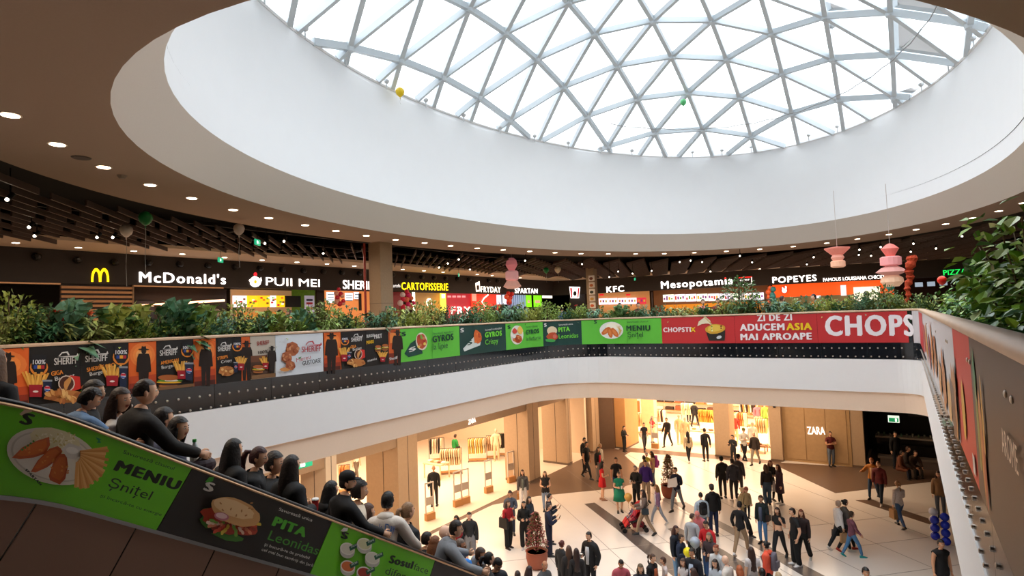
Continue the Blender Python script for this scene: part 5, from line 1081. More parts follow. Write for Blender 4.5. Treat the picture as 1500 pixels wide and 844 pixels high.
for k in range(9):
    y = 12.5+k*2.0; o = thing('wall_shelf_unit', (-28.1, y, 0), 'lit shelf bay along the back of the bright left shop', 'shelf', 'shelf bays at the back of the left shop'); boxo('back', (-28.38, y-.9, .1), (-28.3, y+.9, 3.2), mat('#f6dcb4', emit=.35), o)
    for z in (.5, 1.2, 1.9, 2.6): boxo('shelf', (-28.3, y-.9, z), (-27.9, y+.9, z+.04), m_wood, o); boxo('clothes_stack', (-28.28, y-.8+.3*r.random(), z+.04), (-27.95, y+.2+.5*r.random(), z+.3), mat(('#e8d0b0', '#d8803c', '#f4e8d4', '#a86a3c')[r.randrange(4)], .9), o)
# ================================================================== planting behind the railings
def leafmesh(pts, r, L, Wd, n_per=1, droop=.3, curl=.15, up=.3, mb=None, mi=0):
    mb = mb or MB()
    for p, dirv in pts:
        d = Vector(dirv)+Vector((r.uniform(-.5, .5), r.uniform(-.5, .5), r.uniform(-.3, .5)+up)); d.normalize(); l = L*r.uniform(.7, 1.25); w = Wd*r.uniform(.8, 1.2)
        s = d.cross(Vector((r.uniform(-.4, .4), r.uniform(-.4, .4), 1))).normalized(); nrm = s.cross(d); p = Vector(p)
        a = p; m1 = p+d*l*.45+nrm*l*curl*.4; e = p+d*l-Vector((0, 0, droop*l))
        mb.add([a, m1+s*w/2+nrm*w*.12, m1, m1-s*w/2+nrm*w*.12, e], [(0, 2, 1), (0, 3, 2), (1, 2, 4), (2, 3, 4)], mi)
    return mb
def bush_data(seed, w, h, n, L, Wd, kind='bush'):
    r = random.Random(seed); pts = []; st = MB()
    nb = 9 if kind != 'fern' else 22; ends = []
    for k in range(nb):
        a = r.random()*6.28; q = r.uniform(.2, 1)*w*.45; hh = h*r.uniform(.55, 1.0)
        if kind == 'tree': q *= .45; 
        ends.append((Vector((q*math.cos(a), q*math.sin(a), hh)), a))
        b0 = Vector((q*.15*math.cos(a), q*.15*math.sin(a), 0)); mid = Vector((q*.4*math.cos(a), q*.4*math.sin(a), hh*.55))
        st.tube([b0, mid, ends[-1][0]], [.012, .009, .005], 4)
    if kind == 'tree': st.tube([(0, 0, 0), (.02, 0, h*.5), (0, .01, h*.85)], [.02, .017, .01], 6)
    for k in range(n):
        e, a = ends[k % nb]
        if kind == 'fern':
            t = r.uniform(.1, 1); p = Vector((e.x*t*1.2, e.y*t*1.2, e.z*(1-(1-t)**2)*.9)); sd = Vector((-math.sin(a), math.cos(a), 0))*(1 if k % 2 else -1)
            pts.append((p, sd*.8+Vector((math.cos(a), math.sin(a), 0))*.5))
        elif kind == 'tree':
            th = r.random()*6.28; ph = r.random()**.5; rr = r.uniform(.25, 1)**.5; c = Vector((math.cos(th)*ph, math.sin(th)*ph, r.uniform(-1, 1)*math.sqrt(max(0, 1-ph*ph)))); p = Vector((c.x*w*.5, c.y*w*.5, h*.62+c.z*h*.38)); pts.append((p, c))
        else:
            t = r.uniform(.25, 1.02); p = Vector((e.x*t, e.y*t, e.z*t))+Vector((r.gauss(0, .05*w+.02), r.gauss(0, .05*w+.02), r.gauss(0, .05*h))); pts.append((p, (p-Vector((0, 0, h*.4))).normalized()))
    return leafmesh(pts, r, L, Wd, up=.2 if kind != 'fern' else 0), st
LEAFC = ['#6a8a48', '#86a04c', '#4f703c', '#9aa850', '#3f6a48', '#8f9a5a', '#628a6c', '#b0b860']
PROTO = []
for k, (w, h, n, L, Wd, kd) in enumerate(((.75, .85, 520, .12, .055, 'bush'), (.95, 1.15, 620, .13, .05, 'bush'), (.8, .75, 420, .17, .045, 'fern'), (.7, 1.2, 520, .11, .045, 'tree'), (.6, .95, 150, .3, .17, 'bush'), (.9, .7, 600, .09, .04, 'bush'), (.7, .9, 420, .2, .03, 'bush'), (.85, 1.0, 460, .15, .06, 'fern'))):
    f, s = bush_data(k+1, w, h, n, L, Wd, kd); a = f.build('foliage', mat(LEAFC[k], .5, var=.45, scale=7)); b = s.build('stems', mat('#5b4630'))
    PROTO.append((a.data, b.data)); bpy.data.objects.remove(a); bpy.data.objects.remove(b)
_lm = {}
def plant(k, p, sc, label, group=None, ci=None, cat='plant'):
    o = empty(('leafy_shrub', 'bushy_shrub', 'fern', 'small_tree', 'broad_leaved_plant', 'low_shrub', 'grassy_plant', 'arching_fern')[k], p, random.Random(int(p[0]*100+p[1]*77)).random()*6.28, label, cat, group)
    f = inst('foliage', PROTO[k][0], o); inst('stems', PROTO[k][1], o); o.scale = (sc, sc, sc)
    if ci is not None: f.material_slots[0].link = 'OBJECT'; f.material_slots[0].material = mat(ci, .5, var=.45, scale=7)
    return o
def planter_box(a, b, label):
    o = thing('planter_box', W((a+b)/2, 7.05, -.5), label, 'planter'); q = ss(a, b, 2)
    for nm, prof, m in (('trough', [(-.2, 7.05), (-.2, 7.62), (-.78, 7.62), (-.78, 7.05)], mat('#3a332d', .6)), ('soil', [(-.22, 7.6), (-.76, 7.6)], mat('#2a1f17', .95))):
        sweep(nm, a, b, prof, m, o, False, 2)
planter_box(1.0, SARC, 'long dark planter box behind the left railing'); planter_box(SARC+.02, SCOR, 'long dark planter box behind the far railing'); planter_box(SRIGHT+.2, rs(2.6), 'long dark planter box behind the right railing')
# (pixel x, kind, pixel y of the top)
KN = ['leafy shrub', 'tall bushy shrub', 'spreading fern', 'slender tree', 'big-leaved plant', 'low dense shrub', 'grassy plant', 'arching fern']
PL = [(12, 1, 450), (32, 3, 433), (55, 1, 440), (75, 7, 470), (100, 0, 462), (118, 4, 452), (133, 2, 466), (152, 7, 474), (168, 5, 478), (186, 4, 462), (205, 4, 456), (222, 1, 455), (240, 0, 462), (256, 6, 465), (272, 4, 450), (290, 5, 470), (307, 4, 456), (322, 0, 462), (338, 5, 464), (355, 1, 458), (372, 3, 447), (386, 0, 455), (402, 2, 464), (417, 4, 464), (432, 5, 467), (447, 0, 460), (462, 4, 462), (478, 7, 456), (494, 3, 444), (510, 1, 450), (524, 0, 455), (538, 5, 461), (566, 2, 458), (580, 1, 452), (594, 0, 455), (608, 7, 456), (622, 5, 459), (636, 1, 441), (648, 3, 443), (660, 6, 459), (671, 3, 452), (684, 2, 462), (697, 5, 457), (709, 1, 450), (722, 3, 444), (735, 0, 452), (748, 2, 448), (760, 2, 446), (773, 5, 457), (785, 0, 448), (798, 1, 446), (810, 3, 444), (821, 0, 452), (833, 5, 455), (845, 0, 448), (856, 1, 446), (868, 2, 453), (880, 0, 452), (893, 5, 455), (906, 4, 452), (918, 0, 451), (931, 5, 456), (944, 6, 450), (957, 1, 447), (970, 0, 450), (984, 5, 455), (997, 2, 451), (1010, 1, 447), (1024, 4, 455), (1038, 0, 450), (1052, 7, 444), (1066, 1, 440), (1081, 3, 408), (1096, 0, 436), (1110, 2, 438), (1124, 1, 440), (1140, 2, 442), (1155, 0, 441), (1170, 5, 444), (1186, 0, 438), (1200, 1, 436), (1214, 5, 444), (1228, 0, 437), (1242, 1, 433), (1257, 3, 432), (1271, 5, 438), (1284, 1, 424), (1297, 3, 420), (1310, 1, 428), (1323, 0, 436), (1334, 5, 440), (1343, 1, 428)]
HS = [.9, 1.2, .72, 1.2, 1.0, .72, .95, .9]
secn = lambda x: ('the far-left orange banner', 'the GIGA BUCKET banner', 'the SHERIFF BBQ banner', 'the second silhouette banner', 'the AMERICAN burger banner', 'the STRIPS and grey banners', 'the white chicken banner', 'the second GIGA banner', 'the first green GYROS banner', 'the dark GYROS Crispy banner', 'the round-plate GYROS banner', 'the PITA corner banner', 'the MENIU banner', 'the noodle bowl banner', 'the ZI DE ZI banner', 'the CHOPS banner')[sum(x > b for b in (42, 118, 187, 228, 282, 402, 472, 585, 672, 740, 795, 852, 970, 1077, 1198))]
_cnt = {}
for x, k, yt in PL:
    s, _ = inv(x, 470); p, n = path(s); n = Vector((n[0], n[1])); q = Vector(p)-n*.5; zt = None
    pr = proj((q.x, q.y, 8.15)); d = math.hypot(q.x, q.y)
    lo, hi = 7.7, 11.0
    for _ in range(30):
        m = (lo+hi)/2
        if proj((q.x, q.y, m))[1] > yt: lo = m
        else: hi = m
    H = max(.55, lo-7.55+.08); sec = secn(x); _cnt[(k, sec)] = _cnt.get((k, sec), 0)+1; c = _cnt[(k, sec)]
    lab = KN[k]+' above '+sec if c == 1 else KN[k]+', '+('second', 'third', 'fourth', 'fifth', 'sixth', 'seventh')[c-2]+' of its kind from the left, above '+sec
    plant(k, (q.x+random.Random(x).uniform(-.1, .1), q.y, 7.55), H/HS[k], ' '.join(lab.split()), 'shrubs in the railing planters', LEAFC[(x*7+k) % 8])
# flame-coloured blossoms between the shrubs
for x, y, c, l in ((93, 459, '#c8402a', 'orange bloom at the wooden screen'), (142, 462, '#d8562c', 'orange-red bloom right of the first broad leaves'), (100, 472, '#b83a2a', 'red bloom low above the GIGA BUCKET banner'), (845, 449, '#b8242a', 'red bloom by the papered column')):
    s, _ = inv(x, y); p, n = path(s); q = (p[0]-n[0]*.3, p[1]-n[1]*.3, inv(x, y)[1]); mb = leafmesh([(q, (math.cos(a), math.sin(a), .6)) for a in [i*.7 for i in range(9)]], random.Random(x), .14, .05); o = mb.build('bloom', mat(c, .6)); tag(o, l, 'flower')
# big leafy shrubs rising behind the right-hand railing, the largest leaves as single pieces
def bigshrub(px, Y, top_y, w, n, seed, label, L=.13, col=('#5d8a2a', '#7fa83a', '#3f6a2c', '#a8b878', '#8fb030'), single=True, X=.95):
    r = random.Random(seed); base = Vector((X+.05, Y, 7.6)); t = on_Y(px, top_y, Y); H = t[2]-7.6; o = thing('large_leafy_shrub', tuple(base), label, 'plant')
    if 'big' not in _lm:
        mb = MB(); pts = [(0, 0, 0), (.28, .22, .05), (.62, .3, .07), (1, 0, -.06), (.62, -.3, .07), (.28, -.22, .05), (.5, 0, -.02)]
        _lm['big'] = [mb.add(pts, [(0, 6, 1), (1, 6, 2), (2, 6, 3), (3, 6, 4), (4, 6, 5), (5, 6, 0)]).build('leaf', mat(c, .28, var=.25, scale=9)) for mb, c in ((MB(), c) for c in col) for _ in (0,) if mb.v == []]
        _lm['big'] = [ (x.data, bpy.data.objects.remove(x))[0] for x in _lm['big']]
    st = MB(); lv = []; nb = 14
    for k in range(nb):
        a = r.random()*6.28; q = w*.5*r.uniform(.3, 1); hh = H*r.uniform(.5, 1); e = base+Vector((q*math.cos(a)*.8, q*math.sin(a)*1.3, hh)); m = base+Vector((q*.4*math.cos(a), q*.5*math.sin(a), hh*.55)); st.tube([base+Vector((r.uniform(-.1, .1), r.uniform(-.2, .2), 0)), m, e], [.016, .011, .005], 5)
        for j in range(n//nb):
            t_ = r.uniform(.3, 1.03); p = base.lerp(m, t_*2) if t_ < .5 else m.lerp(e, t_*2-1); p = p+Vector((r.gauss(0, .09), r.gauss(0, .14), r.gauss(0, .09))); lv.append((p, a+r.uniform(-1.6, 1.6)))
    st.build('stems', mat('#6a5636'), o)
    lv.sort(key=lambda q: q[0].y); stuff = MB()
    for j, (p, a) in enumerate(lv):
        s_ = L*r.uniform(.7, 1.35); e = (r.uniform(-.6, .6), r.uniform(-.3, .9), a)
        if single and j < 110: inst('leaf', _lm['big'][r.randrange(5)], o, tuple(p-base), e, s_)
        else:
            M = Matrix.LocRotScale(p, __import__('mathutils').Euler(e), (s_, s_, s_)); stuff.add([M @ Vector(v) for v in ((0, 0, 0), (.28, .22, .05), (.62, .3, .07), (1, 0, -.06), (.62, -.3, .07), (.28, -.22, .05))], [(0, 1, 2, 3), (0, 3, 4, 5)], r.randrange(5))
    if stuff.v: x = stuff.build('leaf', [mat(c, .35, var=.3, scale=9) for c in col], o); x['kind'] = 'stuff'
DK = ('#4a7a3c', '#62963f', '#3c6a40', '#7aa45c', '#8ab03a')
bigshrub(1480, 7.2, 318, 1.5, 700, 1, 'tallest large-leaved shrub at the right edge of the picture', .15)
bigshrub(1500, 5.2, 400, 1.3, 620, 2, 'dense dark shrub nearest the viewer behind the right railing', .12, DK)
bigshrub(1440, 9.0, 392, 1.3, 620, 3, 'yellow-green shrub left of the tallest one behind the right railing', .13)
bigshrub(1415, 11.5, 405, 1.2, 520, 4, 'bluish green shrub in the middle of the right planter', .12, DK, False)
bigshrub(1395, 14.0, 418, 1.1, 460, 5, 'light shrub towards the far end of the right planter', .12, single=False)
bigshrub(1372, 16.5, 426, 1.0, 420, 6, 'dark rounded shrub near the far right corner of the railing', .11, DK, False)
bigshrub(1356, 18.8, 434, .9, 360, 7, 'small shrub just right of the CHOPS corner', .11, single=False)
bigshrub(1500, 3.6, 440, 1.0, 420, 8, 'low shrub tips spilling over the right handrail', .1, DK, False)
# potted red shrubs on the ground floor
def pot(px, py, H, label, c1, seed, z=0):
    b = on_z(px, py, 0); o = thing('potted_shrub', tuple(b), label, 'plant'); r = random.Random(seed)
    MB().lathe([(.2, 0), (.3, .08), (.36, .35), (.35, .52), (.38, .56), (.33, .56), (.31, .5)], b, 20).build('terracotta_pot', mat('#9a5238', .7, var=.1), o, True); MB().lathe([(.31, .48), (.31, .5)], b, 16).build('soil', mat('#6a5a3a', .95), o)
    st = MB(); pts = []
    for k in range(12):
        a = r.random()*6.28; q = .28*r.random(); st.tube([(b[0], b[1], .5), (b[0]+q*.5*math.cos(a), b[1]+q*.5*math.sin(a), .5+H*.4), (b[0]+q*.8*math.cos(a), b[1]+q*.8*math.sin(a), .5+H*r.uniform(.6, .95))], [.014, .01, .005], 4)
    for k in range(1000):
        t = r.random(); rr = .36*(1-t)**.6*r.random()**.5; a = r.random()*6.28; pts.append(((b[0]+rr*math.cos(a), b[1]+rr*math.sin(a), .62+H*t), (math.cos(a), math.sin(a), .5)))
    st.build('stems', mat('#5a3a2a'), o); leafmesh(pts[:700], r, .12, .06).build('red_foliage', mat(c1, .5, var=.4, scale=6), o); leafmesh(pts[700:], r, .12, .06).build('green_foliage', mat('#5f6f3a', .5, var=.4), o)
pot(787, 832, 1.15, 'potted red-leaved shrub in a terracotta pot at the lower centre', '#a0504c', 1); pot(981, 729, 1.25, 'potted red-brown shrub behind the man with the paper sheets', '#8a4530', 2)
# ================================================================== people
from mathutils import Euler
V = Vector
HEADN, HEADM = 16, 13
def head_mesh():
    """head centred at the middle of the skull, face towards +Y, 0.235 high"""
    vs = []; fs = []; mi = []; n, m = HEADN*2, HEADM*1
    vs.append((0, 0, -.105))
    for i in range(1, m):
        a = math.pi*i/m
        for k in range(n):
            b = 2*math.pi*k/n; x = math.sin(a)*math.sin(b); y = math.sin(a)*math.cos(b); z = -math.cos(a)
            X = x*.076; Y = y*.095; Z = z*.118
            if z < 0: X *= 1-.28*(-z)**1.2; Y *= 1-.10*(-z)
            if z < -.2 and y < 0: Y *= 1-.35*min(1, (-z-.2)*1.6)                  # nape
            if y > .75: Y *= .96
            f = math.exp(-(x/.17)**2) if y > .3 else 0
            if f and -.42 < z < .1: Y += f*.024*(1-abs((z+.22)/.34))*1.1 if abs((z+.22)/.34) < 1 else 0   # nose
            if y > .3 and -.62 < z < -.46: Y += math.exp(-(x/.3)**2)*.007                    # lips
            if y > .3 and z < -.8: Y += .008*math.exp(-(x/.4)**2)                              # chin
            if y > .4 and abs(z-.04) < .13 and .18 < abs(x) < .62: Y -= .010                 # eye sockets
            if y > .4 and .12 < z < .3: Y += .004                                             # brow
            vs.append((X, Y, Z))
    vs.append((0, 0, .118))
    def mat_of(k, i):
        b = 2*math.pi*(k+.5)/n; z = -math.cos(math.pi*(i+.5)/m); x = math.sin(math.pi*(i+.5)/m)*math.sin(b); y = math.cos(b)
        if y > .5 and -.60 < z < -.46 and abs(x) < .3: return 1
        if y > -.1 and -.97 < z < -.56: return 4
        return 0
    for k in range(n): fs.append((0, 1+k, 1+(k+1) % n)); mi.append(0)
    for i in range(m-2):
        for k in range(n):
            a0 = 1+i*n; fs.append((a0+k, a0+n+k, a0+n+(k+1) % n, a0+(k+1) % n)); mi.append(mat_of(k, i+1))
    e = len(vs)-1; a0 = 1+(m-2)*n
    for k in range(n): fs.append((a0+k, e, a0+(k+1) % n)); mi.append(0)
    mb = MB(); mb.add(vs, fs); mb.m = mi
    for s in (-1, 1):
        mb.ball((s*.075, -.006, -.012), (.011, .019, .031), 8, 6, 0)                        # ears
        mb.ball((s*.030, .078, .004), (.013, .009, .008), 8, 6, 2)                          # eyeballs
        mb.ball((s*.030, .0855, .004), (.0062, .004, .0062), 7, 5, 3)                       # irises
        mb.bar((s*.014, .0895, .024), (s*.046, .082, .027), .006, .006, 3)                  # brows
    return mb
HEAD = head_mesh()
def hand_mesh(curl):
    """palm at origin pointing -Z, thumb side +X"""
    mb = MB(); pr = [(-.036, -.012), (.036, -.012), (.038, .012), (-.036, .012)]
    top = [(x*.75, y, .01) for x, y in pr]; mid = [(x, y, -.045) for x, y in pr]; bot = [(x*1.03, y*.9, -.085) for x, y in pr]
    vs = top+mid+bot; fs = [(0, 1, 2, 3), (11, 10, 9, 8)]+[(j*4+i, (j+1)*4+i, (j+1)*4+(i+1) % 4, j*4+(i+1) % 4) for j in range(2) for i in range(4)]
    mb.add(vs, fs)
    for k, (x, l) in enumerate(((.028, .068), (.0095, .077), (-.0095, .072), (-.028, .056))):
        p = V((x, 0, -.082)); a = 0; pts = [p]
        for j, q in enumerate((.42, .32, .26)):
            a += curl*(.75 if j else .5); p = p+V((0, math.sin(a), -math.cos(a)))*l*q; pts.append(p)
        mb.tube(pts, [.0092, .0086, .008, .006], 5)
    p = V((.030, .002, -.018)); mb.tube([p, p+V((.026, .014, -.026)), p+V((.034, .026, -.05)), p+V((.032, .032, -.068))], [.013, .0105, .0092, .007], 5)
    return mb
HANDS = {c: hand_mesh(c) for c in (.25, .9)}
SHOE = MB(); _pr = [(-.13, .035), (-.10, .045), (0, .044), (.08, .05), (.13, .042), (.155, .02)]
_vs = []
for y, w in _pr:
    h = .085 if y < -.02 else (.07 if y < .05 else .045 if y < .12 else .03)
    _vs += [(-w, y, 0), (w, y, 0), (w*.95, y, .02), (w*.7, y, h), (-w*.7, y, h), (-w*.95, y, .02)]
SHOE.add(_vs, [(5, 4, 3, 2, 1, 0), tuple(30+i for i in range(6))]+[(j*6+i, j*6+(i+1) % 6, (j+1)*6+(i+1) % 6, (j+1)*6+i) for j in range(5) for i in range(6)])
# ---- arm and leg poses: (upper, fore) directions for the right side (+X), mirrored for the left
ARM = dict(down=((.16, .02, -1), (.05, .16, -1)), phone=((.22, .3, -1), (-.3, .9, .55)), hold=((.2, .08, -1), (-.5, .95, .1)), cross=((.25, .3, -1), (-1, .3, .12)), pocket=((.34, -.12, -1), (-.12, .35, -1)), rail=((.45, .55, -.75), (.2, 1, -.35)), up=((.3, .5, -.6), (-.2, .6, .9)), push=((.1, .45, -1), (-.05, 1, -.12)), swingf=((.1, .35, -1), (.0, .7, -.9)), swingb=((.14, -.4, -1), (.04, -.05, -1)), lap=((.15, .4, -1), (-.35, .8, -.55)), out=((.55, .5, -.8), (.1, 1, .1)), face=((.3, .35, -1), (-.35, .35, 1)))
class P_: pass
PEOPLE = []
def skeleton(q):
    """joint positions for a 1.75 m figure; returns dict name -> Vector, with lean and leg pose applied"""
    J = {}; st = q.get('legs', 'stand'); sit = st == 'sit'
    hipz = .93 if not sit else .50
    stride = {'walk': .34, 'walk2': -.34, 'stand': .0, 'cross': 0.0}.get(st, 0)
    J['pelvis'] = V((0, 0, hipz+.02)); lean = q.get('lean', 0.0); side = q.get('side', 0.0); sp = math.radians(lean); sd = math.radians(side)
    R_ = Euler((-sp, sd, 0)).to_matrix(); B = J['pelvis']
    def up(v): return B+R_ @ V(v)
    fem = q.get('fem', 0); shw = .185 if not fem else .165
    J['waist'] = up((0, .005, .14)); J['chest'] = up((0, .0, .34)); J['uchest'] = up((0, -.012, .45)); J['neck'] = up((0, -.005, .54)); J['skull'] = up((0, .018, .615))
    for s, nm in ((1, 'R'), (-1, 'L')):
        a = ARM[q.get('arm'+nm, q.get('arms', 'down'))]; m = V((s, 1, 1)); u = V((a[0][0]*s, a[0][1], a[0][2])).normalized(); f = V((a[1][0]*s, a[1][1], a[1][2])).normalized()
        sh = up((s*shw, -.01, .455)); J['sh'+nm] = sh; J['el'+nm] = sh+(R_ @ u if lean < 25 else u)*.29; J['wr'+nm] = J['el'+nm]+(R_ @ f if lean < 25 else f)*.25; J['fd'+nm] = (R_ @ f if lean < 25 else f)
        hip = V((s*.088, 0, hipz-.03)); J['hip'+nm] = hip
        if sit: kn = hip+V((s*.07, .42, -.02)); an = kn+V((0, .03, -.41))
        elif st == 'cross': kn = V((s*.05, .02, .49)); an = V((-s*.06, .05*s, .085))
        else:
            d = stride*s; kn = V((s*.095, d*.55+.03+.02*abs(d), .49-.02*abs(d))); an = V((s*.09, d-.03*(abs(d) > .1), .085+(.05 if d < -.1 else 0)))
            if st == 'stand': kn = V((s*.105, .02, .49)); an = V((s*(.11 if not fem else .09), -.02+.03*s, .085))
        J['kn'+nm] = kn; J['an'+nm] = an
    return J
BONES = [('pelvis', 'waist', 'T'), ('waist', 'chest', 'T'), ('chest', 'uchest', 'T'), ('uchest', 'neck', 'N'), ('neck', 'skull', 'N')]
for nm in 'RL': BONES += [('uchest', 'sh'+nm, 'T'), ('sh'+nm, 'el'+nm, 'U'), ('el'+nm, 'wr'+nm, 'F'), ('pelvis', 'hip'+nm, 'P'), ('hip'+nm, 'kn'+nm, 'H'), ('kn'+nm, 'an'+nm, 'S')]
RAD = dict(pelvis=(.155, .115), waist=(.135, .098), chest=(.155, .115), uchest=(.12, .095), neck=(.055, .055), skull=(.05, .055))
for nm in 'RL': RAD.update({'sh'+nm: (.062, .062), 'el'+nm: (.045, .045), 'wr'+nm: (.028, .03), 'hip'+nm: (.092, .095), 'kn'+nm: (.06, .06), 'an'+nm: (.038, .04)})
def person(**q): PEOPLE.append(q)
def stage1(q):
    J = skeleton(q); names = list(J); names = [n for n in names if not n.startswith('fd')]; idx = {n: i for i, n in enumerate(names)}
    me = bpy.data.meshes.new('skel'); me.from_pydata([J[n] for n in names], [(idx[a], idx[b]) for a, b, _ in BONES], [])
    o = bpy.data.objects.new('skel', me); COL.objects.link(o); me.attributes
    md = o.modifiers.new('s', 'SKIN'); md.use_smooth_shade = True
    if not me.skin_vertices: 
        bpy.context.view_layer.objects.active = o
    fat = q.get('fat', 1.0)
    sv = me.skin_vertices[0].data
    for n, i in idx.items():
        r = RAD[n]; f = fat if n in ('pelvis', 'waist', 'chest') or n.startswith('hip') else (fat+1)/2
        if q.get('fem') and n == 'waist': f *= .86
        sv[i].radius = (r[0]*f, r[1]*f); sv[i].use_root = n == 'pelvis'
    md2 = o.modifiers.new('u', 'SUBSURF'); md2.levels = md2.render_levels = 1 if not q.get('near') else 2
    return o, J
def nearest_bone(C, J):
    best = np.full(len(C), 1e9); bi = np.zeros(len(C), int); bt = np.zeros(len(C))
    for k, (a, b, t) in enumerate(BONES):
        A = np.array(J[a]); d = np.array(J[b])-A; tt = np.clip((C-A)@d/(d@d), 0, 1); dist = np.linalg.norm(C-(A+tt[:, None]*d), axis=1)
        ra, rb = RAD[a][0], RAD[b][0]; dist = dist-(ra+(rb-ra)*tt)*.8
        if t in 'N': dist = dist+.02
        m = dist < best; best[m] = dist[m]; bi[m] = k; bt[m] = tt[m]
    return bi, bt
def hair_mesh(style, J, Rh, hc, sc):
    """Rh: head rotation, hc: head centre (local, metres)"""
    mb = MB(); T = lambda v: hc+Rh @ (V(v)*sc)
    if style in ('none',): return None
    n, m = 24, 12; vs = []; ok = []
    thick = {'short': 1.10, 'buzz': 1.03, 'curly': 1.24, 'long': 1.13, 'pony': 1.07, 'bun': 1.07, 'bob': 1.16, 'cap': 1.05, 'ring': 1.03, 'hood': 1.0, 'beanie': 1.05}[style]
    for i in range(m+1):
        a = math.pi*i/m
        for k in range(n):
            b = 2*math.pi*k/n; x = math.sin(a)*math.sin(b); y = math.sin(a)*math.cos(b); z = math.cos(a); j = 1.0
            if style == 'curly': j = 1+.07*math.sin(k*2.6)*math.cos(i*3.1)
            elif style in ('short',): j = 1+.02*math.sin(k*2.6+i)+(.04 if z > .4 else 0)
            vs.append((x*.078*thick*j, (y*.096*thick*j)-.004, z*.118*(thick*j+ (0.0))))
    fs = []
    hl = .42 if style != 'ring' else 9
    for i in range(m):
        for k in range(n):
            a = math.pi*(i+.5)/m; b = 2*math.pi*(k+.5)/n; y = math.cos(b); z = math.cos(a)
            front = y > .35; low = {'short': -.42, 'buzz': -.38, 'curly': -.5, 'long': -1.1, 'pony': -.45, 'bun': -.45, 'bob': -.8, 'cap': -.42, 'ring': -.4, 'hood': -.9, 'beanie': -.35}[style]
            keep = z > low and (z > hl or not front) and (abs(y) < 2)
            if not front and y > -.05 and z < -.12 and style in ('short', 'buzz', 'cap', 'ring', 'pony', 'bun', 'beanie'): keep = False
            if style == 'ring' and z > .42: keep = False
            if keep: fs.append((i*n+k, (i+1)*n+k, (i+1)*n+(k+1) % n, i*n+(k+1) % n))
    mb.add([T(v) for v in vs], fs)
    if style in ('long', 'bob'):
        L = .42 if style == 'long' else .14; rows = 8; q = []; nn = 15
        for i in range(rows):
            t = i/(rows-1); z = .02-(.12+L)*t
            for k in range(nn):
                a = math.radians(-118+236*k/(nn-1)); wv = 1+.04*math.sin(k*2.1+i*.8); flare = .088+.03*math.sin(min(t*2.2, 1)*1.57)-.02*t
                q.append((math.sin(a)*flare*wv, -math.cos(a)*(flare+.02)*wv-.012-.05*t, z+.012*math.sin(k*1.7)*t))
        o = [T((x*.82, y*.82, z)) for x, y, z in q]; q = [T(v) for v in q]; fs = []
        for i in range(rows-1):
            for k in range(nn-1): fs.append((i*nn+k, (i+1)*nn+k, (i+1)*nn+k+1, i*nn+k+1))
        N = len(q); fs2 = [(a+N, d+N, c+N, b+N) for a, b, c, d in fs]; eb = [((rows-1)*nn+k, (rows-1)*nn+k+N, (rows-1)*nn+k+1+N, (rows-1)*nn+k+1) for k in range(nn-1)]
        ed = [(i*nn, i*nn+N, (i+1)*nn+N, (i+1)*nn) for i in range(rows-1)]+[(i*nn+nn-1, (i+1)*nn+nn-1, (i+1)*nn+nn-1+N, i*nn+nn-1+N) for i in range(rows-1)]
        mb.add(q+o, fs+fs2+eb+ed)
    if style == 'pony': mb.tube([T((0, -.095, .05)), T((0, -.14, .05)), T((0, -.165, -.02)), T((0, -.16, -.14)), T((0, -.14, -.26))], [.025*sc, .03*sc, .036*sc, .03*sc, .008*sc], 8)
    if style == 'bun': c = T((0, -.105, .06)); mb.ball(c, .045*sc, 10, 8)
    return mb
SKINS = {'l': '#e6b492', 'm': '#d39c78', 'd': '#b98060', 'p': '#edc3a8', 'q': '#e8cdb0'}
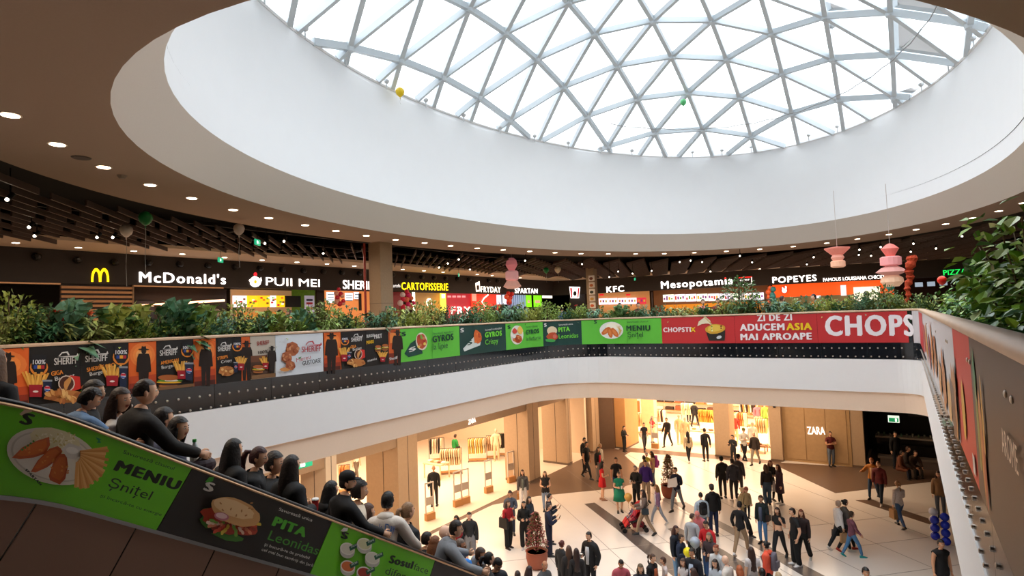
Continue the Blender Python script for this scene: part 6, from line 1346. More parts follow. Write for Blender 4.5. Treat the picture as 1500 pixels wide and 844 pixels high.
def finish(q, o, J, me):
    H = q['H']; s = H/1.77; sub = q
    nv = len(me.vertices); co = np.empty(nv*3); me.vertices.foreach_get('co', co); co = co.reshape(-1, 3)
    no = np.empty(nv*3); me.vertex_normals.foreach_get('vector', no); no = no.reshape(-1, 3)
    faces = [tuple(p.vertices) for p in me.polygons]; C = np.array([co[list(f)].mean(0) for f in faces]); bi, bt = nearest_bone(C, J)
    typ = [BONES[k][2] for k in bi]
    hs = (1.0/s)**.55 if s < .93 else 1.0                                  # children keep larger heads
    yaw = math.radians(q.get('hy', 0)); tilt = math.radians(q.get('ht', 0)); Rh = Euler((tilt, 0, yaw)).to_matrix()
    nk = J['skull']; hc = nk+V((0, .01, .028))+Rh @ V((0, .012, .075))*hs
    top = hc+Rh @ V((0, 0, .118*hs)); hat = .012 if q.get('hair', 'short') not in ('none', 'buzz', 'ring') else 0
    # body: trunk and limbs, head, hands and neck in one mesh
    body = MB(); body.add(co, faces)
    body.add([hc+Rh @ (V(v)*hs) for v in HEAD.v], HEAD.f); body.m[-len(HEAD.f):] = HEAD.m
    for s_, nm in ((1, 'R'), (-1, 'L')):
        w = J['wr'+nm]; f = J['fd'+nm]; zax = -f; arm = q.get('arm'+nm, q.get('arms', 'down')); xa = V((-s_, 0, 0)) if arm in ('phone', 'face', 'up') else V((0, 1, 0)) if arm in ('down', 'pocket', 'swingf', 'swingb') else V((-s_*.3, 0, 1))
        xa = (xa-zax*xa.dot(zax)).normalized(); ya = zax.cross(xa); ya *= 1
        if ya.dot(V((-s_, 0, 0))) < 0 and arm in ('down', 'pocket', 'swingf', 'swingb'): ya = -ya
        M = Matrix((xa, ya, zax)).transposed(); hm = HANDS[.9 if arm in ('phone', 'hold', 'push', 'rail', 'cross', 'up') else .25]
        body.add([w+M @ V(v) for v in hm.v], hm.f)
    P0 = empty('person', (0, 0, 0))
    sk = SKINS.get(q.get('skin', 'l'), q.get('skin', 'l')); hcol = q.get('hc', '#1c1411')
    mats = [mat(sk, .55, var=.06), mat('#a8584a' if not q.get('mann') else sk, .5, var=.03), mat('#e8e4de' if not q.get('mann') else sk, .3, var=0), mat(hcol if not q.get('mann') else sk, .6, var=0), mat(hcol if q.get('beard') else sk, .55, var=.06)]
    parts = []
    parts.append(('body', body, mats))
    tt, tc = q.get('top', ('jacket', '#1a1a1c')); bt_, bc = q.get('bot', ('trousers', '#17181c')); 
    slv = {'tee': .55, 'dress': .4, 'vest': .0}.get(tt, 2.0); thick = {'tee': .012, 'jacket': .026, 'puffer': .036, 'coat': .028, 'hoodie': .028, 'sweater': .018, 'shirt': .018, 'dress': .012, 'vest': .032, 'crop': .01}[tt]
    if tt == 'crop': slv = .5
    hemz = J['hipR'].z+(.02 if tt in ('tee', 'shirt', 'sweater', 'hoodie') else -.06 if tt in ('jacket', 'puffer', 'vest') else -.12)
    if tt == 'crop': hemz = J['waist'].z+.08
    if q.get('legs') == 'sit': hemz = J['pelvis'].z-.12
    def sub_mesh(sel, th, col, name, mats_=None, th_fn=None):
        used = sorted({v for k in sel for v in faces[k]}); mp = {v: i for i, v in enumerate(used)}
        if not used: return None
        vv = co[used]+no[used]*(th if th_fn is None else th_fn(co[used])[:, None]); mb = MB(); mb.add(vv, [tuple(mp[v] for v in faces[k]) for k in sel]); return mb
    selT = [k for k in range(len(faces)) if (typ[k] == 'T' and C[k][2] > (J['waist'].z+.08 if tt == 'crop' else -9)) or (typ[k] == 'N' and bi[k] == 3 and bt[k] < .35) or (typ[k] == 'U' and bt[k] < (slv if slv < 1 else 2) and slv > 0) or (typ[k] == 'F' and slv > 1 and bt[k] < .93) or (typ[k] in 'PH' and C[k][2] > hemz and tt != 'crop')]
    top_mb = sub_mesh(selT, thick, tc, 'top')
    parts.append(({'tee': 't_shirt', 'jacket': 'jacket', 'puffer': 'puffer_jacket', 'coat': 'coat', 'hoodie': 'hoodie', 'sweater': 'sweater', 'shirt': 'shirt', 'dress': 'dress', 'vest': 'vest', 'crop': 'crop_top'}[tt], top_mb, [mat(tc, .8, var=q.get('tv', .12), scale=q.get('ts', 12), bump=.7)]))
    if tt == 'hoodie' or q.get('hoodback'):
        c = J['neck']+V((0, -.06, -.01)); top_mb.ball(c, (.12, .075, .075), 12, 8)
    if tt in ('jacket', 'coat', 'shirt', 'puffer', 'vest') and J['neck']:
        c = J['neck']; R2 = Euler((-math.radians(q.get('lean', 0)), 0, 0)).to_matrix(); ringv = []; n = 14
        for z, r in ((-.035, .088), (.02, .07)):
            for k in range(n): ringv.append(c+R2 @ V((r*math.sin(2*math.pi*k/n), r*math.cos(2*math.pi*k/n)*.95, z)))
        top_mb.add(ringv, [(k, (k+1) % n, n+(k+1) % n, n+k) for k in range(n)])
    if q.get('open'):                                                       # open jacket: inner shirt stripe down the front
        R2 = Euler((-math.radians(q.get('lean', 0)), 0, 0)).to_matrix(); B = J['pelvis']; fr = MB(); prs = [(.04, -.06, .126), (.05, .1, .112), (.06, .3, .134), (.05, .43, .112)]
        vs = []
        for w, z, y in prs: vs += [B+R2 @ V((-w, (y+thick)*q.get('fat', 1), z)), B+R2 @ V((w, (y+thick)*q.get('fat', 1), z)), B+R2 @ V((w, .02, z)), B+R2 @ V((-w, .02, z))]
        fr.add(vs, [(i*4+j, i*4+(j+1) % 4, (i+1)*4+(j+1) % 4, (i+1)*4+j) for i in range(3) for j in range(4)]+[(3, 2, 1, 0), (12, 13, 14, 15)]); parts.append(('undershirt', fr, [mat(q['open'], .8)]))
    if bt_ in ('skirt', 'coatskirt') or tt in ('dress', 'coat'):
        L = {'dress': .5, 'coat': .48}.get(tt, .5)*q.get('skl', 1.0); z0 = J['pelvis'].z+.06; c = J['pelvis']; r0 = .17*q.get('fat', 1)
        prof = [(r0*.9, z0+.04), (r0*1.1, z0-.06), (r0*1.2, z0-.2), (r0*(1.3+.1*(tt == 'dress')), z0-L)]; sk_ = MB().lathe([(r_, z) for r_, z in prof], (c.x, c.y, 0), 20, 0, 1.0, .8, .05, 6)
        if tt in ('dress', 'coat'): top_mb.add(sk_.v, sk_.f)
        else: parts.append(('skirt', sk_, [mat(bc, .8, var=.1)]))
    if bt_ in ('trousers', 'jeans', 'wide', 'shorts'):
        cut = .45 if bt_ == 'shorts' else 2
        selB = [k for k in range(len(faces)) if (typ[k] in 'PH' and C[k][2] < 9) or (typ[k] == 'T' and C[k][2] < J['pelvis'].z+.06) or (typ[k] == 'S' and bt[k] < (.94 if cut > 1 else .12))]
        def tf(x):
            base = {'trousers': .014, 'jeans': .012, 'wide': .03, 'shorts': .035}[bt_]; return np.full(len(x), base)*(1+ (0.8*np.clip((.5-x[:, 2])/.45, 0, 1) if bt_ == 'wide' else 0))
        parts.append(({'jeans': 'jeans', 'shorts': 'shorts'}.get(bt_, 'trousers'), sub_mesh(selB, 0, bc, 'bot', None, tf), [mat(bc, .85, var=.14, scale=9, bump=.7)]))
    hst = q.get('hair', 'short')
    hm = hair_mesh(hst, J, Rh, hc, hs)
    if hm: parts.append(('hair', hm, [mat(hcol, .5, var=.35, scale=45, bump=.8)]))
    if q.get('hat'):
        n = 18; hp = MB(); prof = [(.082, .03), (.086, .07), (.07, .115), (.03, .138), (.001, .142)] if q['hat'][0] == 'cap' else [(.086, .0), (.092, .05), (.08, .11), (.04, .145), (.001, .15)]
        vs = [hc+Rh @ (V((r_*math.sin(2*math.pi*k/n), r_*1.18*math.cos(2*math.pi*k/n)-.004, z))*hs) for r_, z in prof for k in range(n)]; hp.add(vs, [(i*n+k, i*n+(k+1) % n, (i+1)*n+(k+1) % n, (i+1)*n+k) for i in range(len(prof)-1) for k in range(n)])
        if q['hat'][0] == 'cap': vs = [hc+Rh @ (V(v)*hs) for v in ((-.06, .08, .04), (.06, .08, .04), (.05, .155, .03), (-.05, .155, .03), (-.06, .08, .032), (.06, .08, .032), (.05, .155, .022), (-.05, .155, .022))]; hp.add(vs, [(0, 1, 2, 3), (7, 6, 5, 4), (0, 4, 5, 1), (1, 5, 6, 2), (2, 6, 7, 3), (3, 7, 4, 0)])
        parts.append(({'cap': 'cap'}.get(q['hat'][0], 'beanie'), hp, [mat(q['hat'][1], .8)]))
    if q.get('glasses'):
        g = MB()
        for s_ in (-1, 1):
            g.tube([hc+Rh @ V((s_*.03+.017*math.cos(t*.785), .094, .004+.014*math.sin(t*.785))) for t in range(9)], .0022, 4); g.bar(hc+Rh @ V((s_*.047, .09, .006)), hc+Rh @ V((s_*.077, .0, .006)), .003, .003)
        parts.append(('glasses', g, [mat('#15100e', .3)]))
    scol = q.get('shoe', '#131214')
    if not q.get('noshoe'):
        for s_, nm in ((1, 'R'), (-1, 'L')):
            a = J['an'+nm]; sh = MB(); lift = max(0, a.z-.085); rt = Euler((-.55 if lift > .02 else 0, 0, -s_*.12)).to_matrix(); sh.add([a+V((0, 0, -.085))+rt @ (V(v)+V((0, .045, 0))) for v in SHOE.v], SHOE.f); parts.append(('shoe', sh, [mat(scol, .5)]))
    # place
    rz = math.radians(q['face']); Rz = Matrix.Rotation(rz, 3, 'Z'); loc = q['loc'] if 'loc' in q else None
    lt = Rz @ (V((top.x, top.y, 0))*s)
    hz_ = (top.z+hat)*s
    if loc is None:
        z0 = q.get('z', 0.0)
        if 'X' in q:
            p = on_X(q['px'], q['py'], q['X']); z0 = step_z(p[1]-lt.y) if q.get('esc') else z0
            if q.get('esc'): s = (p[2]-z0)/(top.z+hat); s = max(.66, min(1.05, s)); z0 = p[2]-s*(top.z+hat); lt = Rz @ (V((top.x, top.y, 0))*s)
        elif 'Y' in q: p = on_Y(q['px'], q['py'], q['Y'])
        else: p = on_z(q['px'], q['py'], z0+hz_)
        loc = V((p[0]-lt.x, p[1]-lt.y, z0))
    loc = V(loc)
    P0.location = loc; P0.rotation_euler = (0, 0, rz); P0.scale = (s, s, s); P0.name = 'person' if not q.get('mann') else 'mannequin'
    tag(P0, q['label'], 'person' if not q.get('mann') else 'mannequin', q.get('group'))
    for nm, mb, ms in parts:
        if mb and mb.v: mb.build(nm, ms, P0, True)
    Wp = lambda v: loc+Rz @ (V(v)*s)
    q['J'] = J; q['W'] = Wp; q['s'] = s; q['Rz'] = Rz; q['hcw'] = hc
    for acc in q.get('acc', []): ACC[acc[0]](q, Wp, J, *acc[1:])
def _bag(q, Wp, J, side, col, label, w=.3, h=.26, d=.12, drop=.12, name='handbag', strap=True):
    a = Wp(J['wr'+side]+J['fd'+side]*.08); o = thing(name, (a.x, a.y, a.z-drop*q['s']-h), label, 'bag'); rz = q['Rz']; c = V((a.x, a.y, a.z-drop*q['s']-h/2)); pr = [(-w/2, -h/2), (w/2, -h/2), (w*.46, h/2), (-w*.46, h/2)]
    mb = MB(); vs = [c+rz @ V((y_, x, z)) for y_ in (-d/2, d/2) for x, z in pr]; mb.add(vs, [(0, 1, 2, 3), (7, 6, 5, 4), (0, 4, 5, 1), (1, 5, 6, 2), (2, 6, 7, 3), (3, 7, 4, 0)]); mb.build('pouch', mat(col, .5), o)
    if strap: MB().tube([c+rz @ V((0, -w*.3, h/2)), a+V((0, 0, -.01)), c+rz @ V((0, w*.3, h/2))], .008, 5).build('strap', mat(col, .5), o)
def _shoulder(q, Wp, J, side, col, label, w=.26, h=.2):
    sg = 1 if side == 'R' else -1; c = Wp(J['hip'+side]+V((sg*.15, .02, .1))); o = thing('shoulder_bag', tuple(c-V((0, 0, h/2))), label, 'bag'); rz = q['Rz']; vs = [c+rz @ V((x, y, z)) for x in (-.05, .05) for y, z in ((-w/2, -h/2), (w/2, -h/2), (w*.45, h/2), (-w*.45, h/2))]
    MB().add(vs, [(0, 3, 2, 1), (4, 5, 6, 7), (0, 1, 5, 4), (1, 2, 6, 5), (2, 3, 7, 6), (3, 0, 4, 7)]).build('pouch', mat(col, .5), o); MB().tube([c+rz @ V((0, -w*.4, h/2)), Wp(J['sh'+side]+V((-sg*.05, -.03, .07))), c+rz @ V((0, w*.4, h/2))], .008, 5).build('strap', mat(col, .5), o)
def _phone(q, Wp, J, side, label, col='#101114'):
    f = J['fd'+side]; c = Wp(J['wr'+side]+f*.1+V((0, .02, .02))); M = q['Rz'] @ Euler((-.5, 0, 0)).to_matrix(); tag(MB().box(c, (.075, .012, .15), M=M.to_4x4()).build('smartphone', mat(col, .2)), label, 'phone')
def _cup(q, Wp, J, side, label, col='#e8e4dc'):
    c = Wp(J['wr'+side]+J['fd'+side]*.08); o = thing('takeaway_cup', tuple(c-V((0, 0, .03))), label, 'cup'); MB().lathe([(.028, -.05), (.038, .06)], c, 10).build('paper_cup', mat(col, .5), o); MB().lathe([(.04, .06), (.04, .07), (.03, .08)], c, 10).build('lid', mat('#f0eeea', .4), o)
def _pack(q, Wp, J, col, label, sc=1.0):
    R2 = Euler((-math.radians(q.get('lean', 0)), 0, 0)).to_matrix(); B = J['pelvis']; c = B+R2 @ V((0, -.19, .3)); o = thing('backpack', tuple(Wp(c-V((0, 0, .22*sc)))), label, 'backpack'); pr = [(.10, -.22), (.15, -.18), (.155, .1), (.12, .2), (.06, .235)]
    mb = MB(); rings = []
    for r_, z in pr: rings += [Wp(c+R2 @ V((r_*sc*math.cos(a), .085*sc*math.sin(a)*(.7+.3*(z < .1)), z*sc))) for a in [i*math.pi/6 for i in range(12)]]
    mb.add(rings, [(i*12+k, i*12+(k+1) % 12, (i+1)*12+(k+1) % 12, (i+1)*12+k) for i in range(4) for k in range(12)]+[tuple(range(11, -1, -1)), tuple(range(48, 60))]); mb.build('main_compartment', mat(col, .7), o, True)
    mb = MB(); mb.box(Wp(c+R2 @ V((0, -.085*sc, -.06))), (.18*sc, .05, .17*sc), M=(q['Rz'] @ R2).to_4x4()); mb.build('front_pocket', mat(col, .6, var=.2), o)
    for s_ in (-1, 1): MB().tube([Wp(c+R2 @ V((s_*.09, .06, .16))), Wp(B+R2 @ V((s_*.11, 0, .53))), Wp(B+R2 @ V((s_*.13, .14, .4))), Wp(B+R2 @ V((s_*.15, .06, .15)))], .018, 5).build('strap', mat(col, .7), o)
def _balloon(q, Wp, J, side, dx, dy, dz_, r_, col, label): balloon(Wp(J['wr'+side])+V((dx, dy, dz_)), r_, col, label, .25)
def _paper(q, Wp, J, label):
    c = Wp((J['wrR']+J['wrL'])/2+V((0, .12, .06))); M = (q['Rz'] @ Euler((.5, .2, 0)).to_matrix()).to_4x4(); o = thing('paper_sheets', tuple(c), label, 'paper')
    for k in range(3): MB().box(c+V((.01*k, .01*k, .012*k)), (.42, .006, .34), M=M @ Matrix.Rotation(.12*k, 4, 'Y')).build('sheet', mat('#e4e2e0', .8), o)
def _print(q, Wp, J, text, col, z, w, h):
    R2 = Euler((-math.radians(q.get('lean', 0)), 0, 0)).to_matrix(); B = J['pelvis']; v, f = text2d(text, 0); mx = v[:, 0].max(); par = [o for o in bpy.data.objects if o.get('label') == q['label']][0]
    def P(x, y): a = (x/mx-.5)*w/.15; return B+R2 @ V((.175*math.sin(a), -.150*math.cos(a)**.6-.012, z+y*h))
    body_ = [c for c in par.children if c.name.startswith(('hoodie', 'jacket', 'sweater'))][0]; mesh_obj('printed_lettering', [P(x, y) for x, y in v], f, mat(col, .6), body_)
ACC = dict(print=_print, bag=_bag, shoulder=_shoulder, phone=_phone, cup=_cup, pack=_pack, balloon=_balloon, paper=_paper)
def make_people():
    obs = [(q,)+stage1(q) for q in PEOPLE]; bpy.context.view_layer.update(); dg = bpy.context.evaluated_depsgraph_get()
    meshes = [bpy.data.meshes.new_from_object(o.evaluated_get(dg)) for q, o, J in obs]
    for (q, o, J), me in zip(obs, meshes): finish(q, o, J, me)
    for (q, o, J), me in zip(obs, meshes): m_ = o.data; bpy.data.objects.remove(o); bpy.data.meshes.remove(m_); bpy.data.meshes.remove(me)
FD = dict(B=34, F=214, R=304, L=124, FR=259, FL=169, BR=-11, BL=79)
def pp(px, py, H, f, label, top=('jacket', '#18181b'), bot=('trousers', '#17181c'), hair='short', hc='#1a1210', legs='stand', arms='down', **k):
    d = dict(px=px, py=py, H=H, face=(FD[f] if isinstance(f, str) else f), label=label, top=top, bot=bot, hair=hair, hc=hc, legs=legs, arms=arms); 
    if hair in ('long', 'pony', 'bun', 'bob'): d['fem'] = 1
    d.update(k); person(**d)
# ---- riders on the escalator
E_ = dict(esc=1, X=-5.55, near=1)
def er(px, py, f, label, **k): d = dict(E_); d.update(k); H = d.pop('H', 1.7); pp(px, py, H, f, label, **d)
er(138, 556, -20, 'dark-haired person in black half hidden behind the man in light blue', X=-6.0, top=('tee', '#141315'), hy=-30)
er(140, 568, 24, 'man in light blue denim shirt leaning forward on the escalator handrail', top=('tee', '#6f8fb5'), armR='rail', armL='rail', lean=26, hy=-40, ht=-25, X=-5.32, skin='m', tv=.2)
er(177, 567, -30, 'woman with long brown hair seen in profile, white top, on the escalator', top=('shirt', '#c9c4c0'), hair='long', hc='#2f1c15', hy=-35, X=-5.75)
er(213, 555, 4, 'broad man with shaven sides in dark brown sweater, arm along the handrail', top=('sweater', '#1d1917'), hair='buzz', hc='#2c2019', armR='rail', armL='down', hy=-20, fat=1.12, X=-5.4, lean=6)
er(240, 596, -10, 'person in mottled navy and grey top behind the man in dark brown', X=-6.15, top=('tee', '#5a6382'), tv=.8, ts=3, hair='short', py_=0)
er(262, 610, -35, 'woman with dark tied hair and navy top looking right, holding a bottle', top=('tee', '#28324a'), hair='bob', hc='#15100f', hy=-20, arms='hold', X=-5.5)
er(342, 642, 0, 'woman with long straight black hair in black puffer jacket, seen from behind', top=('puffer', '#121214'), hair='long', hc='#15100f', X=-5.45)
er(381, 653, -35, 'woman with dark red tied hair and glasses in black jacket', top=('puffer', '#17181b'), hair='pony', hc='#3a1416', hy=-15, ht=-8, glasses=1, X=-5.45)
er(402, 661, -45, 'boy in black jacket just right of the woman with red hair', top=('puffer', '#1b1d21'), X=-5.85, hy=-10, H=1.4)
er(427, 666, 0, 'woman with long dark brown hair in black padded jacket, red cup in hand', top=('puffer', '#16181c'), hair='long', hc='#1d1210', arms='hold', X=-5.45, acc=[('cup', 'R', 'small red and white paper cup held by the long-haired woman', '#c8303a')])
er(485, 704, -10, 'person in a black hood left of the man with the cap', top=('hoodie', '#111114'), hair='long', hc='#101013', X=-5.85)
er(509, 690, -12, 'bearded man in black cap and black sweatshirt leaning on the handrail', top=('sweater', '#0d0e12'), hair='cap', hat=('cap', '#0f0f12'), armR='rail', hy=-38, fat=1.1, lean=9, X=-5.4, beard=1)
er(527, 704, -35, 'young man with dark curly hair and cream top behind the cap', top=('hoodie', '#d8cbb8'), hair='curly', hc='#18110f', hy=-15, X=-5.85)
er(538, 737, -20, 'child with brown hair between the cream tops', top=('hoodie', '#8a6a50'), hair='long', hc='#4a2e20', X=-6.1, H=1.3)
er(568, 720, 28, 'man in white hoodie with blue lettering, leaning over the handrail', top=('hoodie', '#d9d0c6'), armR='rail', armL='rail', lean=20, hy=-14, hc='#15100e', X=-5.35, acc=[('print', 'Dusk Day', '#2f6ab8', .35, .34, .13)])
er(597, 735, -5, 'woman with blond ponytail in dark navy jacket', top=('jacket', '#15171d'), hair='pony', hc='#8a6a4c', X=-5.6, hy=-10)
er(668, 762, -35, 'dark-haired man in grey hoodie with yellow stripe bending over the handrail', top=('hoodie', '#7e8288'), hair='short', hc='#1d1511', lean=30, armR='rail', armL='rail', hy=-25, X=-5.3, glasses=1, acc=[('print', '-----', '#e0c81c', .2, .26, .16)])
er(625, 779, -25, 'dark-haired man far down the escalator, only his head visible', X=-6.2, H=1.65); er(637, 785, -10, 'woman with auburn brown hair beside him down the escalator', X=-5.95, hair='bob', hc='#7a4a2c', top=('jacket', '#5a3a2c'))
er(651, 770, -25, 'bald man behind the grey hoodie on the escalator', X=-6.3, hair='none', skin='p'); er(674, 789, -60, 'older bald man with pinkish face in black leather jacket', X=-5.9, hair='buzz', hc='#6a5a50', skin='d', top=('jacket', '#17171a'))
er(661, 811, 0, 'child with light brown hair at the handrail', X=-5.35, hair='short', hc='#5c3a28', H=1.3, top=('tee', '#5a4638')); er(683, 822, -30, 'child in bright blue jacket at the handrail', X=-5.3, H=1.2, top=('puffer', '#1f7ad0'), hair='none', hat=('beanie', '#1f7ad0'), lean=12)
er(699, 816, 150, 'baby with grey hat carried on the escalator', X=-5.8, H=1.0, hair='none', hat=('beanie', '#a9adb5'), top=('jacket', '#c8c0bc'))
er(704, 802, -75, 'bearded man in profile near the foot of the escalator', X=-5.7, hair='short', hc='#3a261b', skin='m', top=('tee', '#2a2422'), beard=1); er(716, 808, -30, 'woman with black ponytail and black top near the foot of the escalator', X=-5.45, hair='pony', hc='#0f0c0c', top=('tee', '#101012'))
er(731, 819, -110, 'man in dark blue leather jacket looking down at the escalator foot', X=-5.6, top=('jacket', '#1a2028'), ht=-30, hc='#120e0d', skin='m')
# water bottle and burgundy bag on the handrail
b = on_X(285, 672, -5.25); o = thing('water_bottle', tuple(b), 'clear plastic water bottle with green cap beside the handrail', 'bottle'); MB().lathe([(.035, -.1), (.038, -.06), (.035, 0), (.038, .05), (.03, .09), (.014, .13), (.014, .15)], b, 12).build('bottle_body', mat('#b8ccd0', .1, var=.02), o, True); MB().lathe([(.017, .145), (.017, .17)], b, 10).build('cap', mat('#1f9a3a', .4), o); MB().lathe([(.0385, -.05), (.0385, .02)], b, 12).build('paper_label', mat('#d8e0d8', .5), o)
b = on_X(297, 683, -5.1); o = thing('shoulder_bag', tuple(b), 'dark burgundy bag lying over the handrail', 'bag'); MB().ball((b[0], b[1], b[2]), (.06, .12, .07), 12, 8).build('pouch', mat('#33202a', .6), o); MB().tube([(b[0], b[1]-.1, b[2]+.03), (b[0]+.02, b[1], b[2]+.1), (b[0], b[1]+.1, b[2]+.03)], .008, 5).build('strap', mat('#33202a', .6), o)
# ---- ground floor, towards the shops
pp(914, 624, 1.5, 'FR', 'boy in black tracksuit standing at the left edge of the far shop', ('hoodie', '#141416'), arms='hold')
pp(943, 619, 1.65, 'F', 'woman in black top with white apron pouch walking out of the far shop', ('tee', '#18161a'), ('trousers', '#3a3638'), 'bun', '#3a2418', 'walk', acc=[('shoulder', 'R', '#d8cfc4', 'white pouch at the waist of the woman in black')])
pp(955, 610, 1.65, 'FR', 'woman in red and black top and cream trousers inside the far shop', ('tee', '#b8242c'), ('trousers', '#d8c4a4'), 'bob', '#4a2a1c', arms='out')
pp(976, 612, 1.75, 'FL', 'man in black jacket crossing inside the far shop', ('jacket', '#1d1a1a'), ('trousers', '#1f1c20'), 'short', '#1a1210', 'walk', 'swingf')
pp(1007, 632, 1.65, 'B', 'woman with long curly hair in cream sweater and black trousers entering the far shop', ('sweater', '#b8a88a'), ('trousers', '#15151a'), 'long', '#1a1010', 'walk', shoe='#e8e0d8')
pp(1031.5, 627, 1.78, 'B', 'man in black long-sleeved top walking into the far shop', ('sweater', '#17161a'), ('trousers', '#141318'), 'short', '#1c1512', 'stand', armL='swingb', armR='swingb')
pp(1008, 583, 1.75, 'F', 'customer in brown coat deep inside the far shop', ('coat', '#3a2620'), ('trousers', '#1a1618'), 'long', '#2a1810'); pp(1017, 588, 1.75, 'BR', 'customer in black deep inside the far shop', ('jacket', '#17161a'), legs='walk')
pp(1072.5, 637, 1.5, 'FL', 'boy in dark jacket at the pilaster between the far openings', ('jacket', '#1c1c22'), arms='phone', acc=[('phone', 'L', 'phone of the boy at the pilaster')])
pp(1089, 627, 1.75, 'F', 'person with greenish cap in white and black sweater, legs crossed', ('sweater', '#d8d0c4'), ('trousers', '#17181c'), 'cap', '#2a2418', 'cross', 'cross', hat=('beanie', '#6a6a2a'), tv=.5, ts=3)
pp(1104, 633, 1.7, 'FL', 'person in brown hooded jacket and grey trousers with a black bag', ('jacket', '#2e221c'), ('trousers', '#8a8072'), 'hood', '#3a2018', 'walk', 'down', acc=[('shoulder', 'R', '#15161a', 'black shoulder bag of the person in the brown jacket')])
pp(1216, 632, 1.8, 'F', 'man in maroon T-shirt with folded arms in front of the ZARA wall', ('tee', '#5c1a1c'), ('jeans', '#5f6a78'), 'buzz', '#4a342a', 'stand', 'cross', skin='m', fat=1.12)
pp(1311, 632, 1.85, 'F', 'tall man in black coat standing before the dark café', ('jacket', '#0f0f11'), ('jeans', '#151b26'), 'short', '#1a1412')
pp(1321, 660, 1.75, 'FR', 'man in brown jacket seated on the bench, partly behind the tall man', ('jacket', '#6a3a22'), ('jeans', '#1a2030'), 'short', '#2a1a12', 'sit', 'lap', lean=15)
pp(1341, 660, 1.78, 'F', 'man in dark brown jacket seated leaning forward on the bench', ('jacket', '#3a2618'), ('jeans', '#4a4440'), 'short', '#2a1c14', 'sit', 'lap', lean=28, skin='m')
pp(1330, 654, 1.85, 'FR', 'man seated between the two others, leaning in, on the bench', ('jacket', '#2a1e18'), legs='sit', arms='lap', hc='#3a2418', lean=12); pp(1340, 640, 1.7, 'F', 'dark figure behind the café counter', ('tee', '#151416'), loc=(2.1, 38.95, 0))
pp(1276, 671, 1.68, 'FL', 'ginger-haired person in mustard jacket striding left near the café', ('jacket', '#b8742a'), ('jeans', '#26405a'), 'curly', '#a85a28', 'walk', 'out', open='#d8b088')
pp(1286, 676, 1.72, 'FL', 'man in maroon, blue and white jacket walking beside the ginger-haired person', ('jacket', '#6a2428'), ('jeans', '#1f2f40'), 'short', '#7a4a2c', 'walk2', tv=.7, ts=5, shoe='#d8d0c8')
pp(1314, 704, 1.68, 'B', 'woman with blond ponytail in white checked shirt and jeans walking away', ('shirt', '#cfc6c4'), ('jeans', '#3f5f8a'), 'pony', '#9a7048', 'walk', armR='phone', armL='down', tv=.25, ts=25, acc=[('bag', 'L', '#a87f52', 'brown paper shopping bag with red handle carried by the woman in checked shirt', .3, .34, .14, .1, 'shopping_bag'), ('cup', 'R', 'dark coffee cup in the hand of the woman in checked shirt', '#4a3426')])
pp(1228, 733, 1.66, 'R', 'woman with short grey-blond hair in white shirt walking right', ('shirt', '#dcdcdc'), ('trousers', '#1c2026'), 'short', '#b8a08c', 'walk', fem=1, shoe='#e8e4dc', acc=[('bag', 'L', '#111214', 'black handbag of the woman in the white shirt', .34, .2), ('bag', 'R', '#b08a62', 'small brown paper bag with printed stripes', .26, .3, .1, .1, 'shopping_bag')])
pp(1237, 732, 1.66, 'R', 'dark-haired woman in grey tweed top behind the woman in white', ('sweater', '#5a5650'), ('trousers', '#1a1a1e'), 'bun', '#1a1412', 'walk2', X=None) if False else pp(1238, 731, 1.7, 'R', 'dark-haired woman in grey tweed top behind the woman in white', ('sweater', '#5a5650'), ('trousers', '#1a1a1e'), 'bun', '#1a1412', 'walk2', shoe='#a83a2c')
pp(1247, 749, 1.45, 'R', 'boy in blue and maroon patterned shirt, jeans and teal shoes', ('shirt', '#7a4a5a'), ('jeans', '#4f7fae'), 'short', '#3a281c', 'walk', 'swingf', tv=.9, ts=7, shoe='#1f9a9a')
pp(1268, 831, 1.75, 'F', 'dark-haired man whose head shows at the bottom edge, right of centre', ('jacket', '#1c1a1a'), hc='#0f0c0b', skin='m')
pp(1378, 790, 1.75, 'F', 'young man in black vest at the lower right beside the white fascia', ('vest', '#131315'), arms='down', hc='#17110f', skin='m')
pp(1374, 690, 1.75, 'FL', 'person cut by the white fascia at the right, grey jeans', ('jacket', '#8a6a4a'), ('jeans', '#5a6270'), 'long', '#3a241a')
pp(1160, 744, 1.8, 'L', 'man in black T-shirt and wide black trousers with white trainers, walking left', ('tee', '#121317'), ('wide', '#0e0f12'), 'short', '#2c1c14', 'stand', 'pocket', shoe='#e8e4e4', fat=1.05)
pp(1173, 746, 1.68, 'FL', 'woman with long auburn hair in dark floral jacket and black skirt', ('jacket', '#2c1c1c'), ('wide', '#100f12'), 'long', '#6a3420', 'walk', tv=.9, ts=9, shoe='#e0dcd4')
pp(1138, 743, 1.68, 'FL', 'woman in black crop top and black jeans striding, hand at her face', ('crop', '#151417'), ('jeans', '#1a1b20'), 'long', '#3a2820', 'walk', armL='face', armR='swingb', shoe='#15171a')
pp(1114, 726, 1.65, 'FL', 'woman with short curly hair in teal-black jacket and blue jeans', ('jacket', '#1c2a2c'), ('jeans', '#5a8ac0'), 'curly', '#5a4434', 'stand', fem=1, open='#55607a', fat=1.08, acc=[('shoulder', 'L', '#2c1c1a', 'brown bag of the woman in blue jeans')])
pp(1083, 734, 1.75, 'BR', 'man in black sweater and beige cargo trousers seen from behind', ('sweater', '#16181d'), ('trousers', '#a58a6c'), 'short', '#120e0e', 'walk', 'pocket', shoe='#e8e4e0')
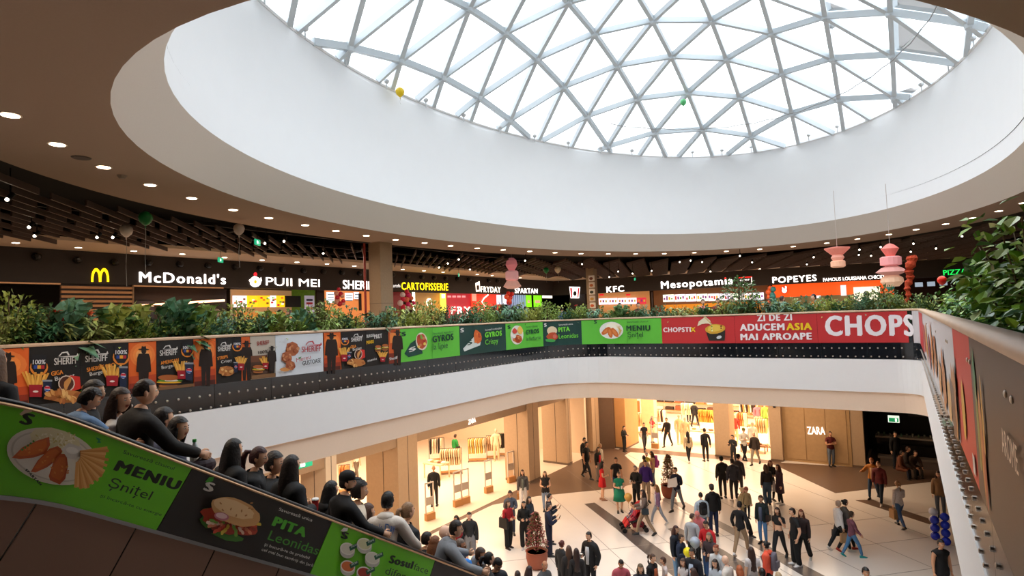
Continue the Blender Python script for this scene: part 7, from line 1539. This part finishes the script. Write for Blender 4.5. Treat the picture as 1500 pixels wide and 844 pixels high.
pp(1088, 714, 1.68, 'FR', 'woman in beige fur jacket and black trousers carrying a child', ('puffer', '#b39a6c'), ('wide', '#131214'), 'bun', '#c8a878', 'walk', 'hold', glasses=1, ts=30, tv=.3, shoe='#2a2420'); pp(1093, 714, 1.1, 'F', 'small child held by the woman in beige fur', ('jacket', '#a88c60'), hair='none', hat=('beanie', '#8a4a3c'), z=.62)
pp(1026, 721, 1.72, 'B', 'young man in pale blue shirt with black backpack', ('shirt', '#b9ccdc'), ('jeans', '#4a6a8a'), 'buzz', '#17110f', acc=[('pack', '#16171c', 'black backpack on the man in pale blue')])
pp(1042, 709, 1.85, 'B', 'tall man in black hooded jacket and navy trousers with grey cap', ('hoodie', '#121315'), ('trousers', '#1f2c50'), 'cap', '#3a2a20', hat=('cap', '#4a4444'), fat=1.1)
pp(1056, 668, 1.8, 'B', 'man in black hooded jacket, leftmost of three standing with backs turned', ('hoodie', '#232220'), ('trousers', '#26211f'), 'short', '#1c1614', hat=('cap', '#1f1f22')); pp(1072, 671, 1.8, 'B', 'man in slate grey jacket, middle of three with backs turned', ('hoodie', '#3a3c46'), ('trousers', '#2a2726'), 'short', '#1a1614', shoe='#e0d8d0'); pp(1081, 665, 1.8, 'BR', 'man with black cap and grey coat, rightmost of three with backs turned', ('jacket', '#45444a'), ('trousers', '#3a3838'), 'cap', '#1a1614', hat=('cap', '#17171a'), hy=-40)
pp(1121, 680, 1.66, 'B', 'woman with short hair in dark wide jacket and flared jeans seen from behind', ('jacket', '#2c2426'), ('wide', '#3a5068'), 'bob', '#5a4030', fat=1.15); pp(1128, 674, 1.72, 'F', 'red-haired woman in black facing the two in dark jackets', ('jacket', '#0f0e10'), ('trousers', '#141214'), 'bob', '#6a281c', arms='hold', acc=[('bag', 'R', '#e0dcdc', 'white carrier bag hanging between the three women', .26, .42, .1, .2, 'carrier_bag')]); pp(1139, 680, 1.66, 'L', 'woman in long purple-brown coat on the right of the trio', ('coat', '#3c2430'), ('trousers', '#151316'), 'long', '#4a241c', shoe='#e8e4e0')
pp(989, 684.5, 1.76, 'FL', 'man in navy sweater and grey trousers reading large white sheets', ('sweater', '#16203a'), ('trousers', '#7a8088'), 'short', '#3a2c20', 'walk', 'hold', shoe='#2a2a28', acc=[('paper', 'large white paper sheets held by the man in navy')])
pp(943, 667, 1.7, 'B', 'man in pale shirt partly hidden behind the purple hoodie', ('shirt', '#b8a89a'), hair='short', hc='#1c1512'); pp(954, 661, 1.6, 'L', 'girl with long brown hair and pale cardigan behind the purple hoodie', ('sweater', '#c8a886'), ('jeans', '#4a5f7a'), 'long', '#3c2418', acc=[('pack', '#b84aa8', 'big magenta backpack on the girl in the pale cardigan', 1.35)]); pp(947, 663, 1.25, 'F', 'small child in yellow with a white cap behind the purple hoodie', ('tee', '#c8c84a'), hair='none', hat=('cap', '#d8c8c0'), z=.35)
pp(945, 674, 1.82, 'F', 'man in purple hoodie and beige trousers', ('hoodie', '#4a2a86'), ('trousers', '#c2aa8c'), 'short', '#2a1c16'); pp(930, 682, 1.78, 'FL', 'grey-haired man in black jacket and black trousers with a white cup', ('jacket', '#151517'), ('trousers', '#0f0f11'), 'short', '#8a8684', arms='hold', acc=[('cup', 'R', 'white cup in the hands of the grey-haired man')])
pp(906, 691, 1.66, 'F', 'woman in green dress and long black cardigan holding a cup', ('dress', '#1a8a68'), ('none', '#000000'), 'bun', '#3a2a20', arms='hold', fat=1.15, fem=1, acc=[('cup', 'L', 'white cup of the woman in green')])
pp(902, 670, 1.76, 'F', 'man in black T-shirt and jeans behind the woman in green', ('tee', '#141416'), ('jeans', '#2a4a7a'), 'short', '#1d1512', skin='m'); pp(882, 676, 1.68, 'R', 'dark-haired woman in bright red dress with black bag', ('dress', '#d41f24'), ('none', '#000'), 'bob', '#15100f', arms='hold', armL='down', fem=1, skl=.75, shoe='#a87a5c', acc=[('shoulder', 'L', '#121114', 'black bag over the red dress')])
pp(859, 647, 1.82, 'FR', 'man in black T-shirt and ripped black jeans walking past the pilaster', ('tee', '#111113'), ('jeans', '#191b22'), 'short', '#1a1310', 'walk', fat=1.08, skin='m'); pp(856, 641, 1.78, 'FR', 'dark-haired person in black just behind the walking man in black', ('jacket', '#121214'), hc='#100c0c')
pp(876, 655, 1.65, 'FR', 'woman with red top, black leather jacket and patterned trousers', ('jacket', '#17191a'), ('wide', '#8a8078'), 'long', '#3a2a20', open='#c82028'); pp(879, 650, 1.68, 'FR', 'blond woman in pale top behind the woman with the red top', ('shirt', '#c8bca8'), ('jeans', '#5a6470'), 'bob', '#b08a58')
pp(941, 717, 1.66, 'L', 'woman with long brown hair in taupe jacket pushing the red double pushchair', ('jacket', '#6c5c54'), ('trousers', '#a58c72'), 'long', '#2c1c16', 'walk', 'push', open='#cfc6c0', acc=[('shoulder', 'L', '#27343c', 'dark teal handbag at the hip of the woman with the pushchair')])
pp(961, 710, 1.5, 'L', 'girl in lilac checked shirt and pale jeans beside the pushchair', ('shirt', '#8a6a8c'), ('jeans', '#a8aeb8'), 'long', '#8a6238', 'walk', tv=.4, ts=16, shoe='#e4dcd4', open='#d8d8de')
pp(765, 688, 1.68, 'F', 'woman with long hair in grey checked jacket and white trousers by the pilaster', ('jacket', '#4c4a4a'), ('wide', '#dcd8d4'), 'long', '#3c261a', 'walk', open='#6a7068', tv=.35, ts=20, acc=[('bag', 'R', '#a8743a', 'small tan paper bag of the woman in white trousers', .2, .24, .1, .05, 'paper_bag')])
pp(798, 690, 1.66, 'F', 'woman in black fur vest and pale jeans holding a phone', ('vest', '#161416'), ('jeans', '#8496ac'), 'long', '#5a4434', arms='hold', ts=30, acc=[('phone', 'R', 'phone held by the woman in the black vest')])
pp(747, 719, 1.65, 'F', 'curly-haired person in slate jacket behind the woman in red', ('jacket', '#4a5666'), ('jeans', '#1c2a40'), 'curly', '#1a1413', arms='hold'); pp(744, 733, 1.68, 'FR', 'woman in red top and black trousers with big black bag', ('sweater', '#a81c26'), ('wide', '#121114'), 'bob', '#2a1814', arms='hold', shoe='#2c1814', acc=[('shoulder', 'R', '#121215', 'big black bag of the woman in red', .42, .36)])
pp(767, 734, 1.66, 'F', 'dark-haired woman all in black with clasped hands', ('jacket', '#0f0f11'), ('wide', '#0d0d10'), 'long', '#17100f', arms='hold', shoe='#d8d0cc'); pp(775, 727, 1.68, 'FR', 'woman with very long dark hair in denim sleeves behind the woman in black', ('jacket', '#2a323c'), ('jeans', '#1f242c'), 'long', '#1c1210')
pp(805, 723, 1.78, 'R', 'guard in dark navy uniform raising a phone, rear one of two', ('jacket', '#12172a'), ('trousers', '#10142a'), 'buzz', '#1a1412', arms='phone', acc=[('phone', 'R', 'phone raised by the rear guard')]); pp(804, 737, 1.78, 'R', 'guard in navy uniform with black boots looking at a phone, front one of two', ('jacket', '#141b36'), ('wide', '#11162e'), 'buzz', '#3a3434', arms='phone', fat=1.05, acc=[('phone', 'R', 'phone in the hands of the front guard')])
pp(687, 750, 1.78, 'F', 'man in black hoodie and grey shorts standing in the bright shop light', ('hoodie', '#1d2126'), ('shorts', '#7d7f84'), 'short', '#1a1412', skin='p'); pp(668, 755, 1.68, 'FL', 'woman with dark hair, deep red top and jeans left of the man in shorts', ('sweater', '#8a1420'), ('jeans', '#1f2c3c'), 'long', '#15100f', 'walk', arms='hold')
pp(862, 779, 1.8, 'FL', 'young man in open black jacket and white shirt in the lower middle', ('puffer', '#131416'), ('jeans', '#15171e'), 'short', '#120e0d', arms='hold', armL='pocket', open='#c9ccd2', near=1, acc=[('cup', 'R', 'dark cup held by the man with the white shirt', '#5a4440')])
pp(823, 791, 1.6, 'BR', 'woman with red-brown ponytail, leftmost of three seen from behind', ('jacket', '#1f2226'), ('trousers', '#1a1a1e'), 'bun', '#5a2420'); pp(833, 799, 1.6, 'B', 'woman with long brown hair, middle one of three from behind', ('puffer', '#1c1c20'), hair='long', hc='#4a3024'); pp(844, 803, 1.58, 'B', 'woman with long dark hair, rightmost of three from behind', ('jacket', '#17181c'), hair='long', hc='#2c1a18')
pp(635, 682, 1.78, 'B', 'bald guard in black uniform with back turned inside the bright shop', ('jacket', '#17161a'), ('trousers', '#141318'), 'none', skin='m'); pp(667, 636, 1.7, 'BR', 'shopper in green sweater among the clothes racks', ('sweater', '#1f8a3a'), ('trousers', '#2a1a1c'), 'short', '#3a2018', acc=[('shoulder', 'R', '#2a1c1c', 'dark bag of the shopper in green')])
pp(522, 655, 1.7, 'FR', 'shopper walking deep in the left shop, seen below the lintel', ('tee', '#e8d8c0'), ('trousers', '#6a5a4c'), 'short', '#2a1a12', 'walk', z=0)
# lower crowd
pp(910, 821, 1.7, 'F', 'man with cropped hair and pink shirt at the bottom edge', ('shirt', '#b0505c'), hair='buzz', hc='#15100f', ht=-25, skin='d', tv=.15); pp(938, 826, 1.6, 'F', 'girl with ochre scarf over dark jacket at the bottom edge', ('jacket', '#1c2230'), hair='bob', hc='#5a4a34', hoodback=0, open='#c8923a')
pp(956, 811, 1.66, 'FR', 'woman with high ponytail and black sweater with coloured print', ('sweater', '#121113'), hair='pony', hc='#4a3020', open='#a8542c'); pp(971, 816, 1.2, 'L', 'child in white patterned shirt carried at the bottom', ('tee', '#d8c8c4'), hair='short', hc='#4a2c1c', z=.25, tv=.3)
pp(990, 770, 1.66, 'FR', 'woman with dark red hair, navy jacket and blue jeans', ('puffer', '#141a26'), ('jeans', '#6f97bd'), 'bob', '#3a1816', hc2=0, armL='down'); pp(998, 783, 1.45, 'FR', 'boy in navy tracksuit top in front of the dark-red-haired woman', ('hoodie', '#16233c'), ('trousers', '#141a2a'), 'short', '#3a2618', arms='hold', acc=[('balloon', 'R', .1, -.05, .12, .14, '#e8dc14', 'yellow balloon held by the boy in navy')])
pp(1014, 752, 1.75, 'BR', 'man in light grey shirt seen from behind near the red sweater', ('shirt', '#a9b0b8'), hair='buzz', hc='#3a2a20', hy=-40, acc=[]); pp(1020, 749, 1.75, 'FL', 'pink-scalped man in pink checked shirt leaning toward the man in grey', ('shirt', '#c87078'), hair='none', skin='#d88880', lean=14, ht=-25, tv=.3, ts=20)
balloon(on_z(1018, 795, 1.25), .16, '#a9b4c4', 'grey-blue balloon beside the yellow one', .3)
pp(1033, 763, 1.75, 'FL', 'man in bright red sweater looking down', ('sweater', '#c41a24'), ('jeans', '#1f4a7a'), 'short', '#2c1e18', arms='hold', ht=-15, fat=1.05); pp(1038, 780, 1.6, 'FL', 'woman with ash-brown hair and dark taupe jacket before the red sweater', ('jacket', '#40343a'), ('jeans', '#2a4a7a'), 'bob', '#7a6454', arms='hold')
pp(1048, 798, 1.62, 'FL', 'woman with auburn tied hair and white top', ('shirt', '#d0d4d8'), hair='bun', hc='#8a3f22'); pp(1013, 803, 1.75, 'FL', 'man in navy jacket over pale blue shirt in the lower crowd', ('jacket', '#161c28'), hair='short', hc='#1c1512', open='#a9b8cc', skin='m'); pp(1000, 818, 1.4, 'FL', 'girl with long curly hair and white T-shirt at the bottom edge', ('tee', '#d8d4d4'), hair='long', hc='#4a3428')
pp(1047, 819, 1.55, 'FL', 'girl with long dark hair and pale blue top at the bottom edge', ('shirt', '#b9c4d0'), hair='long', hc='#241816'); pp(1062, 814, 1.75, 'BL', 'bald man in white patterned shirt seen from behind', ('shirt', '#d4ccc4'), hair='none', skin='p', tv=.15, ts=30, fat=1.1); pp(1083, 828, 1.5, 'B', 'ginger-haired child seen from behind at the bottom edge', ('jacket', '#4a3a30'), hair='bob', hc='#a85a34')
pp(1100, 801, 1.62, 'B', 'woman with long brown hair and white T-shirt with a thin strap across her back', ('tee', '#cfc8c8'), ('jeans', '#1c2230'), 'long', '#3a241c', fat=1.1); pp(1121, 792, 1.7, 'BL', 'woman with black bun in coral and grey jacket carrying a black bag', ('hoodie', '#e8583c'), ('trousers', '#15161a'), 'bun', '#0f0c0c', fem=1, fat=1.1, acc=[('pack', '#6a6470', 'grey backpack over the coral jacket', 1.1)])
pp(1116, 832, 1.6, 'B', 'black-haired boy whose head touches the bottom edge', ('jacket', '#1f3f8a'), hc='#100c0b'); pp(1015, 832, 1.45, 'BL', 'girl with dark hair and pink hood at the bottom edge', ('hoodie', '#d85a86'), hair='bob', hc='#3a2018'); pp(1140, 838, 1.5, 'B', 'blond-haired child at the bottom edge under the coral jacket', ('jacket', '#8a8a90'), hair='bob', hc='#b8a080')
pp(798, 822, 1.72, 'FR', 'older balding man with orange-brown face at the lower centre', ('jacket', '#4a4a4c'), hair='ring', hc='#6a625c', skin='d', hy=-15); pp(775, 829, 1.62, 'BR', 'woman with plum-brown hair at the bottom, left of the older man', ('jacket', '#3c2226'), hair='bob', hc='#2a181a'); pp(758, 836, 1.6, 'B', 'dark-haired person low at the bottom edge beside the plum-haired woman', ('jacket', '#5a1c24'), hc='#2a1a1a')
# mannequins in the shops
for x, y, c, l in ((994, 607, '#e8c898', 'cream mannequin at the left of the pair in the far shop entrance'), (1003, 611, '#e8c898', 'cream mannequin at the right of the pair in the far shop entrance'), (1076, 606, '#b8382c', 'mannequin in red top at the edge of the second far opening'), (1109, 590, '#c86a7a', 'mannequin in pink top in the second far opening'), (1120, 590, '#8aa84a', 'mannequin in green skirt in the second far opening'), (726, 628, '#f0d8b4', 'cream mannequin among the yellow shirts of the left shop'), (1102, 618, '#f4ece0', 'white mannequin bending in the second far opening')):
    pp(x, y, 1.85, 'F', l, ('sweater', c), ('trousers', '#e8cfa8' if c != '#8aa84a' else '#7ab03a'), 'none', skin='q', mann=1, shoe='#e8cfa8')
# visitors on the upper floor behind the shrubs
def up(px, py, X, f, l, **k): pp(px, py, 1.7, f, l, X=X, z=7.05, **k)
for px, py, X, f, l, k in ((195, 461, -14.2, 'F', 'dark-haired head between the broad leaves at the far left', dict(hc='#0f0c0c')), (318, 463, -14.5, 'F', 'woman with blond hair among the plants under the restaurant sign', dict(hair='long', hc='#8a6a48')), (340, 466, -15, 'FR', 'red-faced man right of the blond woman on the upper floor', dict(top=('shirt', '#8aa0b8'))), (250, 466, -14, 'FR', 'person in light blue behind the shrubs of the upper floor', dict(top=('shirt', '#9ab0cc'))), (410, 463, -15.5, 'R', 'dark-haired man below the black screen', dict(top=('shirt', '#8a8a90'))), (423, 464, -16, 'FL', 'man with reddish face below the black screen, right one', dict(top=('shirt', '#b0b4bc'), hc='#5a3a2a')), (445, 458, -14.5, 'FR', 'bald man by the moss wall', dict(hair='none', top=('shirt', '#c8a8a0'))), (695, 448, -14.2, 'L', 'woman in pale grey hoodie sitting high behind the shrubs', dict(top=('hoodie', '#b8c0bc'), arms='out', hair='bun')), (770, 451, -14.2, 'R', 'person in light blue shirt near the inner corner', dict(top=('shirt', '#8aa8d0'))), (823, 452, -14.0, 'B', 'person in blue shirt behind the PITA banner', dict(top=('shirt', '#2f5fa8'))), ):
    up(px, py, X, f, l, **k)
for px, py, Y, f, l, k in ((1270, 446, 23, 'B', 'person in black with dark hair behind the left part of the CHOPS banner', dict(hc='#0f0c0c')), (1192, 441, 24, 'L', 'man in ochre jacket behind the ZI DE ZI banner', dict(top=('jacket', '#c8742a'))), (1146, 442, 25, 'R', 'brown-haired person behind the far shrubs by the balloon column', dict(top=('jacket', '#4a2a2a'), hc='#3a2018')), (1030, 448, 24, 'F', 'person in pink behind the noodle banner', dict(top=('shirt', '#c87a70'))), (1052, 450, 23.5, 'F', 'dark-haired person in red-brown behind the noodle banner', dict(top=('shirt', '#7a2a24'))), (1072, 446, 24, 'F', 'person in black left of the slender tree', dict(hc='#0f0c0c')), (935, 450, 25, 'F', 'person in brown below the KFC menus', dict(top=('shirt', '#5a3a2c'))), (908, 451, 24, 'F', 'person in dark grey coat behind the MENIU banner', dict(top=('coat', '#4a4444')))):
    pp(px, py, 1.7, f, l, Y=Y, z=7.05, **k)
# left edge: long-haired woman standing on the escalator landing side
pp(-9, 520, 1.62, 'B', 'woman with long fair-brown hair in black at the extreme left edge', ('jacket', '#101012'), hair='long', hc='#6a4a30', X=-6.3, z=6.55)
make_people()
# ---- pushchair
def pushchair():
    b = V(on_z(928, 776, 0)); rz = math.radians(FD['L']); Rm_ = Matrix.Rotation(rz, 3, 'Z'); T = lambda x, y, z: b+Rm_ @ V((x, y, z))
    o = thing('double_pushchair', tuple(b), 'red and black double pushchair pushed across the grey stone band', 'pushchair'); m = mat('#17181b', .5); mr = mat('#c41c20', .7)
    for sx in (-.34, 0, .34): MB().tube([T(sx, -.55, 1.05), T(sx, -.1, .5), T(sx, .4, .16)], .014, 6).build('frame_tube', m, o); MB().tube([T(sx, -.42, .12), T(sx, .05, .62)], .013, 6).build('frame_tube', m, o)
    MB().tube([T(-.34, -.55, 1.05), T(.34, -.55, 1.05)], .018, 7).build('push_handle', m, o)
    for sx in (-.34, 0, .34):
        for y in (-.42, .4): MB().tube([T(sx-.03, y, .09), T(sx+.03, y, .09)], .09, 12).build('wheel', m, o)
    for sx in (-.17, .17):
        MB().bar(T(sx, -.12, .42), T(sx, .22, .40), .28, .05).build('seat', m, o); MB().bar(T(sx, -.12, .42), T(sx, -.3, .88), .28, .05).build('backrest', mr, o); MB().bar(T(sx, .22, .4), T(sx, .36, .2), .26, .04).build('footrest', mr, o)
        mb = MB(); vs = []; n = 8
        for i in range(7):
            a = math.radians(-10+i*18)
            for k in range(n): c = math.pi*k/(n-1); vs.append(T(sx+.165*math.cos(c), -.28+.36*math.sin(a)*.8-.05, .62+.42*math.cos(a)*(.45+.55*math.sin(c))))
        mb.add(vs, [(i*n+k, i*n+k+1, (i+1)*n+k+1, (i+1)*n+k) for i in range(6) for k in range(n-1)]); mb.build('canopy', mr, o)
    MB().box(T(0, -.15, .25), (.55, .4, .16), rz).build('basket', mat('#8a2030', .8), o)
    return T
T_ = pushchair()
PEOPLE.clear()
pp(0, 0, 1.0, FD['L'], 'toddler in lilac seated in the pushchair with white tights', ('sweater', '#6a5a78'), ('trousers', '#d8d4d8'), 'short', '#4a3020', 'sit', 'lap', loc=tuple(T_(.17, -.05, .18))); pp(0, 0, 1.0, FD['L'], 'toddler in pink asleep in the rear seat of the pushchair', ('sweater', '#b83a4c'), ('trousers', '#c8304a'), 'short', '#4a3020', 'sit', 'lap', loc=tuple(T_(-.17, -.05, .18)))
make_people()
balloon(T_(.25, .1, 1.15), .16, '#d8a24a', 'gold and white balloon tied to the pushchair', .3)
# blue and white balloon column at the right
bp_ = on_z(1376, 798, 0); o = thing('balloon_column', tuple(bp_), 'blue and white balloon column beside the white fascia at the right', 'balloons')
MB().tube([(bp_[0], bp_[1], 0), (bp_[0], bp_[1], 1.0)], .02, 6).build('pole', mat('#d8d8d8'), o); r = random.Random(7)
for k in range(11):
    a = k*2.1; z = .15+.09*k; MB().ball((bp_[0]+.2*math.cos(a), bp_[1]+.2*math.sin(a), z), .14, 12, 8).build('balloon', mat(('#2038c8', '#dcdce4', '#1f30b0')[k % 3], .25, var=.02), o, True)
